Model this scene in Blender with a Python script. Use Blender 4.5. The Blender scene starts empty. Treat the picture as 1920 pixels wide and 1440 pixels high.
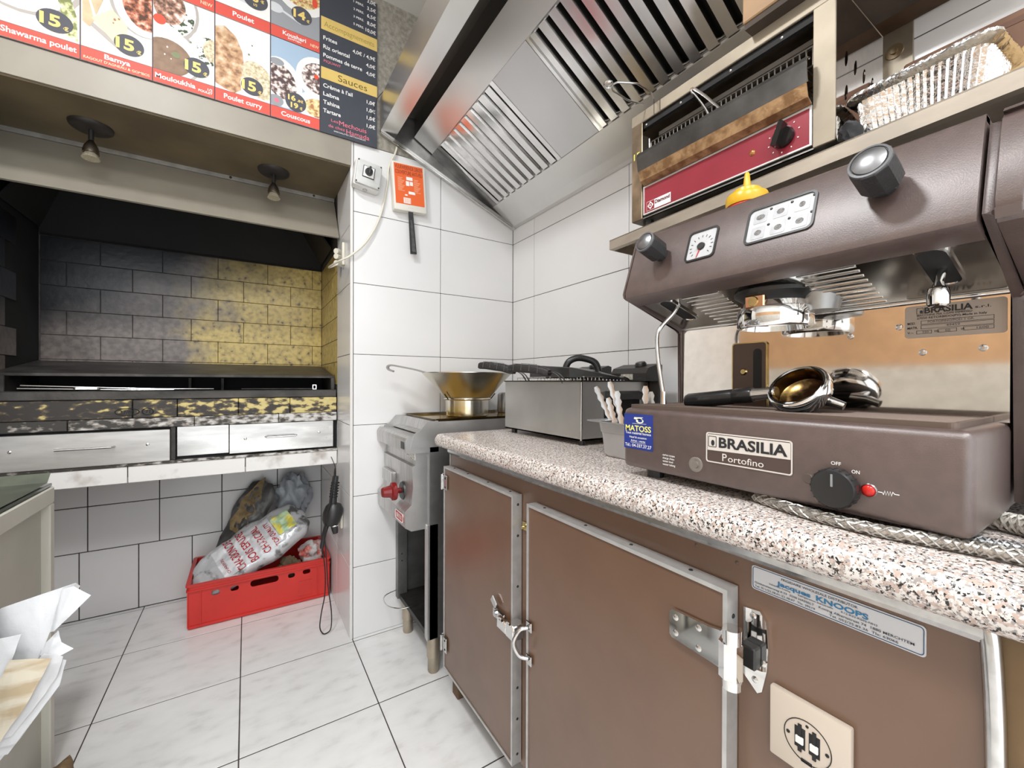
import bpy, bmesh, math, random
from mathutils import Vector, Matrix, noise as mnoise
from mathutils.bvhtree import BVHTree
random.seed(7)
scene = bpy.context.scene
C = scene.collection

# ------------------------------------------------------------------ camera
def camera():
    yaw, pitch, roll = 0.5657, -0.0034, 0.0029
    fw = Vector((math.sin(yaw)*math.cos(pitch), math.cos(yaw)*math.cos(pitch), math.sin(pitch)))
    r = Vector((math.cos(yaw), -math.sin(yaw), 0)); up = r.cross(fw)
    r2 = math.cos(roll)*r + math.sin(roll)*up; up2 = -math.sin(roll)*r + math.cos(roll)*up
    cd = bpy.data.cameras.new('camera'); cam = bpy.data.objects.new('camera', cd); C.objects.link(cam)
    m = Matrix((r2, up2, -fw)).transposed().to_4x4(); m.translation = (0, 0, 1.0821)
    cam.matrix_world = m
    cd.sensor_fit = 'HORIZONTAL'; cd.sensor_width = 36; cd.lens = 783.15/1920*36
    cd.clip_start = 0.02; cd.clip_end = 50
    scene.camera = cam
camera()

# ------------------------------------------------------------------ world, lights, exposure
world = bpy.data.worlds.new('world'); scene.world = world; world.use_nodes = True
bg = world.node_tree.nodes['Background']
bg.inputs['Color'].default_value = (0.93, 0.975, 1.0, 1); bg.inputs['Strength'].default_value = 2.1
vs = scene.view_settings
scene.display_settings.display_device = 'sRGB'
vs.view_transform = 'Standard'; vs.look = 'None'; vs.gamma = 1.0; vs.use_curve_mapping = False
vs.exposure = 0.20
LAMPS = [  # first lamp follows the shadows, other two are added fill: x, y, power, size
    (-0.45, 0.72, 22, 0.22),
    (-0.55, -0.55, 20, 0.60),
    (0.55, -0.85, 18, 0.60),
]
ZC = 2.74
def area(x, y, p, s):
    l = bpy.data.lights.new('lamp_light', 'AREA'); l.energy = p; l.shape = 'SQUARE'; l.size = s; l.color = (0.95, 0.98, 1.0)
    o = bpy.data.objects.new('lamp_light', l); C.objects.link(o); o.location = (x, y, ZC-0.035)
    return o
lamp_lights = [area(*a) for a in LAMPS]

# ------------------------------------------------------------------ materials
MATS = {}
def _n(nt, t, **k):
    n = nt.nodes.new(t)
    for a, v in k.items(): setattr(n, a, v)
    return n
def ramp(nt, stops, interp='LINEAR'):
    r = _n(nt, 'ShaderNodeValToRGB'); r.color_ramp.interpolation = interp
    e = r.color_ramp.elements
    while len(e) < len(stops): e.new(0.5)
    for el, (p, c) in zip(e, stops): el.position = p; el.color = (*c, 1) if len(c) == 3 else c
    return r
def M(name, col, rough=0.5, metal=0.0, var=None, bump=None, stretch=(1, 1, 1), rvar=0.0, coat=0.0, emit=None, alpha=1.0, trans=0.0, spec=0.5):
    """var=(scale, amount or second colour); bump=(scale, strength)"""
    if name in MATS: return MATS[name]
    m = bpy.data.materials.new(name); m.use_nodes = True; nt = m.node_tree; b = nt.nodes['Principled BSDF']; L = nt.links.new
    b.inputs['Base Color'].default_value = (*col, 1); b.inputs['Roughness'].default_value = rough; b.inputs['Metallic'].default_value = metal
    b.inputs['Specular IOR Level'].default_value = spec
    b.inputs['Coat Weight'].default_value = coat; b.inputs['Coat Roughness'].default_value = rough; b.inputs['Alpha'].default_value = alpha
    b.inputs['Transmission Weight'].default_value = trans
    if emit: b.inputs['Emission Color'].default_value = (*emit[0], 1); b.inputs['Emission Strength'].default_value = emit[1]
    if var or bump or rvar:
        g = _n(nt, 'ShaderNodeNewGeometry'); mp = _n(nt, 'ShaderNodeMapping'); mp.inputs['Scale'].default_value = stretch
        L(g.outputs['Position'], mp.inputs['Vector'])
    if var:
        n = _n(nt, 'ShaderNodeTexNoise'); n.inputs['Scale'].default_value = var[0]; n.inputs['Detail'].default_value = 5
        L(mp.outputs[0], n.inputs['Vector'])
        c2 = var[1] if isinstance(var[1], tuple) else tuple(max(0, c*(1-var[1])) for c in col)
        lo, hi = (var[2], var[3]) if len(var) > 3 else (0.35, 0.65)
        r = ramp(nt, [(lo, c2), (hi, col)]); L(n.outputs['Fac'], r.inputs[0]); L(r.outputs[0], b.inputs['Base Color'])
        if rvar:
            mr = _n(nt, 'ShaderNodeMapRange'); mr.inputs[3].default_value = rough+rvar; mr.inputs[4].default_value = max(0.02, rough-rvar)
            L(n.outputs['Fac'], mr.inputs[0]); L(mr.outputs[0], b.inputs['Roughness'])
    if bump:
        n2 = _n(nt, 'ShaderNodeTexNoise'); n2.inputs['Scale'].default_value = bump[0]; n2.inputs['Detail'].default_value = 3
        L(mp.outputs[0], n2.inputs['Vector'])
        bp = _n(nt, 'ShaderNodeBump'); bp.inputs['Strength'].default_value = bump[1]; bp.inputs['Distance'].default_value = 0.004
        L(n2.outputs['Fac'], bp.inputs['Height']); L(bp.outputs[0], b.inputs['Normal'])
    MATS[name] = m; return m
def multi(name, stops, scale, rough=0.5, interp='LINEAR', stretch=(1, 1, 1), tex='noise', bump=0, detail=4, metal=0.0, spec=0.5, grad=None):
    if name in MATS: return MATS[name]
    m = bpy.data.materials.new(name); m.use_nodes = True; nt = m.node_tree; b = nt.nodes['Principled BSDF']; L = nt.links.new
    b.inputs['Roughness'].default_value = rough; b.inputs['Metallic'].default_value = metal
    g = _n(nt, 'ShaderNodeNewGeometry'); mp = _n(nt, 'ShaderNodeMapping'); mp.inputs['Scale'].default_value = stretch
    L(g.outputs['Position'], mp.inputs['Vector'])
    if tex == 'noise':
        n = _n(nt, 'ShaderNodeTexNoise'); n.inputs['Scale'].default_value = scale; n.inputs['Detail'].default_value = detail; out = n.outputs['Fac']
    else:
        n = _n(nt, 'ShaderNodeTexVoronoi'); n.inputs['Scale'].default_value = scale; sp = _n(nt, 'ShaderNodeSeparateColor'); L(n.outputs['Color'], sp.inputs[0]); out = sp.outputs[0]
    L(mp.outputs[0], n.inputs['Vector']); b.inputs['Specular IOR Level'].default_value = spec
    if grad:
        sx_ = _n(nt, 'ShaderNodeSeparateXYZ'); L(g.outputs['Position'], sx_.inputs[0])
        ml = _n(nt, 'ShaderNodeMath', operation='MULTIPLY_ADD'); L(sx_.outputs[grad[0]], ml.inputs[0]); ml.inputs[1].default_value = grad[1]; L(out, ml.inputs[2]); out = ml.outputs[0]
    r = ramp(nt, stops, interp); L(out, r.inputs[0]); L(r.outputs[0], b.inputs['Base Color'])
    if bump:
        bp = _n(nt, 'ShaderNodeBump'); bp.inputs['Strength'].default_value = bump; bp.inputs['Distance'].default_value = 0.003
        L(out, bp.inputs['Height']); L(bp.outputs[0], b.inputs['Normal'])
    MATS[name] = m; return m

wall_tile = M('wall_tile', (0.77, 0.76, 0.758), 0.22, var=(2.5, 0.04), spec=0.45)
grout = M('grout', (0.07, 0.06, 0.055), 0.9, var=(30, 0.4))
plaster = M('rough_plaster', (0.36, 0.33, 0.28), 0.9, var=(60, 0.35), bump=(140, 1.0))
white_paint = M('white_paint', (0.72, 0.70, 0.67), 0.6, var=(3, 0.05))
orange_wall = M('orange_wall', (0.56, 0.33, 0.17), 0.6, var=(2, 0.2))
floor_tile = multi('floor_tile', [(0.30, (0.66, 0.645, 0.63)), (0.44, (0.755, 0.745, 0.735)), (0.60, (0.79, 0.78, 0.77))], 16, 0.25, stretch=(0.7, 1.3, 1), detail=10)
granite_m = None
def granite():
    m = bpy.data.materials.new('granite_laminate'); m.use_nodes = True; nt = m.node_tree; b = nt.nodes['Principled BSDF']; L = nt.links.new
    g = _n(nt, 'ShaderNodeNewGeometry')
    def fleck(scale, lo, hi, off):
        mp = _n(nt, 'ShaderNodeMapping'); mp.inputs['Location'].default_value = (off, off*2, off*3); L(g.outputs['Position'], mp.inputs['Vector'])
        n = _n(nt, 'ShaderNodeTexNoise'); n.inputs['Scale'].default_value = scale; n.inputs['Detail'].default_value = 2.5; n.inputs['Roughness'].default_value = 0.6
        L(mp.outputs[0], n.inputs['Vector']); r = ramp(nt, [(lo, (0, 0, 0)), (hi, (1, 1, 1))]); L(n.outputs['Fac'], r.inputs[0]); return r.outputs[0]
    def mix(f, a, c):
        x = _n(nt, 'ShaderNodeMix', data_type='RGBA'); L(f, x.inputs['Factor'])
        if isinstance(a, tuple): x.inputs['A'].default_value = (*a, 1)
        else: L(a, x.inputs['A'])
        x.inputs['B'].default_value = (*c, 1); return x.outputs['Result']
    c = mix(fleck(170, 0.50, 0.56, 0), (0.70, 0.655, 0.62), (0.50, 0.385, 0.33))
    c = mix(fleck(240, 0.55, 0.59, 5), c, (0.33, 0.30, 0.29))
    c = mix(fleck(250, 0.575, 0.605, 9), c, (0.025, 0.022, 0.02))
    L(c, b.inputs['Base Color']); b.inputs['Roughness'].default_value = 0.22
    return m
granite_m = granite()
brown_lam = M('brown_laminate', (0.145, 0.080, 0.049), 0.27, var=(6, 0.12), spec=0.75)
brown_side = M('brown_side_panel', (0.20, 0.12, 0.05), 0.45, var=(12, 0.3))
alu = M('aluminium_profile', (0.56, 0.55, 0.54), 0.42, 0.55, var=(40, 0.15), rvar=0.08)
steel = M('brushed_steel', (0.74, 0.73, 0.71), 0.30, 1.0, var=(3, 0.06), stretch=(1, 1, 1), rvar=0.03)
steel_dull = M('dull_steel', (0.42, 0.41, 0.40), 0.42, 1.0, var=(18, 0.25), rvar=0.08)
steel_warm = M('warm_stained_steel', (0.50, 0.43, 0.34), 0.45, 0.85, var=(9, 0.30), rvar=0.08)
steel_pol = M('polished_steel', (0.80, 0.79, 0.78), 0.16, 1.0, var=(20, 0.08), rvar=0.05)
mirror_steel = M('mirror_steel', (0.74, 0.70, 0.66), 0.06, 1.0, var=(50, 0.10), rvar=0.03)
chrome = M('chrome', (0.80, 0.79, 0.78), 0.05, 1.0)
chrome_worn = M('worn_chrome', (0.68, 0.67, 0.66), 0.16, 1.0, var=(60, 0.2), rvar=0.08)
black_pl = M('black_plastic', (0.018, 0.017, 0.017), 0.35)
black_matt = M('matt_black', (0.012, 0.011, 0.011), 0.7)
soot = M('soot_black', (0.006, 0.006, 0.007), 0.8, var=(8, 0.5))
dark_metal = M('dark_metal', (0.05, 0.045, 0.042), 0.5, 0.6, var=(20, 0.5))
grill_iron = M('grill_iron', (0.085, 0.078, 0.072), 0.48, 0.5, var=(9, 0.6), bump=(60, 0.3))
beige_metal = M('beige_painted_metal', (0.29, 0.26, 0.21), 0.45, var=(5, 0.14))
soffit_m = M('grease_stained_soffit', (0.165, 0.125, 0.068), 0.55, var=(5, 0.35))
white_pl = M('white_plastic', (0.76, 0.75, 0.72), 0.35)
cream_pl = M('cream_plastic', (0.70, 0.66, 0.56), 0.4)
grey_pl = M('grey_plastic', (0.45, 0.45, 0.44), 0.45)
red_pl = M('red_plastic', (0.62, 0.030, 0.022), 0.35, var=(7, 0.12))
red_panel = M('red_enamel', (0.30, 0.028, 0.045), 0.28, var=(10, 0.15))
orange_print = M('orange_print', (0.78, 0.13, 0.03), 0.4)
white_print = M('white_print', (0.85, 0.84, 0.82), 0.4)
black_print = M('black_print', (0.02, 0.02, 0.022), 0.4)
brown_paint = M('brown_hammer_paint', (0.095, 0.058, 0.050), 0.41, 0.20, var=(60, 0.2), bump=(700, 0.12), spec=1.0, coat=0.9)
brass = M('brass', (0.60, 0.47, 0.22), 0.25, 1.0, var=(30, 0.3))
oily_steel = M('oily_steel', (0.58, 0.44, 0.20), 0.16, 1.0, var=(7, (0.62, 0.60, 0.55), 0.42, 0.62))
glass_dark = M('dark_glass', (0.05, 0.055, 0.04), 0.08, spec=0.8)
wood_leg = M('wood_leg', (0.16, 0.09, 0.05), 0.7, var=(20, 0.4))

def hearth_mat():
    m = bpy.data.materials.new('soot_stained_yellow_tile'); m.use_nodes = True; nt = m.node_tree; b = nt.nodes['Principled BSDF']; L = nt.links.new
    g = _n(nt, 'ShaderNodeNewGeometry'); s = _n(nt, 'ShaderNodeSeparateXYZ'); L(g.outputs['Position'], s.inputs[0])
    n1 = _n(nt, 'ShaderNodeTexNoise'); n1.inputs['Scale'].default_value = 5; n1.inputs['Detail'].default_value = 6; L(g.outputs['Position'], n1.inputs['Vector'])
    n2 = _n(nt, 'ShaderNodeTexNoise'); n2.inputs['Scale'].default_value = 45; n2.inputs['Detail'].default_value = 6; L(g.outputs['Position'], n2.inputs['Vector'])
    def math_(op, a, c):
        x = _n(nt, 'ShaderNodeMath', operation=op)
        for i, v in enumerate((a, c)):
            if isinstance(v, (int, float)): x.inputs[i].default_value = v
            else: L(v, x.inputs[i])
        return x.outputs[0]
    def mix(f, a, c):
        x = _n(nt, 'ShaderNodeMix', data_type='RGBA'); L(f, x.inputs['Factor'])
        for k, v in (('A', a), ('B', c)):
            if isinstance(v, tuple): x.inputs[k].default_value = (*v, 1)
            else: L(v, x.inputs[k])
        return x.outputs['Result']
    nz = math_('MULTIPLY', math_('SUBTRACT', n1.outputs['Fac'], 0.5), 0.9)
    # baked-on soot: thick towards the left of the hearth, thinning to bare yellow glaze on the right
    f = math_('ADD', s.outputs[0], nz)
    r1 = ramp(nt, [(0.36, (1, 1, 1)), (0.62, (0, 0, 0))])
    mr = _n(nt, 'ShaderNodeMapRange'); mr.inputs[1].default_value = -0.68; mr.inputs[2].default_value = 0.30; L(f, mr.inputs[0]); L(mr.outputs[0], r1.inputs[0])
    yel = ramp(nt, [(0.30, (0.10, 0.07, 0.03)), (0.37, (0.40, 0.29, 0.09)), (0.60, (0.60, 0.45, 0.14))]); L(n2.outputs['Fac'], yel.inputs[0])
    gr = ramp(nt, [(0.35, (0.12, 0.098, 0.088)), (0.62, (0.21, 0.172, 0.156))]); L(n2.outputs['Fac'], gr.inputs[0])
    c = mix(r1.outputs[0], yel.outputs[0], gr.outputs[0])
    # heavier black film high on the left
    f2 = math_('ADD', math_('SUBTRACT', math_('MULTIPLY', s.outputs[2], 1.6), math_('MULTIPLY', s.outputs[0], 1.0)), nz)
    mr2 = _n(nt, 'ShaderNodeMapRange'); mr2.inputs[1].default_value = 2.45; mr2.inputs[2].default_value = 3.0; L(f2, mr2.inputs[0])
    c = mix(mr2.outputs[0], c, (0.008, 0.009, 0.013))
    L(c, b.inputs['Base Color']); b.inputs['Roughness'].default_value = 0.32
    bp = _n(nt, 'ShaderNodeBump'); bp.inputs['Strength'].default_value = 0.25; bp.inputs['Distance'].default_value = 0.003; L(n2.outputs['Fac'], bp.inputs['Height']); L(bp.outputs[0], b.inputs['Normal'])
    return m
hearth_m = hearth_mat()
yellow_scorched = multi('scorched_yellow_brick', [(0.42, (0.03, 0.024, 0.02)), (0.50, (0.10, 0.075, 0.045)), (0.56, (0.55, 0.44, 0.16)), (0.7, (0.62, 0.52, 0.24))], 45, 0.5, stretch=(0.6, 1, 1.2), detail=8, grad=(0, 0.20))
white_scorched = multi('scorched_white_ledge', [(0.40, (0.04, 0.035, 0.03)), (0.5, (0.30, 0.27, 0.24)), (0.6, (0.60, 0.58, 0.56))], 55, 0.45, stretch=(0.6, 1, 1.2), detail=8, grad=(0, 0.20))
slab_tile = multi('worn_white_tile', [(0.25, (0.45, 0.40, 0.36)), (0.42, (0.78, 0.76, 0.74))], 10, 0.3, detail=6)

# ------------------------------------------------------------------ mesh helpers
WLOC = {}
def V(*a): return Vector(a)
def mk(name, bm, mat, parent=None, smooth=False, angle=40):
    me = bpy.data.meshes.new(name)
    bmesh.ops.recalc_face_normals(bm, faces=bm.faces)
    if parent is None:
        xs = [v.co for v in bm.verts]
        o3 = Vector(((min(v.x for v in xs)+max(v.x for v in xs))/2, (min(v.y for v in xs)+max(v.y for v in xs))/2, min(v.z for v in xs)))
    else: o3 = WLOC[parent.name]
    bmesh.ops.translate(bm, verts=bm.verts, vec=-o3)
    bm.to_mesh(me); bm.free()
    if smooth:
        for p in me.polygons: p.use_smooth = True
        me.set_sharp_from_angle(angle=math.radians(angle))
    me.materials.append(mat)
    o = bpy.data.objects.new(name, me); C.objects.link(o)
    if parent is None: o.location = o3
    else: o.parent = parent
    WLOC[o.name] = o3
    return o
def thing(name, label, cat, loc, group=None):
    o = bpy.data.objects.new(name, None); C.objects.link(o); o.location = loc; o.empty_display_size = 0.05
    o['label'] = label; o['category'] = cat
    if group: o['group'] = group
    WLOC[o.name] = Vector(loc); return o
def tag(o, label, cat, group=None):
    o['label'] = label; o['category'] = cat
    if group: o['group'] = group
    return o
def struct(o, label=None, cat=None):
    o['kind'] = 'structure'
    if label: o['label'] = label
    if cat: o['category'] = cat
    return o
def merge(bm, tmp):
    me = bpy.data.meshes.new('t'); tmp.to_mesh(me); tmp.free(); bm.from_mesh(me); bpy.data.meshes.remove(me)
def box(bm, a, b, bev=0.0, seg=1, rot=None, piv=None):
    t = bmesh.new(); bmesh.ops.create_cube(t, size=1)
    for v in t.verts: v.co = Vector(((a[i]+b[i])/2 + v.co[i]*(b[i]-a[i]) for i in range(3)))
    if bev: bmesh.ops.bevel(t, geom=list(t.edges), offset=bev, segments=seg, affect='EDGES', profile=0.5)
    if rot is not None: bmesh.ops.rotate(t, verts=t.verts, cent=piv or (Vector(a)+Vector(b))/2, matrix=rot)
    merge(bm, t); return bm
def frame_of(d):
    d = Vector(d).normalized(); a = Vector((0, 0, 1)) if abs(d.z) < 0.9 else Vector((1, 0, 0))
    u = d.cross(a).normalized(); return u, d.cross(u).normalized(), d
def cyl(bm, p0, p1, r0, r1=None, n=24, cap=True):
    r1 = r0 if r1 is None else r1
    p0, p1 = Vector(p0), Vector(p1); u, w, d = frame_of(p1-p0)
    rings = []
    for p, r in ((p0, r0), (p1, r1)):
        rings.append([bm.verts.new(p + r*(math.cos(2*math.pi*i/n)*u + math.sin(2*math.pi*i/n)*w)) for i in range(n)])
    for i in range(n): bm.faces.new((rings[0][i], rings[0][(i+1) % n], rings[1][(i+1) % n], rings[1][i]))
    if cap: bm.faces.new(rings[0][::-1]); bm.faces.new(rings[1])
    return bm
def lathe(bm, prof, c, axis=(0, 0, 1), n=32, closed=False):
    u, w, d = frame_of(axis); c = Vector(c); rings = []
    for r, h in prof:
        if r < 1e-6: rings.append([bm.verts.new(c + d*h)])
        else: rings.append([bm.verts.new(c + d*h + r*(math.cos(2*math.pi*i/n)*u + math.sin(2*math.pi*i/n)*w)) for i in range(n)])
    def joinr(a, b):
        for i in range(n):
            j = (i+1) % n
            if len(a) == 1 and len(b) == 1: return
            if len(a) == 1: bm.faces.new((a[0], b[j], b[i]))
            elif len(b) == 1: bm.faces.new((a[i], a[j], b[0]))
            else: bm.faces.new((a[i], a[j], b[j], b[i]))
    for a, b in zip(rings, rings[1:]): joinr(a, b)
    if closed: joinr(rings[-1], rings[0])
    return bm
def smooth_path(pts, k=6):
    P = [Vector(p) for p in pts]; out = []
    for i in range(len(P)-1):
        p0 = P[max(i-1, 0)]; p1 = P[i]; p2 = P[i+1]; p3 = P[min(i+2, len(P)-1)]
        for j in range(k):
            t = j/k
            out.append(0.5*((2*p1)+(-p0+p2)*t+(2*p0-5*p1+4*p2-p3)*t*t+(-p0+3*p1-3*p2+p3)*t**3))
    out.append(P[-1]); return out
def tube(bm, pts, r, n=8, smooth=0, cap=True):
    P = smooth_path(pts, smooth) if smooth else [Vector(p) for p in pts]
    rs = r if isinstance(r, (list, tuple)) else None
    prev = None; rings = []
    for i, p in enumerate(P):
        d = (P[min(i+1, len(P)-1)]-P[max(i-1, 0)]).normalized()
        if prev is None: u, w, _ = frame_of(d)
        else:
            u = (prev - d*prev.dot(d)).normalized(); w = d.cross(u)
        prev = u
        rr = r if rs is None else rs[0]+(rs[1]-rs[0])*i/(len(P)-1)
        rings.append([bm.verts.new(p + rr*(math.cos(2*math.pi*k/n)*u+math.sin(2*math.pi*k/n)*w)) for k in range(n)])
    for a, b in zip(rings, rings[1:]):
        for k in range(n): bm.faces.new((a[k], a[(k+1) % n], b[(k+1) % n], b[k]))
    if cap: bm.faces.new(rings[0][::-1]); bm.faces.new(rings[-1])
    return bm
def prism(bm, poly, fn, a, b):
    """poly: 2D points; fn(u, v, w) -> 3D; extruded from w=a to w=b"""
    lo = [bm.verts.new(fn(u, v, a)) for u, v in poly]; hi = [bm.verts.new(fn(u, v, b)) for u, v in poly]
    n = len(poly)
    for i in range(n): bm.faces.new((lo[i], lo[(i+1) % n], hi[(i+1) % n], hi[i]))
    bm.faces.new(lo[::-1]); bm.faces.new(hi); return bm
def sheet(bm, pts, th, fn, a, b):
    """thin folded sheet: polyline pts (u,v) thickened by th, extruded a..b"""
    P = [Vector(p) for p in pts]; off = []
    for i, p in enumerate(P):
        ns = []
        for q, s in ((P[i-1] if i else None, 1), (P[i+1] if i+1 < len(P) else None, -1)):
            if q is not None:
                d = (p-q)*s; d.normalize(); ns.append(Vector((-d.y, d.x)))
        nn = sum(ns, Vector((0, 0))); nn.normalize(); k = max(0.35, nn.dot(ns[0])); off.append(p+nn*th/k)
    return prism(bm, [tuple(p) for p in P]+[tuple(p) for p in reversed(off)], fn, a, b)
XZ = lambda u, v, w: (u, w, v)      # section in x,z extruded along y
YZ = lambda u, v, w: (w, u, v)      # section in y,z extruded along x
XY = lambda u, v, w: (u, v, w)
def rrect(x0, x1, y0, y1, r, n=5):
    out = []
    for cx, cy, a0 in ((x1-r, y1-r, 0), (x0+r, y1-r, 90), (x0+r, y0+r, 180), (x1-r, y0+r, 270)):
        for i in range(n+1):
            a = math.radians(a0+90*i/n); out.append((cx+r*math.cos(a), cy+r*math.sin(a)))
    return out
def ell(cx, cy, rx, ry, n=28, rot=0):
    c, s = math.cos(rot), math.sin(rot)
    return [(cx+rx*math.cos(2*math.pi*i/n)*c-ry*math.sin(2*math.pi*i/n)*s, cy+rx*math.cos(2*math.pi*i/n)*s+ry*math.sin(2*math.pi*i/n)*c) for i in range(n)]
def clip(poly, x0, x1, y0, y1):
    for ax, lim, sg in ((0, x0, 1), (0, x1, -1), (1, y0, 1), (1, y1, -1)):
        out = []
        for i in range(len(poly)):
            p, q = poly[i], poly[(i+1) % len(poly)]
            ip, iq = sg*(p[ax]-lim) >= 0, sg*(q[ax]-lim) >= 0
            if ip: out.append(p)
            if ip != iq:
                t = (lim-p[ax])/(q[ax]-p[ax]); out.append((p[0]+(q[0]-p[0])*t, p[1]+(q[1]-p[1])*t))
        poly = out
        if len(poly) < 3: return []
    return poly
def strip_frame(bm, poly_out, poly_in, fn, a, b):
    n = len(poly_out)
    vs = [[bm.verts.new(fn(u, v, w)) for u, v in P] for P in (poly_out, poly_in) for w in (a, b)]
    for i in range(n):
        j = (i+1) % n
        bm.faces.new((vs[0][i], vs[0][j], vs[2][j], vs[2][i])); bm.faces.new((vs[1][i], vs[1][j], vs[3][j], vs[3][i]))
        bm.faces.new((vs[0][i], vs[0][j], vs[1][j], vs[1][i])); bm.faces.new((vs[2][i], vs[2][j], vs[3][j], vs[3][i]))
    return bm
def plate_holes(bm, outer, holes, fn, a, b):
    """flat plate with holes: outer and holes are 2D loops; filled and extruded"""
    t = bmesh.new(); edges = []
    for loop in [outer]+holes:
        vs = [t.verts.new((u, v, 0)) for u, v in loop]
        edges += [t.edges.new((vs[i], vs[(i+1) % len(vs)])) for i in range(len(vs))]
    bmesh.ops.triangle_fill(t, edges=edges, use_beauty=True, use_dissolve=False)
    r = bmesh.ops.extrude_face_region(t, geom=list(t.faces))
    top = {v for v in r['geom'] if isinstance(v, bmesh.types.BMVert)}
    for v in t.verts:
        u, w = v.co.x, v.co.y; v.co = Vector(fn(u, w, b if v in top else a))
    merge(bm, t); return bm

# text: font outlines turned into thin print
def text_mesh(s, bold=0.0):
    cu = bpy.data.curves.new('t', 'FONT'); cu.body = s; cu.size = 1; cu.offset = bold; cu.resolution_u = 3
    o = bpy.data.objects.new('t', cu); me = bpy.data.meshes.new_from_object(o)
    bpy.data.objects.remove(o); bpy.data.curves.remove(cu)
    vs = [v.co.copy() for v in me.vertices]; fs = [tuple(p.vertices) for p in me.polygons]
    bpy.data.meshes.remove(me); return vs, fs
FRONT = (Vector((0, -1, 0)), Vector((0, 0, 1)))     # on faces turned to -X
BACKW = (Vector((1, 0, 0)), Vector((0, 0, 1)))      # on faces turned to -Y
def text_into(bm, s, at, h, fr, w=None, align='L', bold=0.012, lift=0.0006, proj=None):
    """h = capital height; w = fitted width; at = baseline start / centre / end"""
    vs, fs = text_mesh(s, bold)
    if not vs: return bm
    r, u = fr; n = r.cross(u)
    x0 = min(v.x for v in vs); x1 = max(v.x for v in vs); sy = h/0.70
    sx = sy if w is None else w/(x1-x0)
    W = (x1-x0)*sx; off = {'L': 0, 'C': -W/2, 'R': -W}[align]
    at = Vector(at); nv = []
    for v in vs:
        p = at + r*((v.x-x0)*sx+off) + u*(v.y*sy) + n*lift
        if proj: p = proj(p)
        nv.append(bm.verts.new(p))
    for f in fs:
        try: bm.faces.new([nv[i] for i in f])
        except ValueError: pass
    return bm
def lettering(parent, items, mat, fr, name='lettering', **k):
    bm = bmesh.new()
    for it in items: text_into(bm, *it[:3], fr, **{**k, **(it[3] if len(it) > 3 else {})})
    return mk2(name, bm, mat, parent)
def mk2(name, bm, mat, parent):   # keeps winding (flat print)
    me = bpy.data.meshes.new(name); bmesh.ops.translate(bm, verts=bm.verts, vec=-WLOC[parent.name]); bm.to_mesh(me); bm.free()
    me.materials.append(mat); o = bpy.data.objects.new(name, me); C.objects.link(o); o.parent = parent; WLOC[o.name] = WLOC[parent.name]; return o
def flat(bm, poly, fr, at, lift=0.0004):
    r, u = fr; n = r.cross(u); at = Vector(at)
    vs = [bm.verts.new(at + r*x + u*y + n*lift) for x, y in poly]
    if len(vs) > 2: bm.faces.new(vs)
    return bm
def screw(parent, p, d, r=0.004, mat=None, name='screw'):
    bm = bmesh.new(); d = Vector(d).normalized(); p = Vector(p)
    lathe(bm, [(0, 0.0016), (r*0.7, 0.0013), (r, 0.0004), (r, -0.001)], p, d, 14)
    o = mk(name, bm, mat or chrome_worn, parent, True)
    return o

# tile pieces, mesh data shared between pieces of one size
TILE = {}
def tile(parent, mat, a, b, name='tile', bev=0.0012):
    sz = tuple(round(b[i]-a[i], 4) for i in range(3)); key = (sz, mat.name, bev)
    if key not in TILE:
        bm = bmesh.new(); box(bm, [-s/2 for s in sz], [s/2 for s in sz], bev); me = bpy.data.meshes.new(name); bm.to_mesh(me); bm.free(); me.materials.append(mat); TILE[key] = me
    o = bpy.data.objects.new(name, TILE[key]); C.objects.link(o); o.parent = parent
    o.location = (Vector(a)+Vector(b))/2 - WLOC[parent.name]; return o
# ================================================================== THE SETTING
XR, YB, XC, YA = 1.1715, 1.839, 0.366, 2.64       # right wall, back wall, column corner, alcove back
G = 0.0016                                         # half joint
def slab(name, a, b, mat, bev=0.0): bm = bmesh.new(); box(bm, a, b, bev); return mk(name, bm, mat)

floor = struct(slab('floor', (-1.7, -1.8, -0.05), (XR, YA+0.02, -0.0012), grout), 'white marbled square floor tiles with dark joints', 'floor')
S, OX, OY = 0.3954, -0.0191, 1.8211
xs = [-1.7]+[OX+S*i for i in range(-4, 4) if -1.7 < OX+S*i < XR]+[XR]
ys = [-1.8]+[OY+S*i for i in range(-9, 3) if -1.8 < OY+S*i < YA]+[YA]
for i in range(len(xs)-1):
    for j in range(len(ys)-1):
        tile(floor, floor_tile, (xs[i]+0.0018, ys[j]+0.0024, -0.010), (xs[i+1]-0.0018, ys[j+1]-0.0024, 0.0), bev=0.0004)

wall_right = struct(slab('wall_right', (XR+0.0016, -1.8, 0), (XR+0.16, YB+0.16, ZC), grout), 'white tiled side wall behind the counter', 'wall')
yv = [-1.8]+[1.6502-0.5931*i for i in range(5, -1, -1)]+[YB]
zr = [0.3*k for k in range(10)]
for i in range(len(yv)-1):
    for k in range(9): tile(wall_right, wall_tile, (XR, yv[i]+G*0.7, zr[k]+G*0.7), (XR+0.009, yv[i+1]-G*0.7, zr[k+1]-G*0.7))

wall_back = struct(slab('wall_back', (XC+0.0016, YB+0.0016, 0), (XR+0.0016, YA+0.02, ZC), grout), 'white tiled pier between grill recess and corner', 'wall')
xv = [XC+0.012, 0.7689, XR]
zb = [0.3*k for k in range(7)]+[2.09]
for i in range(2):
    for k in range(7): tile(wall_back, wall_tile, (xv[i]+G*0.7, YB, zb[k]+G*0.7), (xv[i+1]-G*0.7, YB+0.009, zb[k+1]-G*0.7))
bm = bmesh.new(); box(bm, (XC, YB-0.002, 2.09), (XR, YB+0.006, ZC)); mk('plaster_field', bm, plaster, wall_back)
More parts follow.
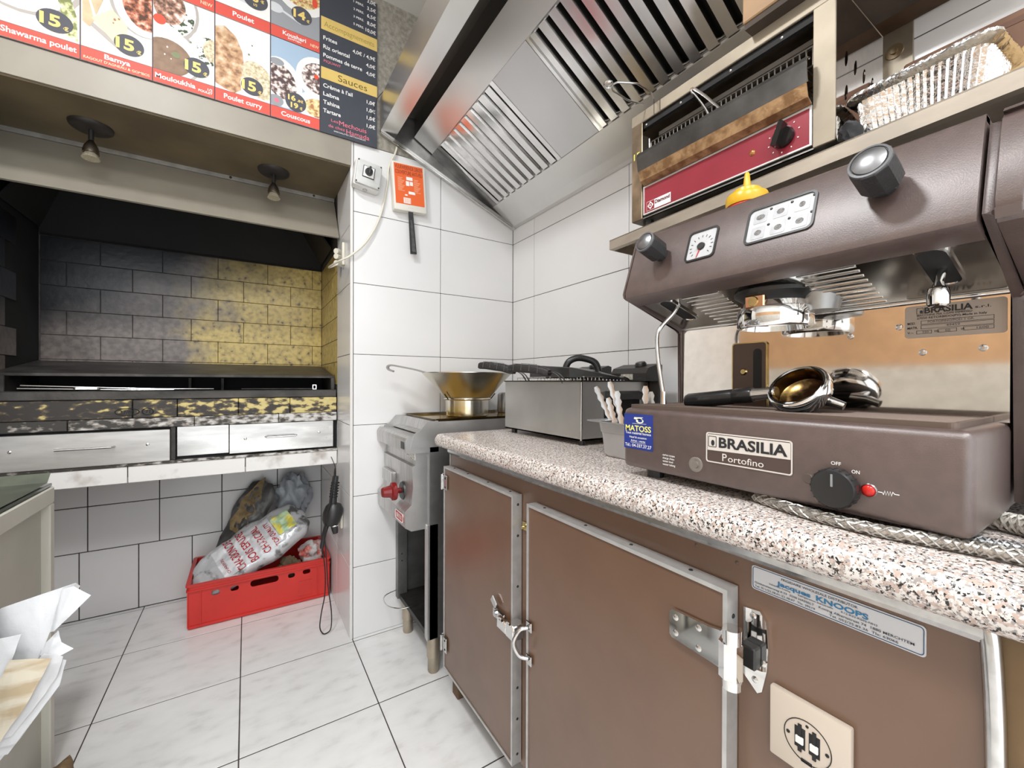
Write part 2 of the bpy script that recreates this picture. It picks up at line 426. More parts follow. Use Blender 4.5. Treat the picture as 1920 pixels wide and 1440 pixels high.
# side of the pier, turned into the grill recess
zs = [0.3*k for k in range(6)]+[1.745, 1.985]
for (ya, yb) in ((YB+0.010, 2.14), (2.14, YA)):
    for k in range(7):
        if ya > 2 and zs[k] > 0.8: break
        tile(wall_back, wall_tile, (XC, ya+G*0.7, zs[k]+G*0.7), (XC+0.008, yb-G*0.7, zs[k+1]-G*0.7))
zh = [1.07]+[1.1792+0.1083*i for i in range(6)]
for k in range(6):
    cut = 2.40 if k % 2 else 2.30
    for a_, b_ in ((2.142, cut), (cut, YA)):
        tile(wall_back, hearth_m, (XC+0.001, a_+0.001, zh[k]+0.001), (XC+0.009, b_-0.001, zh[k+1]-0.001), 'hearth_tile')
bm = bmesh.new(); box(bm, (XC-0.001, YB-0.0015, 0), (XC+0.011, YB+0.011, 2.09), 0.003, 2); tr = mk('trim_1', bm, M('corner_profile', (0.70, 0.68, 0.66), 0.3), None); struct(tr, 'pale corner profile on the edge of the tiled pier', 'trim')

# back of the grill recess
wall_alcove = struct(slab('wall_alcove', (-1.7, YA+0.002, 0), (XC+0.006, YA+0.16, ZC), grout), 'recess back wall, white tiles low, sooty yellow tiles above', 'wall')
rows = [(0, 0.305, [-1.25, -1.05, -0.845, -0.640, -0.436, -0.232, -0.028, 0.176, XC]), (0.305, 0.5107, [-1.12, -0.865, -0.612, -0.359, -0.109, 0.143, XC]), (0.5107, 0.715, [-1.12, -0.865, -0.612, -0.359, -0.109, 0.143, XC])]
for z0, z1, xx in rows:
    for i in range(len(xx)-1): tile(wall_alcove, wall_tile, (xx[i]+0.002, YA, z0+0.002), (xx[i+1]-0.002, YA+0.009, z1-0.002))
for k in range(6):
    off = -0.1256 if (k % 2) else -0.0146
    xx = [-0.761]+[off+0.2215*i for i in range(-4, 3) if -0.75 < off+0.2215*i < XC-0.02]+[XC]
    for i in range(len(xx)-1): tile(wall_alcove, hearth_m, (xx[i]+0.001, YA-0.001, zh[k]+0.001), (xx[i+1]-0.001, YA+0.009, zh[k+1]-0.001), 'hearth_tile')
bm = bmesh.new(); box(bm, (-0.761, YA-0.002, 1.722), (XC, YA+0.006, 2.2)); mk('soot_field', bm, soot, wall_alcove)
# left cheek of the recess
wall_pier = struct(slab('wall_left_pier', (-1.7, YB, 0), (-0.767, YA+0.002, ZC), white_paint), 'sooty left cheek of the grill recess', 'wall')
for k in range(6):
    cut = 2.42 if k % 2 else 2.33
    tile(wall_pier, hearth_m, (-0.768, cut-0.22, zh[k]+0.001), (-0.761, cut-0.001, zh[k+1]-0.001), 'hearth_tile')

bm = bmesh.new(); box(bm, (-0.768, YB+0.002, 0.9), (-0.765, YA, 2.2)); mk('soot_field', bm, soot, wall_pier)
# bulkhead over the recess
bulk = struct(slab('wall_bulkhead', (-1.7, 1.848, 1.992), (XC, 2.20, ZC), plaster), 'beige bulkhead over the grill recess', 'wall')
bm = bmesh.new(); sheet(bm, [(1.83, 2.62), (1.83, 1.984), (1.845, 1.984)], 0.006, YZ, -1.7, XC-0.002); mk('front_panel', bm, beige_metal, bulk)
bm = bmesh.new(); box(bm, (-1.7, 1.838, 1.979), (XC-0.002, 2.215, 1.987)); mk('soffit', bm, soffit_m, bulk)
bm = bmesh.new(); box(bm, (-1.7, 2.196, 1.963), (XC-0.004, 2.214, 1.981), 0.001); st = mk('strip', bm, M('strip_metal', (0.42, 0.40, 0.37), 0.4, 0.7, var=(20, 0.3)), bulk)
for sx in (-0.505, -0.06, 0.27, -0.95): screw(bulk, (sx, 2.196, 1.972), (0, -1, 0), 0.0055, dark_metal)

ceiling = struct(slab('ceiling', (-1.7, -1.8, ZC), (XR+0.16, YA+0.1, ZC+0.08), white_paint), 'plain white ceiling', 'ceiling')
wall_left = struct(slab('wall_left', (-1.82, -1.8, 0), (-1.7, YB, ZC), white_paint), 'white wall with an orange band opposite the counter', 'wall')
bm = bmesh.new(); box(bm, (-1.7, -1.8, 1.19), (-1.694, YB, 1.72)); mk('orange_band', bm, orange_wall, wall_left)
bm = bmesh.new(); box(bm, (-1.7, -1.8, 0), (-1.692, YB, 1.19)); mk('dado', bm, M('dado_beige', (0.58, 0.53, 0.46), 0.5, var=(3, 0.15)), wall_left)
for (x, y, p, s), lo in zip(LAMPS, lamp_lights):
    t = thing('ceiling_light', 'square ceiling light panel ' + {0: 'nearest the grill', 1: 'added as fill behind the camera on the left', 2: 'added as fill behind the camera near the counter'}[LAMPS.index((x, y, p, s))], 'light', (x, y, ZC-0.03), 'ceiling light panels')
    h = s/2
    bm = bmesh.new(); strip_frame(bm, rrect(x-h-0.03, x+h+0.03, y-h-0.03, y+h+0.03, 0.01), rrect(x-h, x+h, y-h, y+h, 0.005), XY, ZC-0.03, ZC); mk('frame', bm, white_pl, t)
    bm = bmesh.new(); box(bm, (x-h, y-h, ZC-0.02), (x+h, y+h, ZC-0.012)); mk('diffuser', bm, M('lamp_diffuser', (1, 1, 1), 0.5, emit=((1, 0.97, 0.94), 6)), t)

# ================================================================== GRILL RECESS
YG = 2.13
hood2 = thing('grill_canopy', 'beige smoke canopy with a sooty black inside above the charcoal grill', 'canopy', (-0.2, 2.07, 1.752))
bm = bmesh.new(); sheet(bm, [(2.212, 1.978), (2.206, 1.963), (2.072, 1.753), (2.080, 1.750)], 0.004, YZ, -0.76, XC-0.004); mk('front_panel', bm, beige_metal, hood2)
bm = bmesh.new(); prism(bm, [(2.250, 1.99), (2.105, 1.762), (2.098, 1.762), (2.240, 1.99)], YZ, -0.758, XC-0.006); mk('inner_front', bm, soot, hood2)
bm = bmesh.new(); prism(bm, [(2.630, 1.722), (2.618, 1.728), (2.30, 2.16), (2.31, 2.17), (2.636, 1.74)], YZ, -0.756, XC-0.008); mk('inner_back', bm, soot, hood2)
bm = bmesh.new(); prism(bm, [(XC-0.010, 1.745), (XC-0.010, 1.757), (0.05, 2.17), (0.04, 2.16)], XZ, 2.255, 2.632); mk('inner_side', bm, M('soot_side', (0.016, 0.013, 0.012), 0.6), hood2)
bm = bmesh.new(); prism(bm, [(-0.752, 1.745), (-0.752, 1.757), (-0.5, 2.17), (-0.49, 2.16)], XZ, 2.255, 2.632); mk('inner_side', bm, soot, hood2)
bm = bmesh.new(); box(bm, (-0.75, 2.2, 2.165), (XC-0.01, 2.634, 2.175)); mk('inner_top', bm, soot, hood2)

# hearth slab
slabt = thing('hearth_slab', 'white tile-edged slab carrying the charcoal grill', 'slab', (-0.2, 2.4, 0.694))
bm = bmesh.new(); box(bm, (-0.76, YG+0.012, 0.7145), (XC-0.001, YA-0.003, 0.757)); mk('core', bm, grout, slabt)
bm = bmesh.new(); box(bm, (-0.76, YG-0.004, 0.757), (XC-0.001, YA-0.003, 0.768), 0.002); mk('ledge', bm, white_scorched, slabt)
for a_, b_ in ((-0.76, -0.384), (-0.384, -0.005), (-0.005, XC-0.001)): tile(slabt, slab_tile, (a_+0.0015, YG, 0.694), (b_-0.0015, YG+0.011, 0.757), 'edge_tile', 0.002)

grill = thing('charcoal_grill', 'long built-in charcoal grill with scorched yellow front and black iron trough', 'grill', (-0.2, 2.4, 0.768))
GX0, GX1 = -0.759, XC-0.004
bm = bmesh.new(); box(bm, (GX0, YG+0.006, 1.012), (GX1, YG+0.05, 1.046), 0.003); mk('front_rail', bm, grill_iron, grill)
bm = bmesh.new(); box(bm, (GX0, YG+0.02, 0.90), (GX1, YG+0.34, 1.012)); mk('body', bm, soot, grill)
bx = [GX0, -0.37, -0.235, -0.03, 0.165, GX1]
for i in range(5): tile(grill, yellow_scorched, (bx[i]+0.001, YG, 0.941), (bx[i+1]-0.001, YG+0.02, 1.011), 'brick', 0.002)
lx = [GX0, -0.545, -0.18, 0.12, GX1]
for i in range(4): tile(grill, white_scorched, (lx[i]+0.001, YG-0.006, 0.902), (lx[i+1]-0.001, YG+0.02, 0.940), 'ledge_tile', 0.002)
for cx, w, s in ((-0.385, 0.036, '37/88'), (-0.325, 0.018, '71')):
    bm = bmesh.new(); strip_frame(bm, ell(cx, 0.966, w, 0.014), ell(cx, 0.966, w-0.003, 0.0115), XZ, YG-0.003, YG+0.001); mk('stamp_ring', bm, soot, grill)
    lettering(grill, [(s, (cx, YG, 0.959), 0.013, dict(align='C'))], soot, BACKW)
# black strips round the drawers
bm = bmesh.new(); box(bm, (GX0, YG+0.012, 0.768), (GX1, YG+0.30, 0.902)); mk('drawer_case', bm, soot, grill)
# trough floor, end cheeks, uprights and the sloping plate behind
bm = bmesh.new(); box(bm, (GX0, YG+0.05, 1.012), (GX1, YG+0.46, 1.022)); mk('trough_floor', bm, soot, grill)
for a_, b_ in ((GX0, -0.715), (GX1-0.018, GX1)):
    bm = bmesh.new(); box(bm, (a_, YG+0.05, 1.01), (b_, YG+0.48, 1.104), 0.002); mk('end_cheek', bm, grill_iron, grill)
for ux in (-0.222, -0.098):
    bm = bmesh.new(); box(bm, (ux-0.006, YG+0.30, 1.02), (ux+0.006, YG+0.34, 1.10), 0.001); mk('upright', bm, grill_iron, grill)
bm = bmesh.new(); box(bm, (GX0, YG+0.34, 1.02), (GX1, YG+0.35, 1.105)); mk('trough_back', bm, soot, grill)
bm = bmesh.new(); prism(bm, [(YG+0.072, 1.102), (YG+0.072, 1.112), (YA-0.03, 1.172), (YA-0.01, 1.172), (YA-0.01, 1.160)], YZ, GX0, GX1); mk('sloping_plate', bm, grill_iron, grill)
for sx in (-0.39, -0.31, 0.02): screw(grill, (sx, YG+0.25, 1.137), (0, -0.15, 1), 0.006, dark_metal)
# drawers
def drawer(x0, x1, z0, z1, hx0, hx1, hz, sc, mat):
    bm = bmesh.new(); box(bm, (x0, YG-0.006, z0), (x1, YG+0.012, z1), 0.0015); d = mk('drawer', bm, mat, grill)
    bm = bmesh.new(); tube(bm, [(hx0, YG-0.006, hz), (hx0+0.004, YG-0.030, hz), (hx1-0.004, YG-0.030, hz), (hx1, YG-0.006, hz)], 0.0042, 10); mk('handle', bm, chrome_worn, d, True)
    for sx, sz in sc: screw(d, (sx, YG-0.006, sz), (0, -1, 0), 0.0055)
    return d
drawer(GX0+0.002, -0.257, 0.769, 0.893, -0.575, -0.42, 0.838, ((-0.685, 0.838), (-0.325, 0.838)), M('drawer_steel', (0.66, 0.64, 0.62), 0.42, 0.9, var=(7, 0.2), stretch=(1, 1, 6), rvar=0.1))
drawer(-0.062, 0.346, 0.778, 0.901, 0.07, 0.19, 0.842, ((-0.005, 0.838), (0.285, 0.848)), M('drawer_steel_pol', (0.64, 0.62, 0.60), 0.28, 0.95, var=(6, 0.25), stretch=(1, 1, 5), rvar=0.1))
bm = bmesh.new(); box(bm, (-0.236, YG+0.002, 0.782), (-0.064, YG+0.012, 0.901), 0.001); mk('fixed_panel', bm, MATS['drawer_steel_pol'], grill)
bm = bmesh.new(); box(bm, (-0.255, YG-0.004, 0.770), (-0.240, YG+0.012, 0.901), 0.001); mk('divider', bm, grill_iron, grill)
# skewers and tongs lying in the trough
def rod(name, label, pts, r, mat, cat='skewer', group=None):
    bm = bmesh.new(); tube(bm, pts, r, 8); return tag(mk(name, bm, mat, None, True), label, cat, group)
rod('skewer', 'long bright skewer lying on the grill trough, upper of the two', [(-0.675, YG+0.045, 1.066), (-0.30, YG+0.06, 1.052), (-0.12, YG+0.075, 1.051)], 0.0030, chrome_worn, 'skewer', 'skewers on the grill')
rod('skewer', 'long bright skewer lying on the grill trough, lower of the two', [(-0.675, YG+0.020, 1.056), (-0.40, YG+0.03, 1.0495), (-0.25, YG+0.04, 1.0495)], 0.0028, chrome_worn, 'skewer', 'skewers on the grill')
bm = bmesh.new(); strip_frame(bm, rrect(-0.535, -0.465, YG+0.01, YG+0.045, 0.008), rrect(-0.525, -0.475, YG+0.017, YG+0.038, 0.004), XY, 1.052, 1.060)
tag(mk('skewer_clamp', bm, chrome_worn), 'small bright wire clamp lying across the two skewers on the grill', 'clamp')
t = thing('grill_poker', 'thin iron poker with a square end at the right of the grill trough', 'poker', (0.2, YG+0.07, 1.05))
bm = bmesh.new(); tube(bm, [(-0.02, YG+0.10, 1.050), (0.26, YG+0.05, 1.050)], 0.0028, 8); mk('shaft', bm, dark_metal, t, True)
bm = bmesh.new(); strip_frame(bm, rrect(0.262, 0.280, 1.047, 1.070, 0.003), rrect(0.266, 0.276, 1.051, 1.066, 0.002), XZ, YG+0.044, YG+0.052); mk('end_loop', bm, chrome_worn, t)

# spot lamps under the soffit
def spot(x, y, label):
    t = thing('spot_lamp', label, 'lamp', (x, y, 1.979), 'spot lamps under the bulkhead')
    bm = bmesh.new(); lathe(bm, [(0, -0.016), (0.050, -0.014), (0.058, -0.008), (0.060, 0.0), (0, 0.0)], (x, y, 1.979), (0, 0, 1), 40); mk('ceiling_rose', bm, M('rose_metal', (0.035, 0.030, 0.028), 0.5, 0.3, var=(40, 0.3)), t, True)
    bm = bmesh.new(); cyl(bm, (x, y, 1.965), (x, y, 1.928), 0.0075, n=16); mk('stem', bm, black_pl, t, True)
    d = Vector((0.0, -0.08, -1)).normalized(); p = Vector((x, y, 1.93))
    bm = bmesh.new(); lathe(bm, [(0.004, 0.0), (0.009, 0.006), (0.018, 0.022), (0.0225, 0.040), (0.0225, 0.050), (0.019, 0.050), (0.016, 0.030), (0.0, 0.02)], p, d, 28); s = mk('shade', bm, M('brushed_nickel', (0.30, 0.26, 0.23), 0.3, 1.0, var=(60, 0.2)), t, True)
    bm = bmesh.new(); lathe(bm, [(0.016, 0.048), (0.0215, 0.058), (0.0245, 0.068), (0.022, 0.0685), (0.0, 0.06)], p, d, 28); mk('bulb', bm, M('reflector_bulb', (0.75, 0.68, 0.52), 0.15, 0.6, var=(300, 0.35)), t, True)
spot(-0.462, 2.035, 'small nickel spot lamp on a dark rose, left one under the bulkhead')
spot(0.096, 2.048, 'small nickel spot lamp on a dark rose, right one nearer the tiled pier')

# ================================================================== ON THE PIER
YW = YB
# rotary switch (tilted)
t = thing('rotary_switch', 'white wall box with a black rotary switch above the tiled pier edge', 'switch', (0.425, YW, 1.94))
ROT = Matrix.Rotation(math.radians(7), 3, 'Y')
piv = Vector((0.425, YW, 1.945))
def rbox(a, b, bev, seg=2): bm = bmesh.new(); box(bm, a, b, bev, seg, ROT, piv); return bm
mk('box', rbox((0.372, YW-0.045, 1.890), (0.480, YW, 2.000), 0.006), white_pl, t, True)
mk('cover', rbox((0.376, YW-0.058, 1.894), (0.476, YW-0.045, 1.996), 0.005), M('cover_grey', (0.62, 0.62, 0.61), 0.35, var=(25, 0.15)), t, True)
pl = mk('dial_plate', rbox((0.401, YW-0.061, 1.925), (0.449, YW-0.057, 1.974), 0.002), black_pl, t)
mk('dial_face', rbox((0.404, YW-0.0625, 1.928), (0.446, YW-0.060, 1.971), 0.001), white_print, pl)
bm = bmesh.new(); lathe(bm, [(0, -0.012), (0.014, -0.012), (0.016, 0.0), (0, 0.0)], (0.425, YW-0.0625, 1.9495), (0, 1, 0), 20); kn = mk('knob', bm, black_pl, t, True)
mk('grip', rbox((0.421, YW-0.088, 1.934), (0.429, YW-0.064, 1.965), 0.003), black_pl, kn, True)
bm = bmesh.new(); lathe(bm, [(0, 0.004), (0.007, 0.004), (0.009, 0.0), (0, 0)], piv+ROT@(Vector((0.425, YW-0.022, 1.889))-piv), ROT@Vector((0, 0, -1)), 18); mk('gland', bm, grey_pl, t, True)
for dx, dz in ((0.471, 1.90), (0.381, 1.99), (0.471, 1.99), (0.381, 1.90)):
    screw(t, piv+ROT@(Vector((dx, YW-0.058, dz))-piv), (0, -1, 0), 0.003, dark_metal)
# fire blanket
t = thing('fire_blanket', 'white fire blanket box with an orange printed label and black pull strap', 'fire blanket', (0.61, YW, 1.83))
ROT = Matrix.Rotation(math.radians(-3.5), 3, 'Y'); piv = Vector((0.61, YW, 1.94))
mk('case', rbox((0.532, YW-0.036, 1.838), (0.682, YW, 2.048), 0.006), M('blanket_case', (0.74, 0.71, 0.64), 0.45), t, True)
lab = mk('label_sheet', rbox((0.541, YW-0.0372, 1.866), (0.671, YW-0.0355, 2.038), 0.0), orange_print, t); lab['label'] = 'orange printed label'
fr = (ROT@Vector((1, 0, 0)), ROT@Vector((0, 0, 1)))
def fb(x, z): return piv+ROT@(Vector((x, YW-0.0372, z))-piv)
lettering(lab, [('VUURWERENDE DEKEN', fb(0.606, 2.016), 0.017, dict(align='C', w=0.122)), ('COUVERTURE ANTI-FEU', fb(0.606, 1.994), 0.017, dict(align='C', w=0.122))], M('dark_red_print', (0.16, 0.02, 0.012), 0.5), fr, bold=0.0)
for px, pz, w, h in ((0.593, 1.972, 0.028, 0.014), (0.590, 1.947, 0.015, 0.020), (0.608, 1.950, 0.014, 0.017), (0.600, 1.912, 0.030, 0.012), (0.576, 1.870, 0.032, 0.024), (0.583, 1.903, 0.012, 0.006)):
    bm = bmesh.new(); flat(bm, [(px-0.606, 0), (px-0.606+w, 0), (px-0.606+w, h), (px-0.606, h)], fr, fb(0.606, pz)); mk2('pictogram', bm, white_print, lab)
bm = bmesh.new()
for k in range(5): flat(bm, [(-0.026+k*0.0058, 0.002), (-0.023+k*0.0058, 0.002), (-0.023+k*0.0058, 0.021), (-0.026+k*0.0058, 0.021)], fr, fb(0.606, 1.871), 0.0008)
for k in range(11):
    for sx in (-0.052, 0.020): flat(bm, [(sx, 0.0055*k), (sx+0.030-0.004*((k*7) % 4), 0.0055*k), (sx+0.030-0.004*((k*7) % 4), 0.0055*k+0.0022), (sx, 0.0055*k+0.0022)], fr, fb(0.606, 1.922))
mk2('fine_print', bm, M('orange_fine', (0.85, 0.42, 0.25), 0.5), lab)
lettering(t, [('- - -', fb(0.606, 1.850), 0.004, dict(align='C', w=0.02))], black_print, fr)
bm = bmesh.new()
prism(bm, [(0.603, 1.845), (0.624, 1.845), (0.642, 1.655), (0.613, 1.652)], XZ, YW-0.030, YW-0.027); mk('pull_strap', bm, M('strap_web', (0.035, 0.036, 0.037), 0.6, var=(60, 0.4)), t)
bm = bmesh.new(); prism(bm, [(0.611, 1.800), (0.619, 1.800), (0.637, 1.662), (0.620, 1.662)], XZ, YW-0.034, YW-0.030); mk('strap_fold', bm, M('strap_web_light', (0.09, 0.09, 0.09), 0.55, var=(50, 0.5)), t)
# white cable from the hood over the pier edge to a clamp
bm = bmesh.new(); tube(bm, [(0.556, YW-0.012, 2.115), (0.548, YW-0.014, 2.085), (0.522, YW-0.008, 2.02), (0.516, YW-0.008, 1.945), (0.486, YW-0.010, 1.80), (0.433, YW-0.014, 1.686), (0.37, YW-0.016, 1.613), (0.322, YW+0.02, 1.585), (0.306, YW+0.12, 1.585), (0.315, YW+0.20, 1.60), (0.345, YW+0.19, 1.615), (0.362, YW+0.17, 1.62)], 0.0042, 10, 5)
tag(mk('cable', bm, cream_pl, None, True), 'white cable sweeping down the pier from the hood to a wall clamp', 'cable')
t = thing('cable_clamp', 'cream cable socket fixed on the inner side of the pier', 'clamp', (XC, 2.0, 1.63))
bm = bmesh.new(); box(bm, (XC-0.012, 1.955, 1.60), (XC, 1.985, 1.70), 0.004, 2); mk('back_plate', bm, cream_pl, t, True)
for z in (1.615, 1.645, 1.668):
    bm = bmesh.new(); cyl(bm, (XC-0.030, 2.0, z), (XC, 2.03, z+0.004), 0.012, n=14); mk('gland', bm, cream_pl, t, True)
bm = bmesh.new(); tube(bm, [(XC-0.006, 2.03, 1.68), (XC-0.012, 2.06, 1.695), (XC-0.02, 2.09, 1.69)], 0.004, 8, 4); mk('cable_end', bm, cream_pl, t, True)
t = thing('wall_socket', 'small white wall socket low on the inner side of the pier', 'socket', (XC, 2.02, 0.43))
bm = bmesh.new(); box(bm, (XC-0.012, 1.985, 0.425), (XC, 2.055, 0.500), 0.005, 2); mk('plate', bm, cream_pl, t, True)
bm = bmesh.new(); cyl(bm, (XC-0.013, 2.02, 0.462), (XC-0.008, 2.02, 0.462), 0.020, n=20); mk('recess', bm, grey_pl, t, True)
# ================================================================== MENU BOARD
YM = 1.826
menu = thing('menu_board', 'large printed menu board of food photographs with prices above the bulkhead', 'menu board', (-0.15, YM, 2.085))
food = {
 'shawarma': multi('print_shawarma', [(0.36, (0.16, 0.10, 0.05)), (0.46, (0.55, 0.38, 0.18)), (0.56, (0.75, 0.62, 0.38)), (0.66, (0.82, 0.76, 0.60))], 60, 0.6, spec=0.2, detail=3),
 'stew': multi('print_stew', [(0.38, (0.10, 0.05, 0.035)), (0.48, (0.40, 0.14, 0.08)), (0.56, (0.66, 0.30, 0.20)), (0.66, (0.80, 0.66, 0.56))], 55, 0.6, spec=0.2, detail=3),
 'meat': multi('print_meat', [(0.38, (0.12, 0.08, 0.06)), (0.48, (0.34, 0.18, 0.13)), (0.58, (0.62, 0.40, 0.30)), (0.68, (0.80, 0.76, 0.72))], 60, 0.6, spec=0.2, detail=3),
 'curry': multi('print_curry', [(0.34, (0.26, 0.15, 0.09)), (0.46, (0.48, 0.28, 0.16)), (0.58, (0.62, 0.42, 0.26)), (0.68, (0.72, 0.58, 0.44))], 45, 0.6, spec=0.2, detail=4),
 'rice': multi('print_rice', [(0.36, (0.42, 0.34, 0.22)), (0.5, (0.66, 0.56, 0.38)), (0.62, (0.74, 0.68, 0.54))], 90, 0.6, spec=0.2, detail=3),
 'beans': multi('print_beans', [(0.42, (0.10, 0.07, 0.07)), (0.50, (0.34, 0.24, 0.22)), (0.58, (0.70, 0.64, 0.60)), (0.7, (0.82, 0.80, 0.78))], 75, 0.6, spec=0.2, detail=3),
 'salad': multi('print_salad', [(0.40, (0.22, 0.24, 0.10)), (0.5, (0.58, 0.60, 0.30)), (0.62, (0.82, 0.82, 0.66))], 60, 0.6, spec=0.2, detail=3),
 'pilaf': multi('print_pilaf', [(0.40, (0.45, 0.20, 0.10)), (0.5, (0.70, 0.54, 0.24)), (0.62, (0.82, 0.74, 0.48))], 70, 0.6, spec=0.2, detail=3),
 'herbs': multi('print_herbs', [(0.44, (0.08, 0.10, 0.06)), (0.47, (0.80, 0.80, 0.78))], 70, 0.6, spec=0.2, detail=2),
}
pm = lambda n, c: M('print_'+n, c, 0.55, spec=0.25)
cloth_p = pm('cloth', (0.74, 0.68, 0.60)); white_p = pm('white', (0.80, 0.79, 0.77)); plate_p = pm('plate', (0.72, 0.71, 0.68)); soup_p = M('print_soup', (0.30, 0.20, 0.14), 0.6, spec=0.2, var=(40, 0.25))
blue_p = pm('blue', (0.36, 0.47, 0.60)); tom_p = pm('tomato', (0.72, 0.09, 0.05)); bread_p = M('print_bread', (0.72, 0.56, 0.36), 0.6, spec=0.2, var=(25, 0.25)); label_p = pm('label_red', (0.66, 0.10, 0.075))
badge_p = pm('badge', (0.085, 0.085, 0.10)); gold_p = pm('gold', (0.80, 0.60, 0.20)); line_p = pm('line', (0.10, 0.08, 0.09)); dark_p = pm('dark', (0.055, 0.06, 0.075)); pink_p = pm('pink', (0.75, 0.18, 0.24)); shad_p = pm('shadow', (0.42, 0.38, 0.35)); gold2_p = M('print_gold_band', (0.72, 0.52, 0.16), 0.35, var=(6, 0.12)); grey_p = pm('grey', (0.30, 0.31, 0.33)); ol_p = pm('old_gold', (0.36, 0.26, 0.07))
cols = [-0.780, -0.609, -0.4384, -0.2658, -0.0967, 0.0747, 0.2455]
Z0, ZR = 2.0865, 0.3065
bm = bmesh.new(); box(bm, (cols[0], YM, Z0-0.002), (0.4705, YM+0.004, 2.70)); mk('backing', bm, line_p, menu)
def panel(ci, row, layers, title, subs, badges, bgm):
    x0, x1 = cols[ci]+0.0016, cols[ci+1]-0.0016; z0 = Z0+ZR*row; z1 = z0+ZR-0.003
    w, h = x1-x0, z1-z0
    bm = bmesh.new(); box(bm, (x0, YM-0.003, z0), (x1, YM, z1)); p = mk('panel', bm, bgm, menu)
    lift = 0.0032
    for (mat, polys) in layers:
        for poly in polys:
            bm = bmesh.new()
            q = clip([(a*w, b*h) for a, b in poly], 0, w, 0.040, h)
            if q: flat(bm, q, BACKW, (x0, YM, z0), lift); lift += 0.00008; mk2('photo_print', bm, mat, p)
    bm = bmesh.new(); flat(bm, [(0, 0), (w, 0), (w, 0.042), (0, 0.042)], BACKW, (x0, YM, z0), lift); b = mk2('title_band', bm, label_p, p)
    bm = bmesh.new(); flat(bm, [(0, 0.042), (w, 0.042), (w, 0.0435), (0, 0.0435)], BACKW, (x0, YM, z0), lift); mk2('band_line', bm, line_p, p)
    its = []
    for s, fx, dz, hh, ww, al in title: its.append((s, (x0+fx*w, YM-lift, z0+dz), hh, dict(align=al, w=ww)))
    if its: lettering(p, its, white_print, BACKW, bold=0.02)
    its = [(s, (x0+fx*w, YM-lift, z0+dz), hh, dict(align=al, w=ww)) for s, fx, dz, hh, ww, al in subs]
    if its: lettering(p, its, pm('pale_gold', (0.85, 0.68, 0.45)), BACKW, bold=0.01)
    for (fx, dz, rx, rz, lines) in badges:
        bm = bmesh.new(); flat(bm, ell(fx*w, dz, rx, rz), BACKW, (x0, YM, z0), lift+0.0003); mk2('price_badge', bm, badge_p, p)
        lettering(p, [(s, (x0+fx*w+ox, YM-lift-0.0003, z0+dz+oz), hh, dict(align='C', w=ww)) for s, ox, oz, hh, ww in lines], gold_p, BACKW, bold=0.035, name='price')
E15 = lambda: [('15', -0.010, -0.016, 0.033, 0.045), ('€', 0.024, -0.020, 0.011, 0.012)]
blob = lambda cx, cy, r, k=14, a=0.25, sd=1: [(cx+r*(1+a*math.sin(i*2.3+sd)+a*0.5*math.sin(i*5.1+sd*2))*math.cos(2*math.pi*i/k), cy+r*0.56*(1+a*math.sin(i*2.3+sd))*math.sin(2*math.pi*i/k)) for i in range(k)]
BIG = 0.075
def lay(*l): return list(l)
common = lay((plate_p, [ell(0.45, 0.75, 0.42, 0.24)]), (food['meat'], [ell(0.42, 0.76, 0.28, 0.16)]))
panel(0, 0, common, [], [], [], cloth_p)
panel(1, 0, lay((shad_p, [ell(0.25, 0.80, 0.86, 0.52)]), (white_p, [ell(0.22, 0.80, 0.80, 0.49)]), (food['salad'], [[(0.45, 1.0), (0.70, 0.98), (0.96, 0.42), (0.98, 0.16), (0.80, 0.20), (0.74, 0.48)]]), (food['shawarma'], [ell(0.22, 0.78, 0.34, 0.26, rot=-0.4)]), (bread_p, [[(0.36, 0.66), (0.52, 0.70), (0.66, 0.92), (0.50, 0.95)]]), (line_p, [[(0.55, 1.0), (0.575, 1.0), (0.68, 0.62), (0.665, 0.62)]])),
      [('Shawarma poulet', 0.02, 0.014, 0.017, 0.158, 'L')], [], [(0.68, 0.091, 0.040, 0.034, E15())], cloth_p)
panel(2, 0, lay((shad_p, [ell(0.86, 0.83, 0.50, 0.40), ell(0.2, 0.90, 0.24, 0.20)]), (white_p, [ell(0.88, 0.82, 0.46, 0.38), ell(0.12, 0.90, 0.26, 0.19)]), (food['shawarma'], [ell(0.10, 0.97, 0.18, 0.10)]), (food['stew'], [ell(0.92, 0.80, 0.36, 0.29)]), (bread_p, [[(0.02, 0.76), (0.06, 0.74), (0.18, 0.44), (0.12, 0.36), (0.02, 0.40)], [(0.08, 0.76), (0.33, 0.74), (0.20, 0.50)]]), (shad_p, [[(0.15, 0.42), (0.13, 0.38), (0.55, 0.20), (0.60, 0.24)]]), (pm('bread2', (0.76, 0.64, 0.44)), [[(0.14, 0.46), (0.42, 0.62), (0.64, 0.50), (0.62, 0.26), (0.52, 0.24)]]), (pm('bread_spot', (0.40, 0.20, 0.10)), [ell(0.46, 0.52, 0.02, 0.014), ell(0.52, 0.54, 0.016, 0.012), ell(0.44, 0.48, 0.012, 0.010)])),
      [('Bamya', 0.5, 0.022, 0.015, 0.062, 'C')], [("RAGOUT D'AGNEAU & GOMBOS", 0.5, 0.007, 0.008, 0.158, 'C')], [(0.665, 0.090, 0.037, 0.033, E15())], cloth_p)
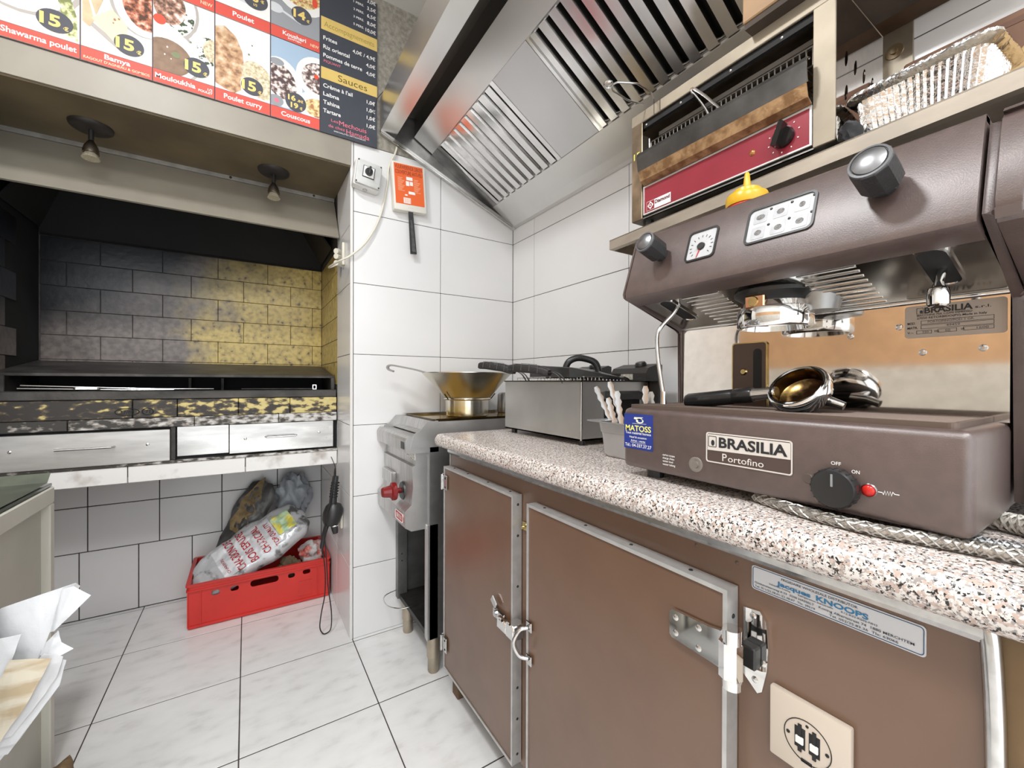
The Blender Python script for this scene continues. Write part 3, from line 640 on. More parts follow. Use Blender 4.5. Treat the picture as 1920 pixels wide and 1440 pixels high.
panel(3, 0, lay((shad_p, [ell(0.28, 0.86, 0.46, 0.34), ell(0.22, 0.34, 0.56, 0.32)]), (white_p, [ell(0.25, 0.87, 0.44, 0.32), ell(0.18, 0.34, 0.55, 0.30), ell(0.92, 0.52, 0.34, 0.25)]), (food['herbs'], [ell(0.42, 0.80, 0.24, 0.17), ell(0.90, 0.52, 0.20, 0.16)]), (food['meat'], [ell(0.26, 0.88, 0.26, 0.20)]), (food['rice'], [ell(0.97, 0.54, 0.16, 0.13)]), (tom_p, [ell(0.10, 0.70, 0.10, 0.055)]), (soup_p, [ell(0.22, 0.31, 0.40, 0.20)]), (white_p, [ell(0.22, 0.42, 0.014, 0.010), ell(0.30, 0.36, 0.012, 0.008), ell(0.18, 0.33, 0.012, 0.010), ell(0.28, 0.30, 0.010, 0.008)]), (pm('herb_green', (0.20, 0.22, 0.12)), [ell(0.36, 0.36, 0.07, 0.035), ell(0.46, 0.62, 0.02, 0.014), ell(0.60, 0.56, 0.018, 0.012)])),
      [('Mouloukhia', 0.03, 0.014, 0.016, 0.108, 'L'), ('POULET', 0.97, 0.010, 0.0075, 0.040, 'R'), ('1/2', 0.97, 0.021, 0.0075, 0.014, 'R')], [], [(0.70, 0.089, 0.036, 0.032, E15())], pm('tilecloth', (0.74, 0.72, 0.69)))
panel(4, 0, lay((food['curry'], [[(0, 0.86), (0.16, 0.90), (0.36, 0.82), (0.48, 0.66), (0.52, 0.46), (0.44, 0.30), (0.46, 0.20), (0.34, 0.14), (0.16, 0.16), (0, 0.20)]]), (food['rice'], [ell(0.78, 0.38, 0.33, 0.20, rot=-0.3)]), (pm('herb_green', (0.20, 0.22, 0.12)), [ell(0.60, 0.66, 0.02, 0.012), ell(0.66, 0.78, 0.015, 0.010)])),
      [('Poulet curry', 0.5, 0.014, 0.017, 0.118, 'C')], [], [(0.66, 0.086, 0.035, 0.032, E15())], pm('lilac_white', (0.77, 0.76, 0.78)))
panel(5, 0, lay((white_p, [ell(0.22, 0.46, 0.42, 0.30, rot=-0.2), ell(0.96, 0.66, 0.46, 0.27), ell(0.96, 0.28, 0.44, 0.20)]), (food['beans'], [ell(0.20, 0.47, 0.32, 0.21, rot=-0.2), ell(1.0, 0.66, 0.38, 0.20)]), (tom_p, [ell(0.93, 0.68, 0.05, 0.03)]), (food['pilaf'], [ell(0.97, 0.27, 0.30, 0.12)]), (grey_p, [ell(0.12, 0.70, 0.14, 0.045), ell(0.10, 0.215, 0.15, 0.07)]), (pink_p, [ell(0.11, 0.215, 0.05, 0.025)])),
      [('Couscous', 0.5, 0.014, 0.017, 0.100, 'C')], [], [(0.50, 0.080, 0.036, 0.036, [('16', -0.014, 0.004, 0.019, 0.026), ('.8€', 0.015, 0.004, 0.009, 0.021), ('19', -0.005, -0.023, 0.019, 0.026), ('€', 0.018, -0.024, 0.010, 0.010)])], blue_p)
for ci in (0, 1, 2): panel(ci, 1, common, [], [], [], cloth_p)
panel(3, 1, common, [], [('NEW', 0.97, 0.012, 0.012, 0.034, 'R')], [], cloth_p)
panel(4, 1, lay((food['rice'], [ell(0.6, 0.72, 0.42, 0.22)]), (pm('spoon', (0.62, 0.64, 0.66)), [ell(0.4, 0.30, 0.42, 0.04, rot=-0.05)])), [('Poulet', 0.5, 0.014, 0.017, 0.066, 'C')], [], [(0.72, 0.105, 0.040, 0.036, [('16', -0.008, -0.008, 0.026, 0.036), ('€', 0.022, -0.004, 0.010, 0.012), ('1/2', 0.0, -0.024, 0.008, 0.012)])], white_p)
panel(5, 1, lay((white_p, [ell(0.62, 0.80, 0.66, 0.40)]), (food['pilaf'], [ell(0.60, 0.82, 0.54, 0.33)]), (tom_p, [ell(0.90, 0.62, 0.06, 0.06)]), (pm('spoon', (0.62, 0.64, 0.66)), [ell(0.08, 0.36, 0.16, 0.06), [(0.2, 0.34), (0.2, 0.37), (0.6, 0.30), (0.6, 0.27)]])), [('Koushari', 0.47, 0.018, 0.015, 0.080, 'C'), ('EGYPTIEN', 0.47, 0.008, 0.006, 0.045, 'C')], [('NEW', 0.98, 0.013, 0.011, 0.030, 'R')], [(0.62, 0.118, 0.036, 0.033, [('14', -0.008, -0.014, 0.030, 0.042), ('€', 0.022, -0.018, 0.010, 0.011)])], grey_p)
# black price column
x0, x1 = 0.2475, 0.4695
bm = bmesh.new(); box(bm, (x0, YM-0.003, Z0-0.002), (x1, YM, 2.695)); pc = mk('price_panel', bm, dark_p, menu)
for za, zb_ in ((2.494, 2.546), (2.2985, 2.345)):
    bm = bmesh.new(); flat(bm, [(0.002, 0), (x1-x0, 0), (x1-x0, zb_-za), (0.002, zb_-za)], BACKW, (x0, YM, za), 0.0034); mk2('gold_band', bm, gold2_p, pc)
yy = YM-0.0032
lettering(pc, [('Accompagnements', ((x0+x1)/2, yy, 2.508), 0.022, dict(align='C', w=0.196))], ol_p, BACKW, bold=-0.004)
lettering(pc, [('Sauces', ((x0+x1)/2+0.012, yy, 2.309), 0.026, dict(align='C', w=0.115))], pm('sauce_ink', (0.10, 0.07, 0.02)), BACKW, bold=-0.004)
L1 = [('Frites', 2.455, 0.052, '4,0€ / 4,9€', 0.092), ('Riz oriental', 2.420, 0.100, '4,0€', 0.038), ('Pommes de terre', 2.386, 0.150, '4,0€', 0.038), ('Crème à l\'ail', 2.265, 0.112, '1,0€', 0.035), ('Labna', 2.232, 0.060, '1,0€', 0.035), ('Tahina', 2.199, 0.062, '1,0€', 0.035), ('Tartare', 2.165, 0.066, '1,0€', 0.035)]
its = []
for s, z, w, pr, pw in L1:
    its.append((s, (x0+0.010, yy, z), 0.0155, dict(w=w))); its.append((pr, (x1-0.008, yy, z-0.006), 0.0145, dict(align='R', w=pw)))
for i, (n_, pr) in enumerate((('', '3,0€'), ('1 PERS.', '3,5€'), ('2 PERS.', '6,5€'), ('3 PERS.', '8,0€'), ('5 PERS.', '10,0€'))):
    z = 2.687-0.031*i
    if n_: its.append((n_, (x1-0.055, yy, z+0.003), 0.009, dict(align='R', w=0.042)))
    its.append((pr, (x1-0.006, yy, z-0.002), 0.0145, dict(align='R', w=0.036 if i < 4 else 0.042)))
its.append(('GAMELLE', (x0+0.010, yy, 2.652), 0.012, dict(w=0.070)))
lettering(pc, its, white_print, BACKW, bold=0.015)
lettering(pc, [('PIQUANT', (x0+0.012, yy, 2.366), 0.010, dict(w=0.064)), ('Les', (x0+0.040, yy, 2.136), 0.011, dict(w=0.026)), ('Mechouis', (x0+0.070, yy, 2.131), 0.019, dict(w=0.108)), ('de chez', (x0+0.030, yy, 2.112), 0.012, dict(w=0.062)), ('Hamada', (x0+0.098, yy, 2.105), 0.019, dict(w=0.092))], pink_p, BACKW, bold=0.0)
lettering(pc, [('SPECIALITES ARTISANALES', (x0+0.050, yy, 2.098), 0.005, dict(w=0.125))], white_print, BACKW, bold=0.0)
# black thread hanging off the board's edge
bm = bmesh.new(); tube(bm, [(0.448, YM-0.006, 2.20), (0.462, YM-0.008, 2.27), (0.474, YM-0.008, 2.300), (0.497, YM-0.03, 2.325), (0.500, YM-0.028, 2.30)], 0.0012, 6, 4); tag(mk('loose_wire', bm, black_matt, None, True), 'thin loose black wire between the menu board and the steel hood', 'wire')

# ================================================================== LEFT: TABLE, WASTE BIN, PAPER
tb = thing('side_table', 'white side table with a dark glass top at the left edge', 'table', (-0.75, 1.4, 0))
TX, TY = -0.452, 1.665
twhite = M('table_white', (0.60, 0.58, 0.51), 0.5, var=(6, 0.06))
bm = bmesh.new(); box(bm, (-1.05, 1.12, 0.745), (TX, TY, 0.79), 0.003); mk('top_frame', bm, twhite, tb)
bm = bmesh.new(); box(bm, (-1.05, 1.12, 0.012), (TX-0.018, TY-0.02, 0.745)); mk('side_panel', bm, M('table_panel', (0.50, 0.485, 0.42), 0.55, var=(5, 0.12)), tb)
for ya, yb in ((1.12, 1.15), (TY-0.03, TY)):
    bm = bmesh.new(); box(bm, (TX-0.045, ya, 0.0), (TX, yb, 0.745), 0.003); mk('leg', bm, twhite, tb)
bm = bmesh.new(); box(bm, (-1.045, 1.125, 0.792), (TX-0.004, TY-0.004, 0.800), 0.001); mk('glass_top', bm, glass_dark, tb)
bm = bmesh.new(); sheet(bm, [(1.13, 0.802), (1.5, 0.803), (TY-0.03, 0.805), (TY-0.006, 0.828)], 0.0015, YZ, -1.02, TX-0.006); mk('top_liner', bm, M('liner', (0.10, 0.11, 0.085), 0.25, var=(15, 0.3)), tb)

bn = thing('waste_bin', 'grey plastic bin at the left edge stuffed with used paper', 'bin', (-0.5, 1.02, 0))
bm = bmesh.new()
prof_o = rrect(-0.68, -0.362, 0.84, 1.10, 0.03); 
def bin_loop(z, s): cx, cy = -0.521, 0.97; return [bm.verts.new((cx+(x-cx)*s, cy+(y-cy)*s, z)) for x, y in prof_o]
rings = [bin_loop(0.40, 0.90), bin_loop(0.42, 0.96), bin_loop(0.76, 1.0), bin_loop(0.78, 0.985), bin_loop(0.76, 0.96), bin_loop(0.44, 0.93)]
for a_, b_ in zip(rings, rings[1:]):
    for i in range(len(a_)): bm.faces.new((a_[i], a_[(i+1) % len(a_)], b_[(i+1) % len(a_)], b_[i]))
bm.faces.new(rings[0][::-1]); bm.faces.new(rings[-1])
mk('tub', bm, M('bin_grey', (0.42, 0.43, 0.44), 0.4), bn, True)
bm = bmesh.new(); box(bm, (-0.62, 0.90, 0.36), (-0.39, 1.11, 0.401), 0.01); cyl(bm, (-0.505, 1.0, 0.03), (-0.505, 1.0, 0.37), 0.03); box(bm, (-0.62, 0.90, 0.0), (-0.39, 1.11, 0.03), 0.01); mk('stand', bm, grey_pl, bn)

def paper(name, label, pts, mat, nrm=(0, 0, 0), th=0.0012, wob=0.0065, seed=0, sub=6, group=None, cat='paper'):
    """a creased sheet: outline points in order (3D), filled, subdivided and crumpled, with thickness"""
    bm = bmesh.new(); vs = [bm.verts.new(p) for p in pts]; f = bm.faces.new(vs)
    bmesh.ops.triangulate(bm, faces=[f]); bmesh.ops.subdivide_edges(bm, edges=list(bm.edges), cuts=sub, use_grid_fill=True)
    for v in bm.verts:
        k = v.co*14+Vector((seed, seed*2, 0)); n = mnoise.noise(k)*wob+(0.35-abs(mnoise.noise(k*2.2)))*wob*0.9+mnoise.noise(k*6)*wob*0.25
        v.co += Vector((0.5, -0.8, 0.3))*n
    r = bmesh.ops.solidify(bm, geom=list(bm.faces), thickness=th)
    return tag(mk(name, bm, mat, None, True, 50), label, cat, group)
napkin = M('napkin_white', (0.66, 0.66, 0.67), 0.85, var=(8, 0.06), spec=0.2, bump=(60, 0.25)); kraft = M('kraft_paper', (0.45, 0.355, 0.235), 0.8, var=(14, (0.60, 0.54, 0.43), 0.40, 0.56), stretch=(0.7, 1, 3), spec=0.2)
def PP(l): return [Vector(p) for p in l]
gp = 'papers stuffed beside the bin'
paper('paper_napkin', 'large white paper napkin with a folded corner, topmost at left edge', PP([(-0.385, 1.10, 0.66), (-0.364, 1.10, 0.683), (-0.315, 1.09, 0.697), (-0.269, 1.09, 0.707), (-0.262, 1.09, 0.700), (-0.300, 1.08, 0.628), (-0.310, 1.07, 0.585), (-0.385, 1.09, 0.53)]), napkin, seed=1, group=gp, cat='napkin')
paper('paper_napkin', 'folded pointed corner of white napkin sticking out furthest right', PP([(-0.285, 1.085, 0.702), (-0.268, 1.075, 0.7065), (-0.2465, 1.075, 0.684), (-0.289, 1.065, 0.636), (-0.296, 1.075, 0.632)]), napkin, seed=4, group=gp, cat='napkin')
paper('paper_napkin', 'white napkin tip pointing right just above the brown paper', PP([(-0.315, 1.085, 0.60), (-0.288, 1.075, 0.632), (-0.283, 1.07, 0.612), (-0.2655, 1.065, 0.597), (-0.300, 1.06, 0.585)]), napkin, seed=9, group=gp, cat='napkin')
paper('paper_napkin', 'white napkin folded upright at the far left beside the brown paper', PP([(-0.385, 1.06, 0.655), (-0.350, 1.055, 0.648), (-0.327, 1.055, 0.648), (-0.338, 1.05, 0.60), (-0.362, 1.05, 0.50), (-0.385, 1.05, 0.50)]), napkin, seed=12, group=gp, cat='napkin')
paper('kraft_paper', 'crumpled light brown kraft paper on top of the white napkins', PP([(-0.337, 1.045, 0.612), (-0.312, 1.045, 0.606), (-0.288, 1.045, 0.598), (-0.320, 1.04, 0.525), (-0.346, 1.04, 0.480), (-0.388, 1.045, 0.490), (-0.362, 1.045, 0.545)]), kraft, seed=3, wob=0.006)
for i, (dz, dx) in enumerate(((0.0, 0.0), (-0.018, 0.002), (-0.036, -0.008), (-0.05, -0.022))):
    paper('paper_napkin', ['white napkin edge right behind the brown paper', 'second white napkin layer below the brown paper', 'third white napkin layer below the brown paper', 'lowest white napkin layer hanging below the brown paper'][i],
          PP([(-0.300+dx, 1.055+0.006*i, 0.605+dz*0.4), (-0.277+dx, 1.06+0.006*i, 0.590+dz*0.6), (-0.285+dx, 1.06+0.006*i, 0.555+dz), (-0.338+dx, 1.055+0.006*i, 0.478+dz), (-0.385, 1.05+0.006*i, 0.485+dz), (-0.36, 1.055+0.006*i, 0.54)]), napkin, seed=20+i, group=gp, cat='napkin')
# brown paper waste on the floor under the table edge
def lump(c, r, mat, seed, k=1.0, n=3, sc=(1, 1, 1), amp=0.35):
    bm = bmesh.new(); bmesh.ops.create_icosphere(bm, subdivisions=n, radius=1)
    for v in bm.verts:
        d = v.co.normalized(); f = 1+amp*mnoise.noise(d*1.7*k+Vector((seed, 0, 0)))+amp*0.6*mnoise.noise(d*4.5*k+Vector((0, seed, 0)))
        v.co = Vector((d.x*sc[0], d.y*sc[1], d.z*sc[2]))*r*f+Vector(c)
    return bm
tag(mk('crumpled_paper', lump((-0.416, 1.56, 0.032), 0.040, M('brown_waste', (0.22, 0.14, 0.07), 0.8, var=(25, 0.6)), 3, sc=(0.7, 1.3, 0.9)), MATS['brown_waste'], None, True, 30), 'crumpled brown paper on the floor against the white table leg', 'paper')

# ================================================================== RED CRATE AND CHARCOAL
CX0, CX1, CY0, CY1 = -0.2225, 0.358, 2.275, 2.632
cr = thing('red_crate', 'red plastic crate with hand holes on the floor under the grill', 'crate', (0.07, 2.45, 0))
def stad(x, z, w, h): return rrect(x-w/2, x+w/2, z-h/2, z+h/2, h*0.45, 4)
bm = bmesh.new()
plate_holes(bm, [(CX0+0.006, 0.012), (CX1-0.006, 0.012), (CX1-0.004, 0.165), (CX0+0.004, 0.165)], [stad(-0.117, 0.140, 0.032, 0.022), stad(-0.046, 0.140, 0.032, 0.022), stad(0.072, 0.143, 0.115, 0.030), stad(0.184, 0.142, 0.030, 0.022), stad(0.250, 0.145, 0.034, 0.022)], lambda u, v, w: (u, w, v), CY0+0.008, CY0+0.012); mk('front_side', bm, red_pl, cr)
bm = bmesh.new(); box(bm, (CX0+0.006, CY1-0.012, 0.012), (CX1-0.006, CY1-0.008, 0.165)); mk('back_side', bm, red_pl, cr)
for x0_, x1_ in ((CX0+0.005, CX0+0.009), (CX1-0.009, CX1-0.005)):
    bm = bmesh.new(); box(bm, (x0_, CY0+0.012, 0.012), (x1_, CY1-0.012, 0.165)); mk('end_side', bm, red_pl, cr)
bm = bmesh.new(); box(bm, (CX0+0.006, CY0+0.008, 0.0), (CX1-0.006, CY1-0.008, 0.014), 0.003); mk('bottom', bm, red_pl, cr)
for z0_, z1_, g_ in ((0.165, 0.172, 0.0), (0.172, 0.188, 0.004), (0.188, 0.195, -0.002)):
    bm = bmesh.new(); strip_frame(bm, rrect(CX0+g_, CX1-g_, CY0+g_, CY1-g_, 0.012), rrect(CX0+0.014, CX1-0.014, CY0+0.014, CY1-0.014, 0.006), XY, z0_, z1_); mk('rim', bm, red_pl, cr)
for rx in (CX0+0.004, CX0+0.050, 0.010, 0.140, CX1-0.060, CX1-0.008):
    if rx in (0.010, 0.140): za_, zb2 = 0.165, 0.190
    else: za_, zb2 = 0.010, 0.170
    bm = bmesh.new(); box(bm, (rx, CY0+0.002, za_), (rx+0.004, CY0+0.010, zb2)); mk('rib', bm, red_pl, cr)
bm = bmesh.new(); box(bm, (CX0+0.01, CY0+0.003, 0.004), (CX1-0.01, CY0+0.009, 0.016)); mk('bottom_rib', bm, red_pl, cr)
bm = bmesh.new(); strip_frame(bm, rrect(0.215, 0.275, 0.028, 0.105, 0.004), rrect(0.218, 0.272, 0.031, 0.102, 0.003), XZ, CY0+0.0065, CY0+0.0085); mk('label_frame', bm, red_pl, cr)

# charcoal bag lying across the crate
def bagmesh(P0, A, Bv, Nv, la, lb, th, seed, n=28, m=18, amp=0.012):
    bm = bmesh.new(); g = {}
    for sgn in (1, -1):
        for i in range(n+1):
            for j in range(m+1):
                s, t_ = i/n*2-1, j/m*2-1
                edge = (1-abs(s)**3.2)*(1-abs(t_)**3.2)
                if sgn < 0 and edge < 1e-6: g[(sgn, i, j)] = g[(1, i, j)]; continue
                p = P0+A*(s*la*(1-0.10*t_*t_+0.05*mnoise.noise(Vector((t_*2.5, seed, 0)))))+Bv*(t_*lb*(1-0.26*abs(s)**4+0.16*mnoise.noise(Vector((s*2.2, t_*0.6, seed)))))
                q = p*16+Vector((seed, seed, 0)); w = mnoise.noise(q)*amp+mnoise.noise(q*2.3)*amp*0.7+abs(mnoise.noise(q*5))*amp*0.4
                p = p+Nv*(sgn*th*edge**0.45*0.5 + w*(0.3+edge))
                g[(sgn, i, j)] = bm.verts.new(p)
    for sgn in (1, -1):
        for i in range(n):
            for j in range(m):
                q = [g[(sgn, i, j)], g[(sgn, i+1, j)], g[(sgn, i+1, j+1)], g[(sgn, i, j+1)]]
                if len(set(q)) == 4:
                    try: bm.faces.new(q if sgn > 0 else q[::-1])
                    except ValueError: pass
    return bm
cb = thing('charcoal_bag', 'clear charcoal bag with red lettering slumped across the red crate', 'bag', (0.03, 2.42, 0.19))
A = Vector((0.44, 0.06, 0.24)).normalized(); Nn = Vector((-0.30, -0.72, 0.62)); Nn = (Nn-A*Nn.dot(A)).normalized(); Bv = Nn.cross(A).normalized()
if Bv.z < 0: Bv = -Bv
P0 = Vector((0.028, 2.395, 0.268))
film = M('bag_film', (0.55, 0.55, 0.56), 0.22, 0.15, var=(20, (0.13, 0.125, 0.12), 0.36, 0.50), bump=(55, 0.5))
bmB = bagmesh(P0, A, Bv, Nn, 0.262, 0.118, 0.105, 3, amp=0.019)
bvh = BVHTree.FromBMesh(bmB); mk('film', bmB, film, cb, True, 60)
def on_bag(p):
    h = bvh.ray_cast(p+Nn*0.25, -Nn)
    return (h[0]+Nn*0.0045) if h[0] is not None else p
def print_patch(a0, a1, b0, b1, mat, name, n=30):
    bm = bmesh.new(); gg = [[bm.verts.new(on_bag(P0+A*(a0+(a1-a0)*i/n)+Bv*(b0+(b1-b0)*j/n))-Nn*0.0020) for j in range(n+1)] for i in range(n+1)]
    for i in range(n):
        for j in range(n): bm.faces.new((gg[i][j], gg[i+1][j], gg[i+1][j+1], gg[i][j+1]))
    return mk(name, bm, mat, cb, True)
print_patch(-0.145, 0.115, -0.078, 0.080, M('bag_label_white', (0.66, 0.65, 0.66), 0.35, var=(20, 0.2)), 'label_panel')
print_patch(0.118, 0.205, -0.045, 0.055, M('bag_print_green', (0.42, 0.58, 0.36), 0.35, var=(30, (0.72, 0.62, 0.10), 0.42, 0.55)), 'picture_panel')
redp = M('bag_print_red', (0.42, 0.02, 0.03), 0.4)
frb = (Bv, -A)
bm = bmesh.new()
for s, a_, h_, w_ in (('CHARBON DE', -0.075, 0.034, 0.172), ('BOIS EPURE', -0.020, 0.034, 0.172), ('CHARCOAL', 0.040, 0.032, 0.150), ('TOP QUALITY', 0.085, 0.022, 0.135)):
    text_into(bm, s, P0+A*(a_+0.02)-Bv*0.082, h_, frb, w=w_, bold=0.012, proj=on_bag)
mk2('lettering', bm, redp, cb)
bm = bmesh.new(); text_into(bm, 'CHARBONS', P0-A*0.115-Bv*0.06, 0.012, frb, w=0.08, bold=0.0, proj=on_bag); mk2('lettering', bm, redp, cb)
# second bag standing behind, sooty with torn brown paper
cb2 = thing('charcoal_sack', 'dark sooty charcoal sack with torn brown paper standing behind the clear bag', 'bag', (0.03, 2.55, 0.19))
A2 = Vector((0.30, 0.10, 0.62)).normalized(); N2 = Vector((-0.35, -0.9, 0.25)); N2 = (N2-A2*N2.dot(A2)).normalized(); B2 = N2.cross(A2).normalized()
P2 = Vector((-0.005, 2.55, 0.36))
bm2 = bagmesh(P2, A2, B2, N2, 0.215, 0.082, 0.05, 19, amp=0.026); bvh2 = BVHTree.FromBMesh(bm2)
mk('sack', bm2, M('sooty_film', (0.13, 0.125, 0.12), 0.4, var=(10, 0.6), bump=(40, 0.5)), cb2, True, 60)
bm = bmesh.new(); n = 10
def on2(p):
    h = bvh2.ray_cast(p+N2*0.2, -N2); return (h[0]+N2*0.004) if h[0] is not None else p+N2*0.02
outl = [(-0.05, -0.05), (-0.01, -0.066), (0.05, -0.052), (0.10, -0.064), (0.16, -0.040), (0.205, -0.032), (0.235, -0.004), (0.17, 0.004), (0.13, 0.028), (0.10, 0.010), (0.06, 0.038), (0.03, 0.012), (-0.01, 0.040), (-0.04, 0.012), (-0.07, 0.020), (-0.055, -0.015)]
vs_ = [bm.verts.new(on2(P2+A2*a_-B2*b_*0.9)) for a_, b_ in outl]; f = bm.faces.new(vs_); bmesh.ops.triangulate(bm, faces=[f]); bmesh.ops.subdivide_edges(bm, edges=list(bm.edges), cuts=2, use_grid_fill=True)
for v in bm.verts: v.co += N2*(0.006*mnoise.noise(v.co*60))
bmesh.ops.solidify(bm, geom=list(bm.faces), thickness=0.0015); mk('torn_paper', bm, M('torn_kraft', (0.33, 0.23, 0.11), 0.8, var=(30, 0.45)), cb2, True)
bm = bmesh.new(); text_into(bm, 'PURE', P2-A2*0.13-B2*0.02, 0.02, (A2, -B2 if (A2.cross(-B2)).dot(N2) > 0 else B2), w=0.07, proj=lambda p: on2(p)); mk2('lettering', bm, M('sack_yellow', (0.55, 0.45, 0.08), 0.5), cb2)
# crumpled grey carrier bag
tag(mk('carrier_bag', lump((0.215, 2.56, 0.46), 0.105, None, 7, sc=(0.78, 0.42, 1.2), n=4, amp=0.38, k=1.4), M('carrier_grey', (0.33, 0.355, 0.385), 0.35, var=(18, 0.25), bump=(35, 0.8)), None, True, 60), 'crumpled grey plastic carrier bag standing at the back of the red crate', 'bag')
tag(mk('charcoal_remnant_bag', lump((0.285, 2.42, 0.185), 0.07, None, 17, sc=(0.8, 0.8, 0.85), n=4, amp=0.4), M('remnant_bag', (0.55, 0.52, 0.50), 0.4, var=(18, (0.55, 0.10, 0.07), 0.40, 0.52)), None, True, 60), 'crumpled white and red plastic wrapper in the right end of the crate', 'wrapper')
tag(mk('brown_paper_wad', lump((0.175, 2.36, 0.155), 0.055, None, 23, sc=(0.9, 0.7, 0.9), n=4, amp=0.4), M('wad_brown', (0.16, 0.11, 0.06), 0.8, var=(25, 0.5)), None, True, 40), 'small wad of dark brown paper inside the crate', 'paper')

# black blower hanging in front of the pier side
bl = thing('hair_dryer', 'black hand blower hanging from the slab beside the crate', 'blower', (0.315, 1.98, 0.42))
yb_ = 1.985
bm = bmesh.new(); lathe(bm, [(0, -0.052), (0.026, -0.050), (0.038, -0.03), (0.041, 0.0), (0.037, 0.028), (0.024, 0.045), (0, 0.047)], (0.322, yb_, 0.500), (0.25, 0, 0.97), 24); body = mk('body', bm, black_pl, bl, True)
bm = bmesh.new(); tube(bm, [(0.322, yb_, 0.53), (0.326, yb_, 0.60), (0.334, yb_, 0.665)], [0.017, 0.012], 14, 4); h_ = mk('handle', bm, black_pl, bl, True)
for k in range(6):
    p = Vector((0.3245, yb_, 0.575+0.012*k)); bm = bmesh.new(); lathe(bm, [(0.017, -0.002), (0.0185, 0), (0.017, 0.002)], p+Vector((0.0015*k, 0, 0)), (0.1, 0, 1), 16); mk('grip_ring', bm, black_matt, h_, True)
bm = bmesh.new(); tube(bm, [(0.325, yb_-0.01, 0.46), (0.329, yb_-0.012, 0.43), (0.331, yb_-0.012, 0.415)], [0.017, 0.011], 14); mk('nozzle', bm, black_pl, bl, True)
bm = bmesh.new(); lathe(bm, [(0.0165, -0.003), (0.018, 0), (0.0165, 0.003)], (0.327, yb_-0.011, 0.450), (0.08, 0, -1), 18); mk('ring', bm, chrome_worn, bl, True)
bm = bmesh.new(); tube(bm, [(0.305, yb_, 0.475), (0.288, yb_, 0.42), (0.277, yb_, 0.355)], [0.012, 0.008], 12, 3); mk('cord_sleeve', bm, black_pl, bl, True)
bm = bmesh.new(); tube(bm, [(0.334, yb_, 0.660), (0.338, YG-0.10, 0.70), (0.337, YG-0.004, 0.728)], 0.0016, 6, 3); mk('hanging_wire', bm, dark_metal, bl, True)
bm = bmesh.new(); tube(bm, [(0.277, yb_, 0.36), (0.288, 1.97, 0.27), (0.285, 1.95, 0.17), (0.270, 1.945, 0.09), (0.264, 1.94, 0.035), (0.275, 1.935, 0.008), (0.292, 1.935, 0.005), (0.308, 1.94, 0.02), (0.310, 1.945, 0.09), (0.298, 1.955, 0.20), (0.292, 1.965, 0.33), (0.285, 1.965, 0.44), (0.300, 1.955, 0.53), (0.318, 1.965, 0.62), (0.331, 1.98, 0.70), (0.345, 2.05, 0.55), (0.357, 2.02, 0.47)], 0.0024, 8, 5); mk('cord', bm, black_matt, bl, True)
# ================================================================== STEEL HOOD IN THE CORNER
hd = thing('range_hood', 'stainless steel extractor hood with baffle filters filling the upper corner', 'hood', (0.83, 0.9, 1.88))
HY0, HY1 = -0.35, YB-0.003
bm = bmesh.new(); sheet(bm, [(0.560, 2.225), (0.548, 2.152), (0.483, 2.160), (0.483, 2.302), (0.50, 2.302)], -0.003, XZ, HY0, HY1-0.004); mk('outer_panel', bm, steel, hd)
bm = bmesh.new(); box(bm, (0.486, HY0, 2.30), (XR-0.002, HY1-0.004, 2.303)); mk('top_plate', bm, steel, hd)
# gutter behind the front lip and blank sloping strip down to the filters
bm = bmesh.new(); sheet(bm, [(0.563, 2.225), (0.60, 2.262), (0.634, 2.262), (0.634, 2.184)], 0.003, XZ, HY0, HY1-0.016); mk('gutter', bm, M('hood_dark', (0.14, 0.13, 0.115), 0.35, 0.9), hd)
def slope(x): return 2.1816+(x-0.6351)*(1.952-2.1816)/(1.0279-0.6351)
bm = bmesh.new(); sheet(bm, [(0.634, slope(0.634)), (0.7195, slope(0.7195)), (0.7205, slope(0.7205)+0.02)], 0.003, XZ, HY0, HY1-0.012); mk('sloping_strip', bm, steel, hd)
bm = bmesh.new(); sheet(bm, [(1.028, 1.972), (1.028, 1.950), (1.118, 1.900), (1.150, 1.880), (1.1685, 1.8765), (1.1685, 1.95)], 0.003, XZ, HY0, HY1-0.02); mk('wall_panel', bm, steel, hd)
# end plate on the back wall with folded lower lip
bm = bmesh.new(); prism(bm, [(0.486, 2.162), (1.168, 1.882), (1.168, 2.30), (0.486, 2.30)], XZ, HY1-0.004, HY1); mk('end_plate', bm, steel_dull, hd)
bm = bmesh.new(); prism(bm, [(0.483, 2.154), (1.155, 1.879), (1.168, 1.872), (1.168, 1.884), (0.483, 2.164)], XZ, HY1-0.026, HY1-0.002); mk('end_lip', bm, steel, hd)
bm = bmesh.new(); prism(bm, [(0.483, 2.150), (1.150, 1.878), (1.150, 1.873), (0.483, 2.146)], XZ, HY1-0.028, HY1-0.024); mk('lip_edge', bm, steel_pol, hd)
# filters
D = (Vector((1.028, 0, slope(1.028)))-Vector((0.7192, 0, slope(0.7192)))); DL = D.length; D.normalize(); UPN = Vector((-D.z, 0, D.x))
if UPN.z < 0: UPN = -UPN
base = Vector((0.7192, 0, slope(0.7192)))
def chan(y, w, depth, half):
    """one pressed channel running down the slope; open side up"""
    bm = bmesh.new(); pts = [(-half, depth), (-half*0.82, 0.0), (half*0.82, 0.0), (half, depth)]
    def fn(u, v, t): p = base+D*t+UPN*v; return (p.x, y+u, p.z)
    sheet(bm, pts, 0.0012, fn, 0.004, DL-0.004); return bm
SL = {}
def slat(parent, y, half, depth, mat, name='baffle'):
    key = (round(half, 4), depth, mat.name)
    if key not in SL:
        o = mk(name, chan(0, 0, depth, half), mat, parent); SL[key] = o.data; o.location = (0, y, 0); return o
    o = bpy.data.objects.new(name, SL[key]); C.objects.link(o); o.parent = parent; o.location = (0, y, 0); return o
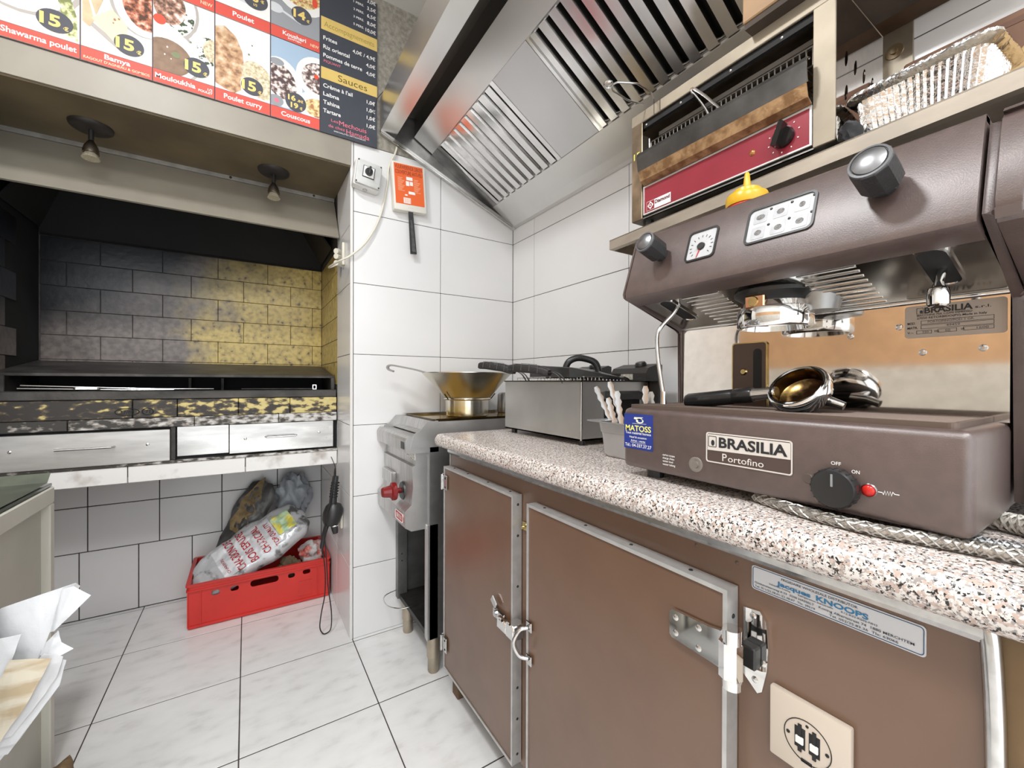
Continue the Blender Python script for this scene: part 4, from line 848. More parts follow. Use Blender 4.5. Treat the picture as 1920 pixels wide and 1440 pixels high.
def filt(y0, y1, edges, half, name='baffle_filter', lab=None):
    bm = bmesh.new()
    def fn(u, v, t): p = base+D*u+UPN*(v); return (p.x, t, p.z)
    prism(bm, [(0, 0.030), (DL, 0.030), (DL, 0.034), (0, 0.034)], fn, y0, y1); f = mk(name, bm, M('filter_void', (0.02, 0.019, 0.018), 0.5, 0.5), hd)
    if lab: f['label'] = lab
    for ya, yb in ((y0, y0+0.020), (y1-0.020, y1)):
        bm = bmesh.new(); prism(bm, [(0, 0), (DL, 0), (DL, 0.03), (0, 0.03)], fn, ya, yb); mk('filter_frame', bm, steel_pol, f)
    for u0, u1 in ((0, 0.008), (DL-0.008, DL)):
        bm = bmesh.new(); prism(bm, [(u0, 0.006), (u1, 0.006), (u1, 0.03), (u0, 0.03)], fn, y0, y1); mk('filter_frame', bm, steel_dull, f)
    for y in edges: slat(f, y, half, 0.016, steel_pol)
    return f
filt(1.268, 1.762, [1.288+0.024+0.0505*i for i in range(9)], 0.0190, lab='narrow-slatted baffle filter nearest the corner')
filt(0.30, 1.062, [1.0365-0.0497*i for i in range(15)], 0.0175, lab='wide dark-slotted baffle filter above the toaster')
bm = bmesh.new()
def fnb(u, v, t): p = base+D*u+UPN*v; return (p.x, t, p.z)
prism(bm, [(0.001, 0.0), (DL-0.001, 0.0), (DL-0.001, 0.004), (0.001, 0.004)], fnb, 1.064, 1.266); mk('blank_panel', bm, M('blank_steel', (0.72, 0.72, 0.73), 0.42, 1.0, var=(4, 0.06)), hd)
bm = bmesh.new(); prism(bm, [(0.001, 0.0), (DL-0.001, 0.0), (DL-0.001, 0.004), (0.001, 0.004)], fnb, 1.764, 1.768); mk('end_strip', bm, steel_dull, hd)
bm = bmesh.new(); prism(bm, [(0.001, 0.0), (DL-0.001, 0.0), (DL-0.001, 0.004), (0.001, 0.004)], fnb, HY0, 0.298); mk('blank_panel', bm, steel_dull, hd)
bm = bmesh.new(); prism(bm, [(0.001, 0.0), (DL, 0.0), (DL, 0.004), (0.001, 0.004)], fnb, 1.769, HY1-0.005); mk('end_filler', bm, steel_dull, hd)

# ================================================================== STOVE BESIDE THE PIER
SY0, SY1 = 1.450, 1.832
sv = thing('griddle_stove', 'steel griddle stove with a red knob standing between counter and pier', 'stove', (0.85, 1.64, 0))
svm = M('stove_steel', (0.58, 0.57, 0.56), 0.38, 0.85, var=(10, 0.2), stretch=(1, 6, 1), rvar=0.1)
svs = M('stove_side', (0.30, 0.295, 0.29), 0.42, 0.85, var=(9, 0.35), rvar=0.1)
# top nose (rounded) with upstands
bm = bmesh.new(); prism(bm, [(0.478, 0.882), (0.474, 0.872), (0.476, 0.832), (0.490, 0.826), (0.60, 0.826), (0.60, 0.880), (0.500, 0.889), (0.486, 0.889)], XZ, SY0, SY1); mk('nose', bm, svm, sv)
bm = bmesh.new(); prism(bm, [(0.492, 0.845), (1.16, 0.845), (1.16, 0.937), (0.555, 0.937), (0.526, 0.905), (0.505, 0.896)], XZ, SY0-0.002, SY0+0.004); mk('side_upstand', bm, svm, sv)
bm = bmesh.new(); prism(bm, [(0.492, 0.845), (1.16, 0.845), (1.16, 0.937), (0.555, 0.937), (0.526, 0.905), (0.505, 0.896)], XZ, SY1-0.006, SY1); mk('side_upstand', bm, svm, sv)
bm = bmesh.new(); box(bm, (0.60, SY0+0.004, 0.80), (1.16, SY1-0.006, 0.895)); mk('griddle_plate', bm, dark_metal, sv)
bm = bmesh.new(); sheet(bm, [(0.545, 0.889), (0.575, 0.897), (0.585, 0.935), (0.60, 0.937)], 0.003, XZ, SY0+0.004, SY1-0.006); mk('splash_edge', bm, svm, sv)
bm = bmesh.new(); box(bm, (0.475, SY0+0.016, 0.842), (0.4735, SY0+0.052, 0.868)); mk('rating_plate', bm, black_print, sv)
# control panel (stepped section)
bm = bmesh.new(); prism(bm, [(0.515, 0.826), (0.515, 0.782), (0.503, 0.778), (0.506, 0.700), (0.500, 0.640), (0.476, 0.618), (0.478, 0.560), (0.500, 0.545), (0.58, 0.545), (0.58, 0.826)], XZ, SY0+0.010, SY1-0.004); cp = mk('control_panel', bm, svm, sv)
bm = bmesh.new(); box(bm, (0.5135, SY0+0.012, 0.800), (0.5155, SY0+0.10, 0.824)); mk('wiring_label', bm, M('label_speckle', (0.75, 0.74, 0.72), 0.5, var=(160, (0.2, 0.2, 0.2), 0.40, 0.46)), cp)
bm = bmesh.new(); box(bm, (0.488, SY0+0.21, 0.672), (0.507, SY1-0.03, 0.722), 0.004); mk('pilot_cover', bm, svm, cp)
kx, ky, kz = 0.503, SY0+0.130, 0.668
bm = bmesh.new(); lathe(bm, [(0, 0.006), (0.034, 0.006), (0.036, 0.0), (0, 0)], (kx+0.001, ky-0.012, kz), (-1, 0, 0), 28); mk('knob_escutcheon', bm, black_pl, sv, True)
bm = bmesh.new(); lathe(bm, [(0, 0.0), (0.010, 0.0), (0.010, 0.022), (0.033, 0.024), (0.035, 0.030), (0.034, 0.040), (0.026, 0.044), (0, 0.046)], (kx, ky, kz), (-1, 0, 0), 32); kn = mk('knob', bm, M('red_knob', (0.20, 0.010, 0.010), 0.15), sv, True)
bm = bmesh.new(); lathe(bm, [(0.024, 0.042), (0.0235, 0.046), (0.019, 0.072), (0.016, 0.076), (0, 0.077)], (kx, ky, kz), (-1, 0, 0), 12); mk('knob_grip', bm, MATS['red_knob'], kn, True, 20)
bm = bmesh.new(); prism(bm, rrect(SY0+0.026, SY0+0.118, 0.572, 0.607, 0.012), lambda u, v, w: (w-0.035*0, u, v), 0.4745, 0.4775); bd = mk('brand_badge', bm, M('badge_red', (0.48, 0.03, 0.03), 0.3), sv)
bm = bmesh.new(); strip_frame(bm, rrect(SY0+0.026, SY0+0.118, 0.572, 0.607, 0.012), rrect(SY0+0.029, SY0+0.115, 0.575, 0.604, 0.010), YZ, 0.4735, 0.4760); mk('badge_rim', bm, white_print, bd)
lettering(bd, [('BERTOS', (0.4745, SY0+0.072, 0.582), 0.014, dict(align='C', w=0.062))], white_print, FRONT, bold=0.02)
# open cabinet below
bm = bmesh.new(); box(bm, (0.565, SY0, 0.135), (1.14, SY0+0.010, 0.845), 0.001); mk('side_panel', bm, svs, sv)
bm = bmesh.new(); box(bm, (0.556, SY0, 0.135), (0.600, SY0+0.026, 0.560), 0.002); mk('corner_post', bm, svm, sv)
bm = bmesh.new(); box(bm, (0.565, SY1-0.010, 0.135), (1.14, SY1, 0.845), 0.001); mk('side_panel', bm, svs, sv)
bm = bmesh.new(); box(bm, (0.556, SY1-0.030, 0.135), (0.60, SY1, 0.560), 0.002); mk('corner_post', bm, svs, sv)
bm = bmesh.new(); box(bm, (0.565, SY0+0.010, 0.135), (1.14, SY1-0.010, 0.155)); mk('shelf', bm, dark_metal, sv)
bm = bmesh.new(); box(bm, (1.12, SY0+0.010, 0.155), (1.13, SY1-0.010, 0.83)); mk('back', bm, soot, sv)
bm = bmesh.new(); box(bm, (0.70, SY1-0.012, 0.20), (0.78, SY1-0.008, 0.54)); mk('inner_rail', bm, dark_metal, sv)
for z in (0.30, 0.33, 0.52, 0.54):
    bm = bmesh.new(); cyl(bm, (0.575, SY1-0.0305, z), (0.575, SY1-0.029, z), 0.003, n=10); mk('post_hole', bm, black_matt, sv)
bm = bmesh.new(); tube(bm, [(0.57, SY1-0.02, 0.175), (0.50, SY1-0.03, 0.165), (0.49, SY1-0.10, 0.160), (0.53, SY1-0.16, 0.162), (0.60, SY1-0.17, 0.165)], 0.0022, 8, 5); mk('wire_handle', bm, chrome_worn, sv, True)
for lx_, ly_ in ((0.592, SY0+0.028), (0.592, SY1-0.060), (1.09, SY0+0.028), (1.09, SY1-0.060)):
    bm = bmesh.new(); lathe(bm, [(0, 0.0), (0.019, 0.0), (0.021, 0.006), (0.021, 0.055), (0.024, 0.058), (0.024, 0.135), (0, 0.135)], (lx_, ly_, 0), (0, 0, 1), 20); mk('leg', bm, steel_warm, sv, True)

# oven tray with oil on the stove, and the strainer standing in it
ZT = 0.938
tr_ = thing('oven_tray', 'shallow steel oven tray with golden oil on top of the stove', 'tray', (0.83, 1.64, ZT-0.03))
TXa, TXb, TYa, TYb = 0.578, 1.105, 1.462, 1.818
bm = bmesh.new()
lv = [(rrect(TXa, TXb, TYa, TYb, 0.012), ZT+0.008), (rrect(TXa+0.012, TXb-0.012, TYa+0.012, TYb-0.012, 0.012), ZT+0.007), (rrect(TXa+0.022, TXb-0.022, TYa+0.022, TYb-0.022, 0.014), ZT-0.036), (rrect(TXa+0.03, TXb-0.03, TYa+0.03, TYb-0.03, 0.012), ZT-0.040)]
rg = [[bm.verts.new((x, y, z)) for x, y in l] for l, z in lv]
for a_, b_ in zip(rg, rg[1:]):
    for i in range(len(a_)): bm.faces.new((a_[i], a_[(i+1) % len(a_)], b_[(i+1) % len(a_)], b_[i]))
bm.faces.new(rg[-1]); bmesh.ops.solidify(bm, geom=list(bm.faces), thickness=0.0015); mk('pan', bm, M('tray_steel', (0.50, 0.46, 0.38), 0.2, 1.0, var=(8, 0.3)), tr_, True)
bm = bmesh.new(); prism(bm, rrect(TXa+0.016, TXb-0.016, TYa+0.016, TYb-0.016, 0.012), XY, ZT-0.004, ZT-0.001); mk('oil', bm, M('oil', (0.36, 0.21, 0.025), 0.08, var=(9, 0.35), spec=0.8), tr_)
st_ = thing('chinois_strainer', 'conical steel strainer with a hook handle standing in the oily tray', 'strainer', (0.792, 1.612, 0.939))
cx_, cy_ = 0.797, 1.612
bm = bmesh.new(); lathe(bm, [(0.0, 0.004), (0.086, 0.0), (0.092, 0.004), (0.093, 0.070), (0.090, 0.070), (0.089, 0.006), (0, 0.006)], (cx_, cy_, 0.940), (0, 0, 1), 44); mk('base_ring', bm, oily_steel, st_, True)
bm = bmesh.new(); lathe(bm, [(0.094, 0.068), (0.099, 0.072), (0.098, 0.078), (0.150, 0.140), (0.186, 0.176), (0.190, 0.180), (0.190, 0.183), (0.184, 0.181), (0.148, 0.142), (0.095, 0.080), (0, 0.076)], (cx_, cy_, 0.940), (0, 0, 1), 48); mk('cone', bm, M('cone_steel', (0.66, 0.62, 0.54), 0.24, 1.0, var=(6, (0.58, 0.46, 0.22), 0.30, 0.46), stretch=(1, 1, 0.4)), st_, True)
bm = bmesh.new(); lathe(bm, [(0.0995, 0.069), (0.102, 0.073), (0.0995, 0.077)], (cx_, cy_, 0.940), (0, 0, 1), 48); mk('collar', bm, oily_steel, st_, True)
hp = [(0.620, 1.640, 1.122), (0.585, 1.665, 1.134), (0.535, 1.700, 1.146), (0.505, 1.722, 1.152), (0.492, 1.732, 1.147), (0.495, 1.730, 1.135), (0.512, 1.720, 1.127)]
bm = bmesh.new()
P_ = smooth_path(hp, 5); ring = []
for i, p in enumerate(P_):
    d = (P_[min(i+1, len(P_)-1)]-P_[max(i-1, 0)]).normalized(); s_ = Vector((0.58, 0.81, 0)); nn = d.cross(s_).normalized()
    ring.append([bm.verts.new(p+s_*a_*0.009+nn*b_*0.0034) for a_, b_ in ((-1, -1), (1, -1), (1, 1), (-1, 1))])
for a_, b_ in zip(ring, ring[1:]):
    for i in range(4): bm.faces.new((a_[i], a_[(i+1) % 4], b_[(i+1) % 4], b_[i]))
bm.faces.new(ring[0]); bm.faces.new(ring[-1]); mk('handle', bm, M('handle_steel', (0.30, 0.30, 0.30), 0.35, 0.5), st_, True)
for a0 in (3.4, 6.0):
    bm = bmesh.new(); q = Vector((cx_+0.103*math.cos(a0), cy_+0.103*math.sin(a0), 1.012)); q2 = Vector((cx_+0.122*math.cos(a0), cy_+0.122*math.sin(a0), 1.035)); tube(bm, [q, q2], 0.0025, 6); mk('hook', bm, dark_metal, st_)
# small kettle-like grey thing behind
bm = bmesh.new(); lathe(bm, [(0, 0), (0.030, 0.0), (0.033, 0.01), (0.030, 0.085), (0.022, 0.095), (0, 0.097)], (1.055, 1.735, ZT), (0, 0, 1), 24); tag(mk('metal_cup', bm, steel_dull, None, True), 'small steel cup half hidden behind the fryer', 'cup')

# ================================================================== COUNTER AND CABINET
XF, XD = 0.600, 0.570           # carcass face, door face
CYL, CYR = 1.345, 0.088         # carcass ends
bm = bmesh.new()
prof = [(XR-0.003, 0.905), (0.565, 0.905)]
for i in range(1, 8):
    a = math.radians(90+180*i/8); prof.append((0.565+0.020*math.cos(a), 0.8825+0.0225*math.sin(a)))
prof += [(0.565, 0.860), (XR-0.003, 0.860)]
prism(bm, prof, XZ, -0.55, 1.352); tag(mk('countertop', bm, granite_m, None, True, 50), 'speckled granite-look worktop with a rounded front edge', 'worktop')
cab = thing('cooling_counter', 'brown refrigerated counter cabinet with two aluminium-framed doors', 'cabinet', (0.88, 0.75, 0))
bm = bmesh.new(); box(bm, (XF, CYR, 0.095), (XR-0.01, CYL, 0.860)); mk('carcass', bm, brown_lam, cab)
bm = bmesh.new(); box(bm, (XF+0.004, -0.55, 0.05), (XR-0.01, CYR-0.001, 0.8595)); mk('end_panel', bm, brown_side, cab)
bm = bmesh.new(); sheet(bm, [(XF-0.004, 0.836), (XF-0.008, 0.842), (XF-0.008, 0.850), (XF, 0.858)], 0.003, XZ, CYR+0.006, CYL); mk('top_bead', bm, chrome_worn, cab)
bm = bmesh.new(); tube(bm, [(XF-0.003, CYR+0.006, 0.848), (XF-0.004, CYR+0.002, 0.835), (XF-0.004, CYR-0.002, 0.72), (XF-0.003, CYR-0.001, 0.50), (XF-0.003, CYR-0.003, 0.10)], 0.0075, 10, 4); mk('edge_bead', bm, chrome_worn, cab, True)
bm = bmesh.new(); box(bm, (XF-0.002, CYL-0.004, 0.10), (XF+0.02, CYL+0.002, 0.856)); mk('corner_strip', bm, alu, cab)
for ly_ in (CYL-0.03, 0.62, 0.15):
    bm = bmesh.new(); box(bm, (XF+0.006, ly_-0.022, 0), (XF+0.06, ly_+0.022, 0.096), 0.003); mk('foot', bm, wood_leg, cab)
for sy, sz in ((0.93, 0.832), (0.79, 0.834), (0.52, 0.833), (0.70, 0.78), (0.335, 0.822), (0.40, 0.826), (1.1, 0.834)): screw(cab, (XF, sy, sz), (-1, 0, 0), 0.0030, M('rust_screw', (0.10, 0.06, 0.04), 0.6))
def door(y0, y1, z0, z1, screws_r, screws_t):
    bm = bmesh.new(); box(bm, (XD+0.003, y0+0.004, z0+0.004), (XF-0.002, y1-0.004, z1-0.004)); d = mk('door', bm, brown_lam, cab)
    # L-profile: narrow face strip on the front and a wide return on the edge
    rc = lambda k: [(y0+k, z0+k), (y1-k, z0+k), (y1-k, z1-k), (y0+k, z1-k)]
    bm = bmesh.new(); strip_frame(bm, rc(0), rc(0.0035), YZ, XD+0.0025, XF-0.002); strip_frame(bm, rc(-0.0004), rc(0.0062), YZ, XD, XD+0.0025)
    mk('door_frame', bm, alu, d)
    for z in screws_r: screw(d, (XD+0.016, y0, z), (0, -1, 0), 0.0035, dark_metal)
    for y in screws_t: screw(d, (XD+0.016, y, z1), (0, 0, 1), 0.0035, dark_metal)
    return d
d1 = door(0.893, 1.333, 0.105, 0.795, (0.77, 0.69, 0.56, 0.30, 0.22, 0.13), (0.93, 1.05, 1.18, 1.28))
d2 = door(0.3325, 0.830, 0.105, 0.790, (0.75, 0.66, 0.40, 0.25), (0.40, 0.52, 0.64, 0.78))
d1['label'] = 'narrow left door with a lever latch'; d2['label'] = 'wide right door with a heavy chrome hinge'
# small plate hinges on the first door
for hz in (0.745, 0.195):
    bm = bmesh.new(); box(bm, (XD-0.004, 1.300, hz-0.028), (XD, 1.330, hz+0.022), 0.0015); h = mk('hinge', bm, chrome_worn, cab)
    bm = bmesh.new(); box(bm, (XD-0.004, 1.3345, hz-0.02), (XF+0.004, 1.339, hz+0.026), 0.001); mk('hinge_leaf', bm, chrome_worn, h)
    bm = bmesh.new(); cyl(bm, (XD-0.006, 1.334, hz-0.028), (XD-0.006, 1.334, hz+0.024), 0.005, n=12); mk('hinge_pin', bm, chrome_worn, h, True)
    for z in (-0.018, 0.012): screw(h, (XD-0.004, 1.312, hz+z), (-1, 0, 0), 0.0035, dark_metal)
# lever latch at the free edge of door one
bm = bmesh.new(); box(bm, (XD-0.006, 0.925, 0.448), (XD, 0.985, 0.476), 0.003); lt = mk('latch', bm, chrome_worn, d1)
bm = bmesh.new(); box(bm, (XD-0.020, 0.892, 0.444), (XD-0.005, 0.940, 0.474), 0.004); mk('latch_body', bm, chrome, lt, True)
bm = bmesh.new(); box(bm, (XD-0.022, 0.856, 0.446), (XD+0.014, 0.892, 0.484), 0.003); mk('latch_keeper', bm, chrome, lt, True)
bm = bmesh.new(); cyl(bm, (XD-0.010, 0.968, 0.462), (XD-0.005, 0.968, 0.462), 0.008, n=14); mk('latch_pivot', bm, chrome_worn, lt, True)
bm = bmesh.new(); box(bm, (XD-0.009, 0.962, 0.480), (XD-0.004, 0.990, 0.500), 0.002, rot=Matrix.Rotation(math.radians(35), 3, 'X')); mk('latch_tail', bm, chrome_worn, lt)
# bow handle on door two
bm = bmesh.new(); tube(bm, [(XD-0.003, 0.820, 0.496), (XD-0.020, 0.828, 0.492), (XD-0.032, 0.836, 0.462), (XD-0.020, 0.830, 0.430), (XD-0.003, 0.818, 0.424)], 0.0052, 10, 5); hb = mk('handle', bm, chrome_worn, d2, True)
for z in (0.500, 0.420):
    bm = bmesh.new(); box(bm, (XD-0.003, 0.806, z-0.012), (XD, 0.828, z+0.012), 0.0014); mk('handle_foot', bm, chrome_worn, hb)
    screw(hb, (XD-0.003, 0.814, z), (-1, 0, 0), 0.003)
# brass tab between the doors
bm = bmesh.new(); box(bm, (XF-0.006, 0.850, 0.708), (XF, 0.886, 0.728), 0.001); tab = mk('brass_catch', bm, brass, cab)
for y, z in ((0.856, 0.712), (0.868, 0.722), (0.880, 0.714)):
    bm = bmesh.new(); cyl(bm, (XF-0.010, y, z), (XF-0.006, y, z), 0.004, n=10); mk('catch_knuckle', bm, brass, tab)
# heavy chrome strap hinge on door two
bm = bmesh.new(); prism(bm, [(0.422, 0.722), (0.418, 0.727), (0.356, 0.730), (0.340, 0.733), (0.335, 0.731), (0.335, 0.682), (0.340, 0.680), (0.356, 0.681), (0.418, 0.683), (0.422, 0.687)], YZ, XD-0.006, XD); hg = mk('strap_hinge', bm, chrome, cab)
for y, z in ((0.411, 0.717), (0.411, 0.693), (0.372, 0.720), (0.372, 0.690)): screw(hg, (XD-0.006, y, z), (-1, 0, 0), 0.0048, chrome_worn)
bm = bmesh.new(); sheet(bm, [(XD-0.005, 0.336), (XD-0.024, 0.330), (XD-0.028, 0.320), (XD-0.022, 0.306), (XD-0.010, 0.304)], 0.005, lambda u, v, w: (u, v, w), 0.683, 0.731); mk('hinge_knuckle', bm, chrome, hg, True)
for za, zb2 in ((0.731, 0.750), (0.670, 0.683)):
    bm = bmesh.new(); cyl(bm, (XD-0.014, 0.317, za), (XD-0.014, 0.317, zb2), 0.0125, n=18); mk('hinge_cap', bm, chrome, hg, True)
bm = bmesh.new(); prism(bm, [(0.322, 0.766), (0.300, 0.769), (0.292, 0.758), (0.289, 0.72), (0.291, 0.69), (0.297, 0.660), (0.303, 0.655), (0.322, 0.672)], YZ, XF-0.006, XF); mk('hinge_plate', bm, chrome, hg)
bm = bmesh.new(); box(bm, (XF-0.022, 0.298, 0.692), (XF-0.006, 0.320, 0.722), 0.002); mk('hinge_block', bm, black_pl, hg)
for y, z in ((0.309, 0.759), (0.2955, 0.700), (0.306, 0.672)): screw(hg, (XF-0.006, y, z), (-1, 0, 0), 0.0045, chrome_worn)
# maker's plate under the worktop
bm = bmesh.new(); prism(bm, rrect(0.135, 0.3135, 0.795, 0.828, 0.004), YZ, XF-0.0012, XF); mp_ = mk('maker_plate', bm, M('plate_alu', (0.58, 0.58, 0.60), 0.4, 0.3), cab); mp_['label'] = 'silver maker plate with blue lettering'
navy = M('navy_print', (0.02, 0.075, 0.16), 0.45); ink = M('ink_print', (0.04, 0.05, 0.07), 0.45)
bm = bmesh.new(); strip_frame(bm, rrect(0.1365, 0.312, 0.7965, 0.8265, 0.0035), rrect(0.1372, 0.3113, 0.7972, 0.8258, 0.003), YZ, XF-0.0017, XF-0.0010); mk('plate_border', bm, navy, mp_)
xx = XF-0.0012
def pt(y, z): return (xx, y, z)
lettering(mp_, [('Jacques', pt(0.281, 0.8125), 0.0054, dict(w=0.040)), ('KNOOPS', pt(0.235, 0.8122), 0.0060, dict(w=0.052))], M('blue_print', (0.02, 0.16, 0.33), 0.45), FRONT, bold=0.03)
lettering(mp_, [('FRIGIDAIRE WHOLESALE DISTRIBUTOR', pt(0.275, 0.8205), 0.0030, dict(w=0.082)), ('Industriele Koeling', pt(0.290, 0.8092), 0.0021, dict(w=0.026)), ('Réfrigération Industrielle', pt(0.255, 0.8090), 0.0021, dict(w=0.038)), ('R12-R22-R502-NH3', pt(0.209, 0.8088), 0.0022, dict(w=0.034)),
    ('Genkersteenweg 4-33  3500 HASSELT', pt(0.309, 0.8040), 0.0026, dict(w=0.072)), ('Koning Albertstraat 74  1880 MERCHTEM', pt(0.232, 0.8038), 0.0028, dict(w=0.088)), ('Tel. 011/22.38.01-22.38.07  Tlx: 39519', pt(0.309, 0.7992), 0.0026, dict(w=0.073)), ('Tel. 052/35.83.36  Tlx: 63066', pt(0.221, 0.7992), 0.0026, dict(w=0.064))], ink, FRONT, bold=0.008)
# double socket plate
sk = mk('socket_plate', box(bmesh.new(), (XF-0.010, 0.1955, 0.590), (XF, 0.2850, 0.6805), 0.0025, 2), M('socket_beige', (0.55, 0.47, 0.39), 0.35), cab, True); sk['label'] = 'beige socket plate low on the cabinet'
bm = bmesh.new(); strip_frame(bm, ell(0.2405, 0.634, 0.0265, 0.0265, 36), ell(0.2405, 0.634, 0.0255, 0.0255, 36), YZ, XF-0.0106, XF-0.009); mk('socket_ring', bm, dark_metal, sk)
for dy in (0.008, -0.008):
    cy0 = 0.2405+dy
    bm = bmesh.new(); box(bm, (XF-0.0104, cy0-0.006, 0.622), (XF-0.0095, cy0+0.006, 0.648)); sl = mk('socket_slot', bm, black_matt, sk)
    bm = bmesh.new(); box(bm, (XF-0.013, cy0-0.0045, 0.628), (XF-0.0100, cy0+0.0045, 0.637), 0.0008); mk('contact', bm, white_pl, sl)
    bm = bmesh.new(); box(bm, (XF-0.0115, cy0-0.002, 0.618), (XF-0.0095, cy0+0.002, 0.652)); mk('slot_bar', bm, black_matt, sl)
for y, z, r in ((0.2405, 0.654, 0.0018), (0.262, 0.634, 0.0022), (0.219, 0.634, 0.0022)):
    bm = bmesh.new(); cyl(bm, (XF-0.0106, y, z), (XF-0.0095, y, z), r, n=10); mk('pin_hole', bm, black_matt, sk)
bm = bmesh.new(); box(bm, (XF-0.0106, 0.235, 0.607), (XF-0.0095, 0.247, 0.611)); mk('finger_notch', bm, black_matt, sk)
# ================================================================== FRYER
FX0, FX1, FY0, FY1, FZ0, FZ1 = 0.785, 1.062, 0.877, 1.281, 0.920, 1.087
fr_ = thing('deep_fryer', 'steel countertop deep fryer with black controls in the corner of the worktop', 'fryer', (0.92, 1.08, 0.905))
fsteel = M('fryer_steel', (0.64, 0.63, 0.61), 0.36, 0.9, var=(5, 0.14), stretch=(1, 1, 1), rvar=0.1)
bm = bmesh.new(); o_, i_ = [(FX0, FY0), (FX1, FY0), (FX1, FY1), (FX0, FY1)], [(FX0+0.004, FY0+0.004), (FX1-0.004, FY0+0.004), (FX1-0.004, FY1-0.004), (FX0+0.004, FY1-0.004)]
strip_frame(bm, o_, i_, XY, FZ0, FZ1); box(bm, (FX0, FY0, FZ0), (FX1, FY1, FZ0+0.004)); mk('housing', bm, fsteel, fr_)
bm = bmesh.new(); strip_frame(bm, [(FX0-0.003, FY0-0.003), (FX1+0.003, FY0-0.003), (FX1+0.003, FY1+0.003), (FX0-0.003, FY1+0.003)], [(FX0+0.014, FY0+0.014), (FX1-0.014, FY0+0.014), (FX1-0.014, FY1-0.014), (FX0+0.014, FY1-0.014)], XY, FZ1-0.002, FZ1+0.002); mk('rim', bm, M('rim_dark', (0.06, 0.055, 0.05), 0.35, 0.8), fr_)
bm = bmesh.new(); box(bm, (FX0+0.014, FY0+0.014, FZ1-0.03), (FX1-0.014, FY1-0.014, FZ1-0.026)); mk('oil', bm, M('dark_oil', (0.05, 0.03, 0.01), 0.1), fr_)
bm = bmesh.new(); box(bm, (FX0-0.001, FY0-0.001, FZ0), (FX0+0.004, FY0+0.004, FZ1-0.002), 0.001); mk('corner_seam', bm, steel_pol, fr_)
for x in (FX0+0.02, FX1-0.03):
    for y in (FY0+0.02, FY1-0.03): bm = bmesh.new(); cyl(bm, (x, y, 0.905), (x, y, FZ0), 0.010, n=14); mk('foot', bm, black_pl, fr_)
# recessed grip on the end
bm = bmesh.new(); box(bm, (0.872, FY0-0.001, 0.972), (1.022, FY0+0.001, 1.036)); gr = mk('grip_recess', bm, black_matt, fr_)
bm = bmesh.new(); prism(bm, [(FY0-0.001, 1.058), (FY0-0.020, 1.050), (FY0-0.024, 1.034), (FY0-0.018, 1.032), (FY0-0.001, 1.040)], YZ, 0.876, 1.020); mk('grip', bm, black_pl, gr)
# basket handles and basket wires
def bhandle(p0, p1, w, h):
    p0, p1 = Vector(p0), Vector(p1); d = (p1-p0); L_ = d.length; d.normalize(); s = d.cross(Vector((0, 0, 1))).normalized(); n = s.cross(d)
    bm = bmesh.new(); secs = [(0, 0.55, 0.7), (0.06, 0.9, 0.9), (0.25, 1, 1), (0.7, 1, 1), (0.92, 0.8, 0.9), (1, 0.5, 0.6)]; rings = []
    for t, kw, kh in secs:
        c = p0+d*L_*t+Vector((0, 0, 0.008*math.sin(t*math.pi)))
        rings.append([bm.verts.new(c+s*(u*w*kw)+n*(v*h*kh)) for u, v in rrect(-1, 1, -1, 1, 0.5, 3)])
    for a_, b_ in zip(rings, rings[1:]):
        for i in range(len(a_)): bm.faces.new((a_[i], a_[(i+1) % len(a_)], b_[(i+1) % len(a_)], b_[i]))
    bm.faces.new(rings[0]); bm.faces.new(rings[-1]); o = mk('basket_handle', bm, M('handle_black', (0.022, 0.021, 0.020), 0.5, bump=(200, 0.4)), fr_, True)
    for k in (0.2, 0.4, 0.6, 0.8):
        bm = bmesh.new(); c = p0+d*L_*k+Vector((0, 0, 0.008*math.sin(k*math.pi)))
        tube(bm, [c+s*w*1.02-n*h*0.6, c+s*w*1.0+n*h*1.02, c-s*w*1.0+n*h*1.02, c-s*w*1.02-n*h*0.6], 0.0008, 5); mk('grip_line', bm, M('handle_line', (0.12, 0.115, 0.11), 0.5), o)
    for sg in (-1, 1):
        bm = bmesh.new(); a_ = p1+s*sg*w*0.5; tube(bm, [a_, a_+d*0.02+Vector((0, 0, 0.002)), a_+d*0.045+Vector((0, 0, -0.012)), a_+d*0.075+Vector((0, 0, -0.06))], 0.0022, 7, 4); mk('basket_wire', bm, M('wire_dark', (0.06, 0.058, 0.055), 0.35, 0.9), o, True)
bhandle((0.715, 1.345, 1.143), (0.775, 1.205, 1.120), 0.019, 0.0135)
bhandle((0.733, 1.170, 1.128), (0.780, 1.015, 1.112), 0.019, 0.0135)
def basket(x0, x1, y0, y1):
    bm = bmesh.new(); z1, z0 = FZ1+0.012, FZ1-0.10
    strip = [(x0, y0), (x1, y0), (x1, y1), (x0, y1)]
    for z in (z1, z1-0.012): tube(bm, [(x, y, z) for x, y in strip+[strip[0]]], 0.0018, 6)
    for i in range(12):
        t = i/11
        for y in (y0, y1): tube(bm, [(x0+(x1-x0)*t, y, z1), (x0+(x1-x0)*t, y, FZ1-0.03)], 0.001, 4)
        for x in (x0, x1): tube(bm, [(x, y0+(y1-y0)*t, z1), (x, y0+(y1-y0)*t, FZ1-0.03)], 0.001, 4)
    mk('basket', bm, chrome_worn, fr_)
basket(0.82, 0.985, 1.09, 1.255); basket(0.82, 0.985, 0.905, 1.065)
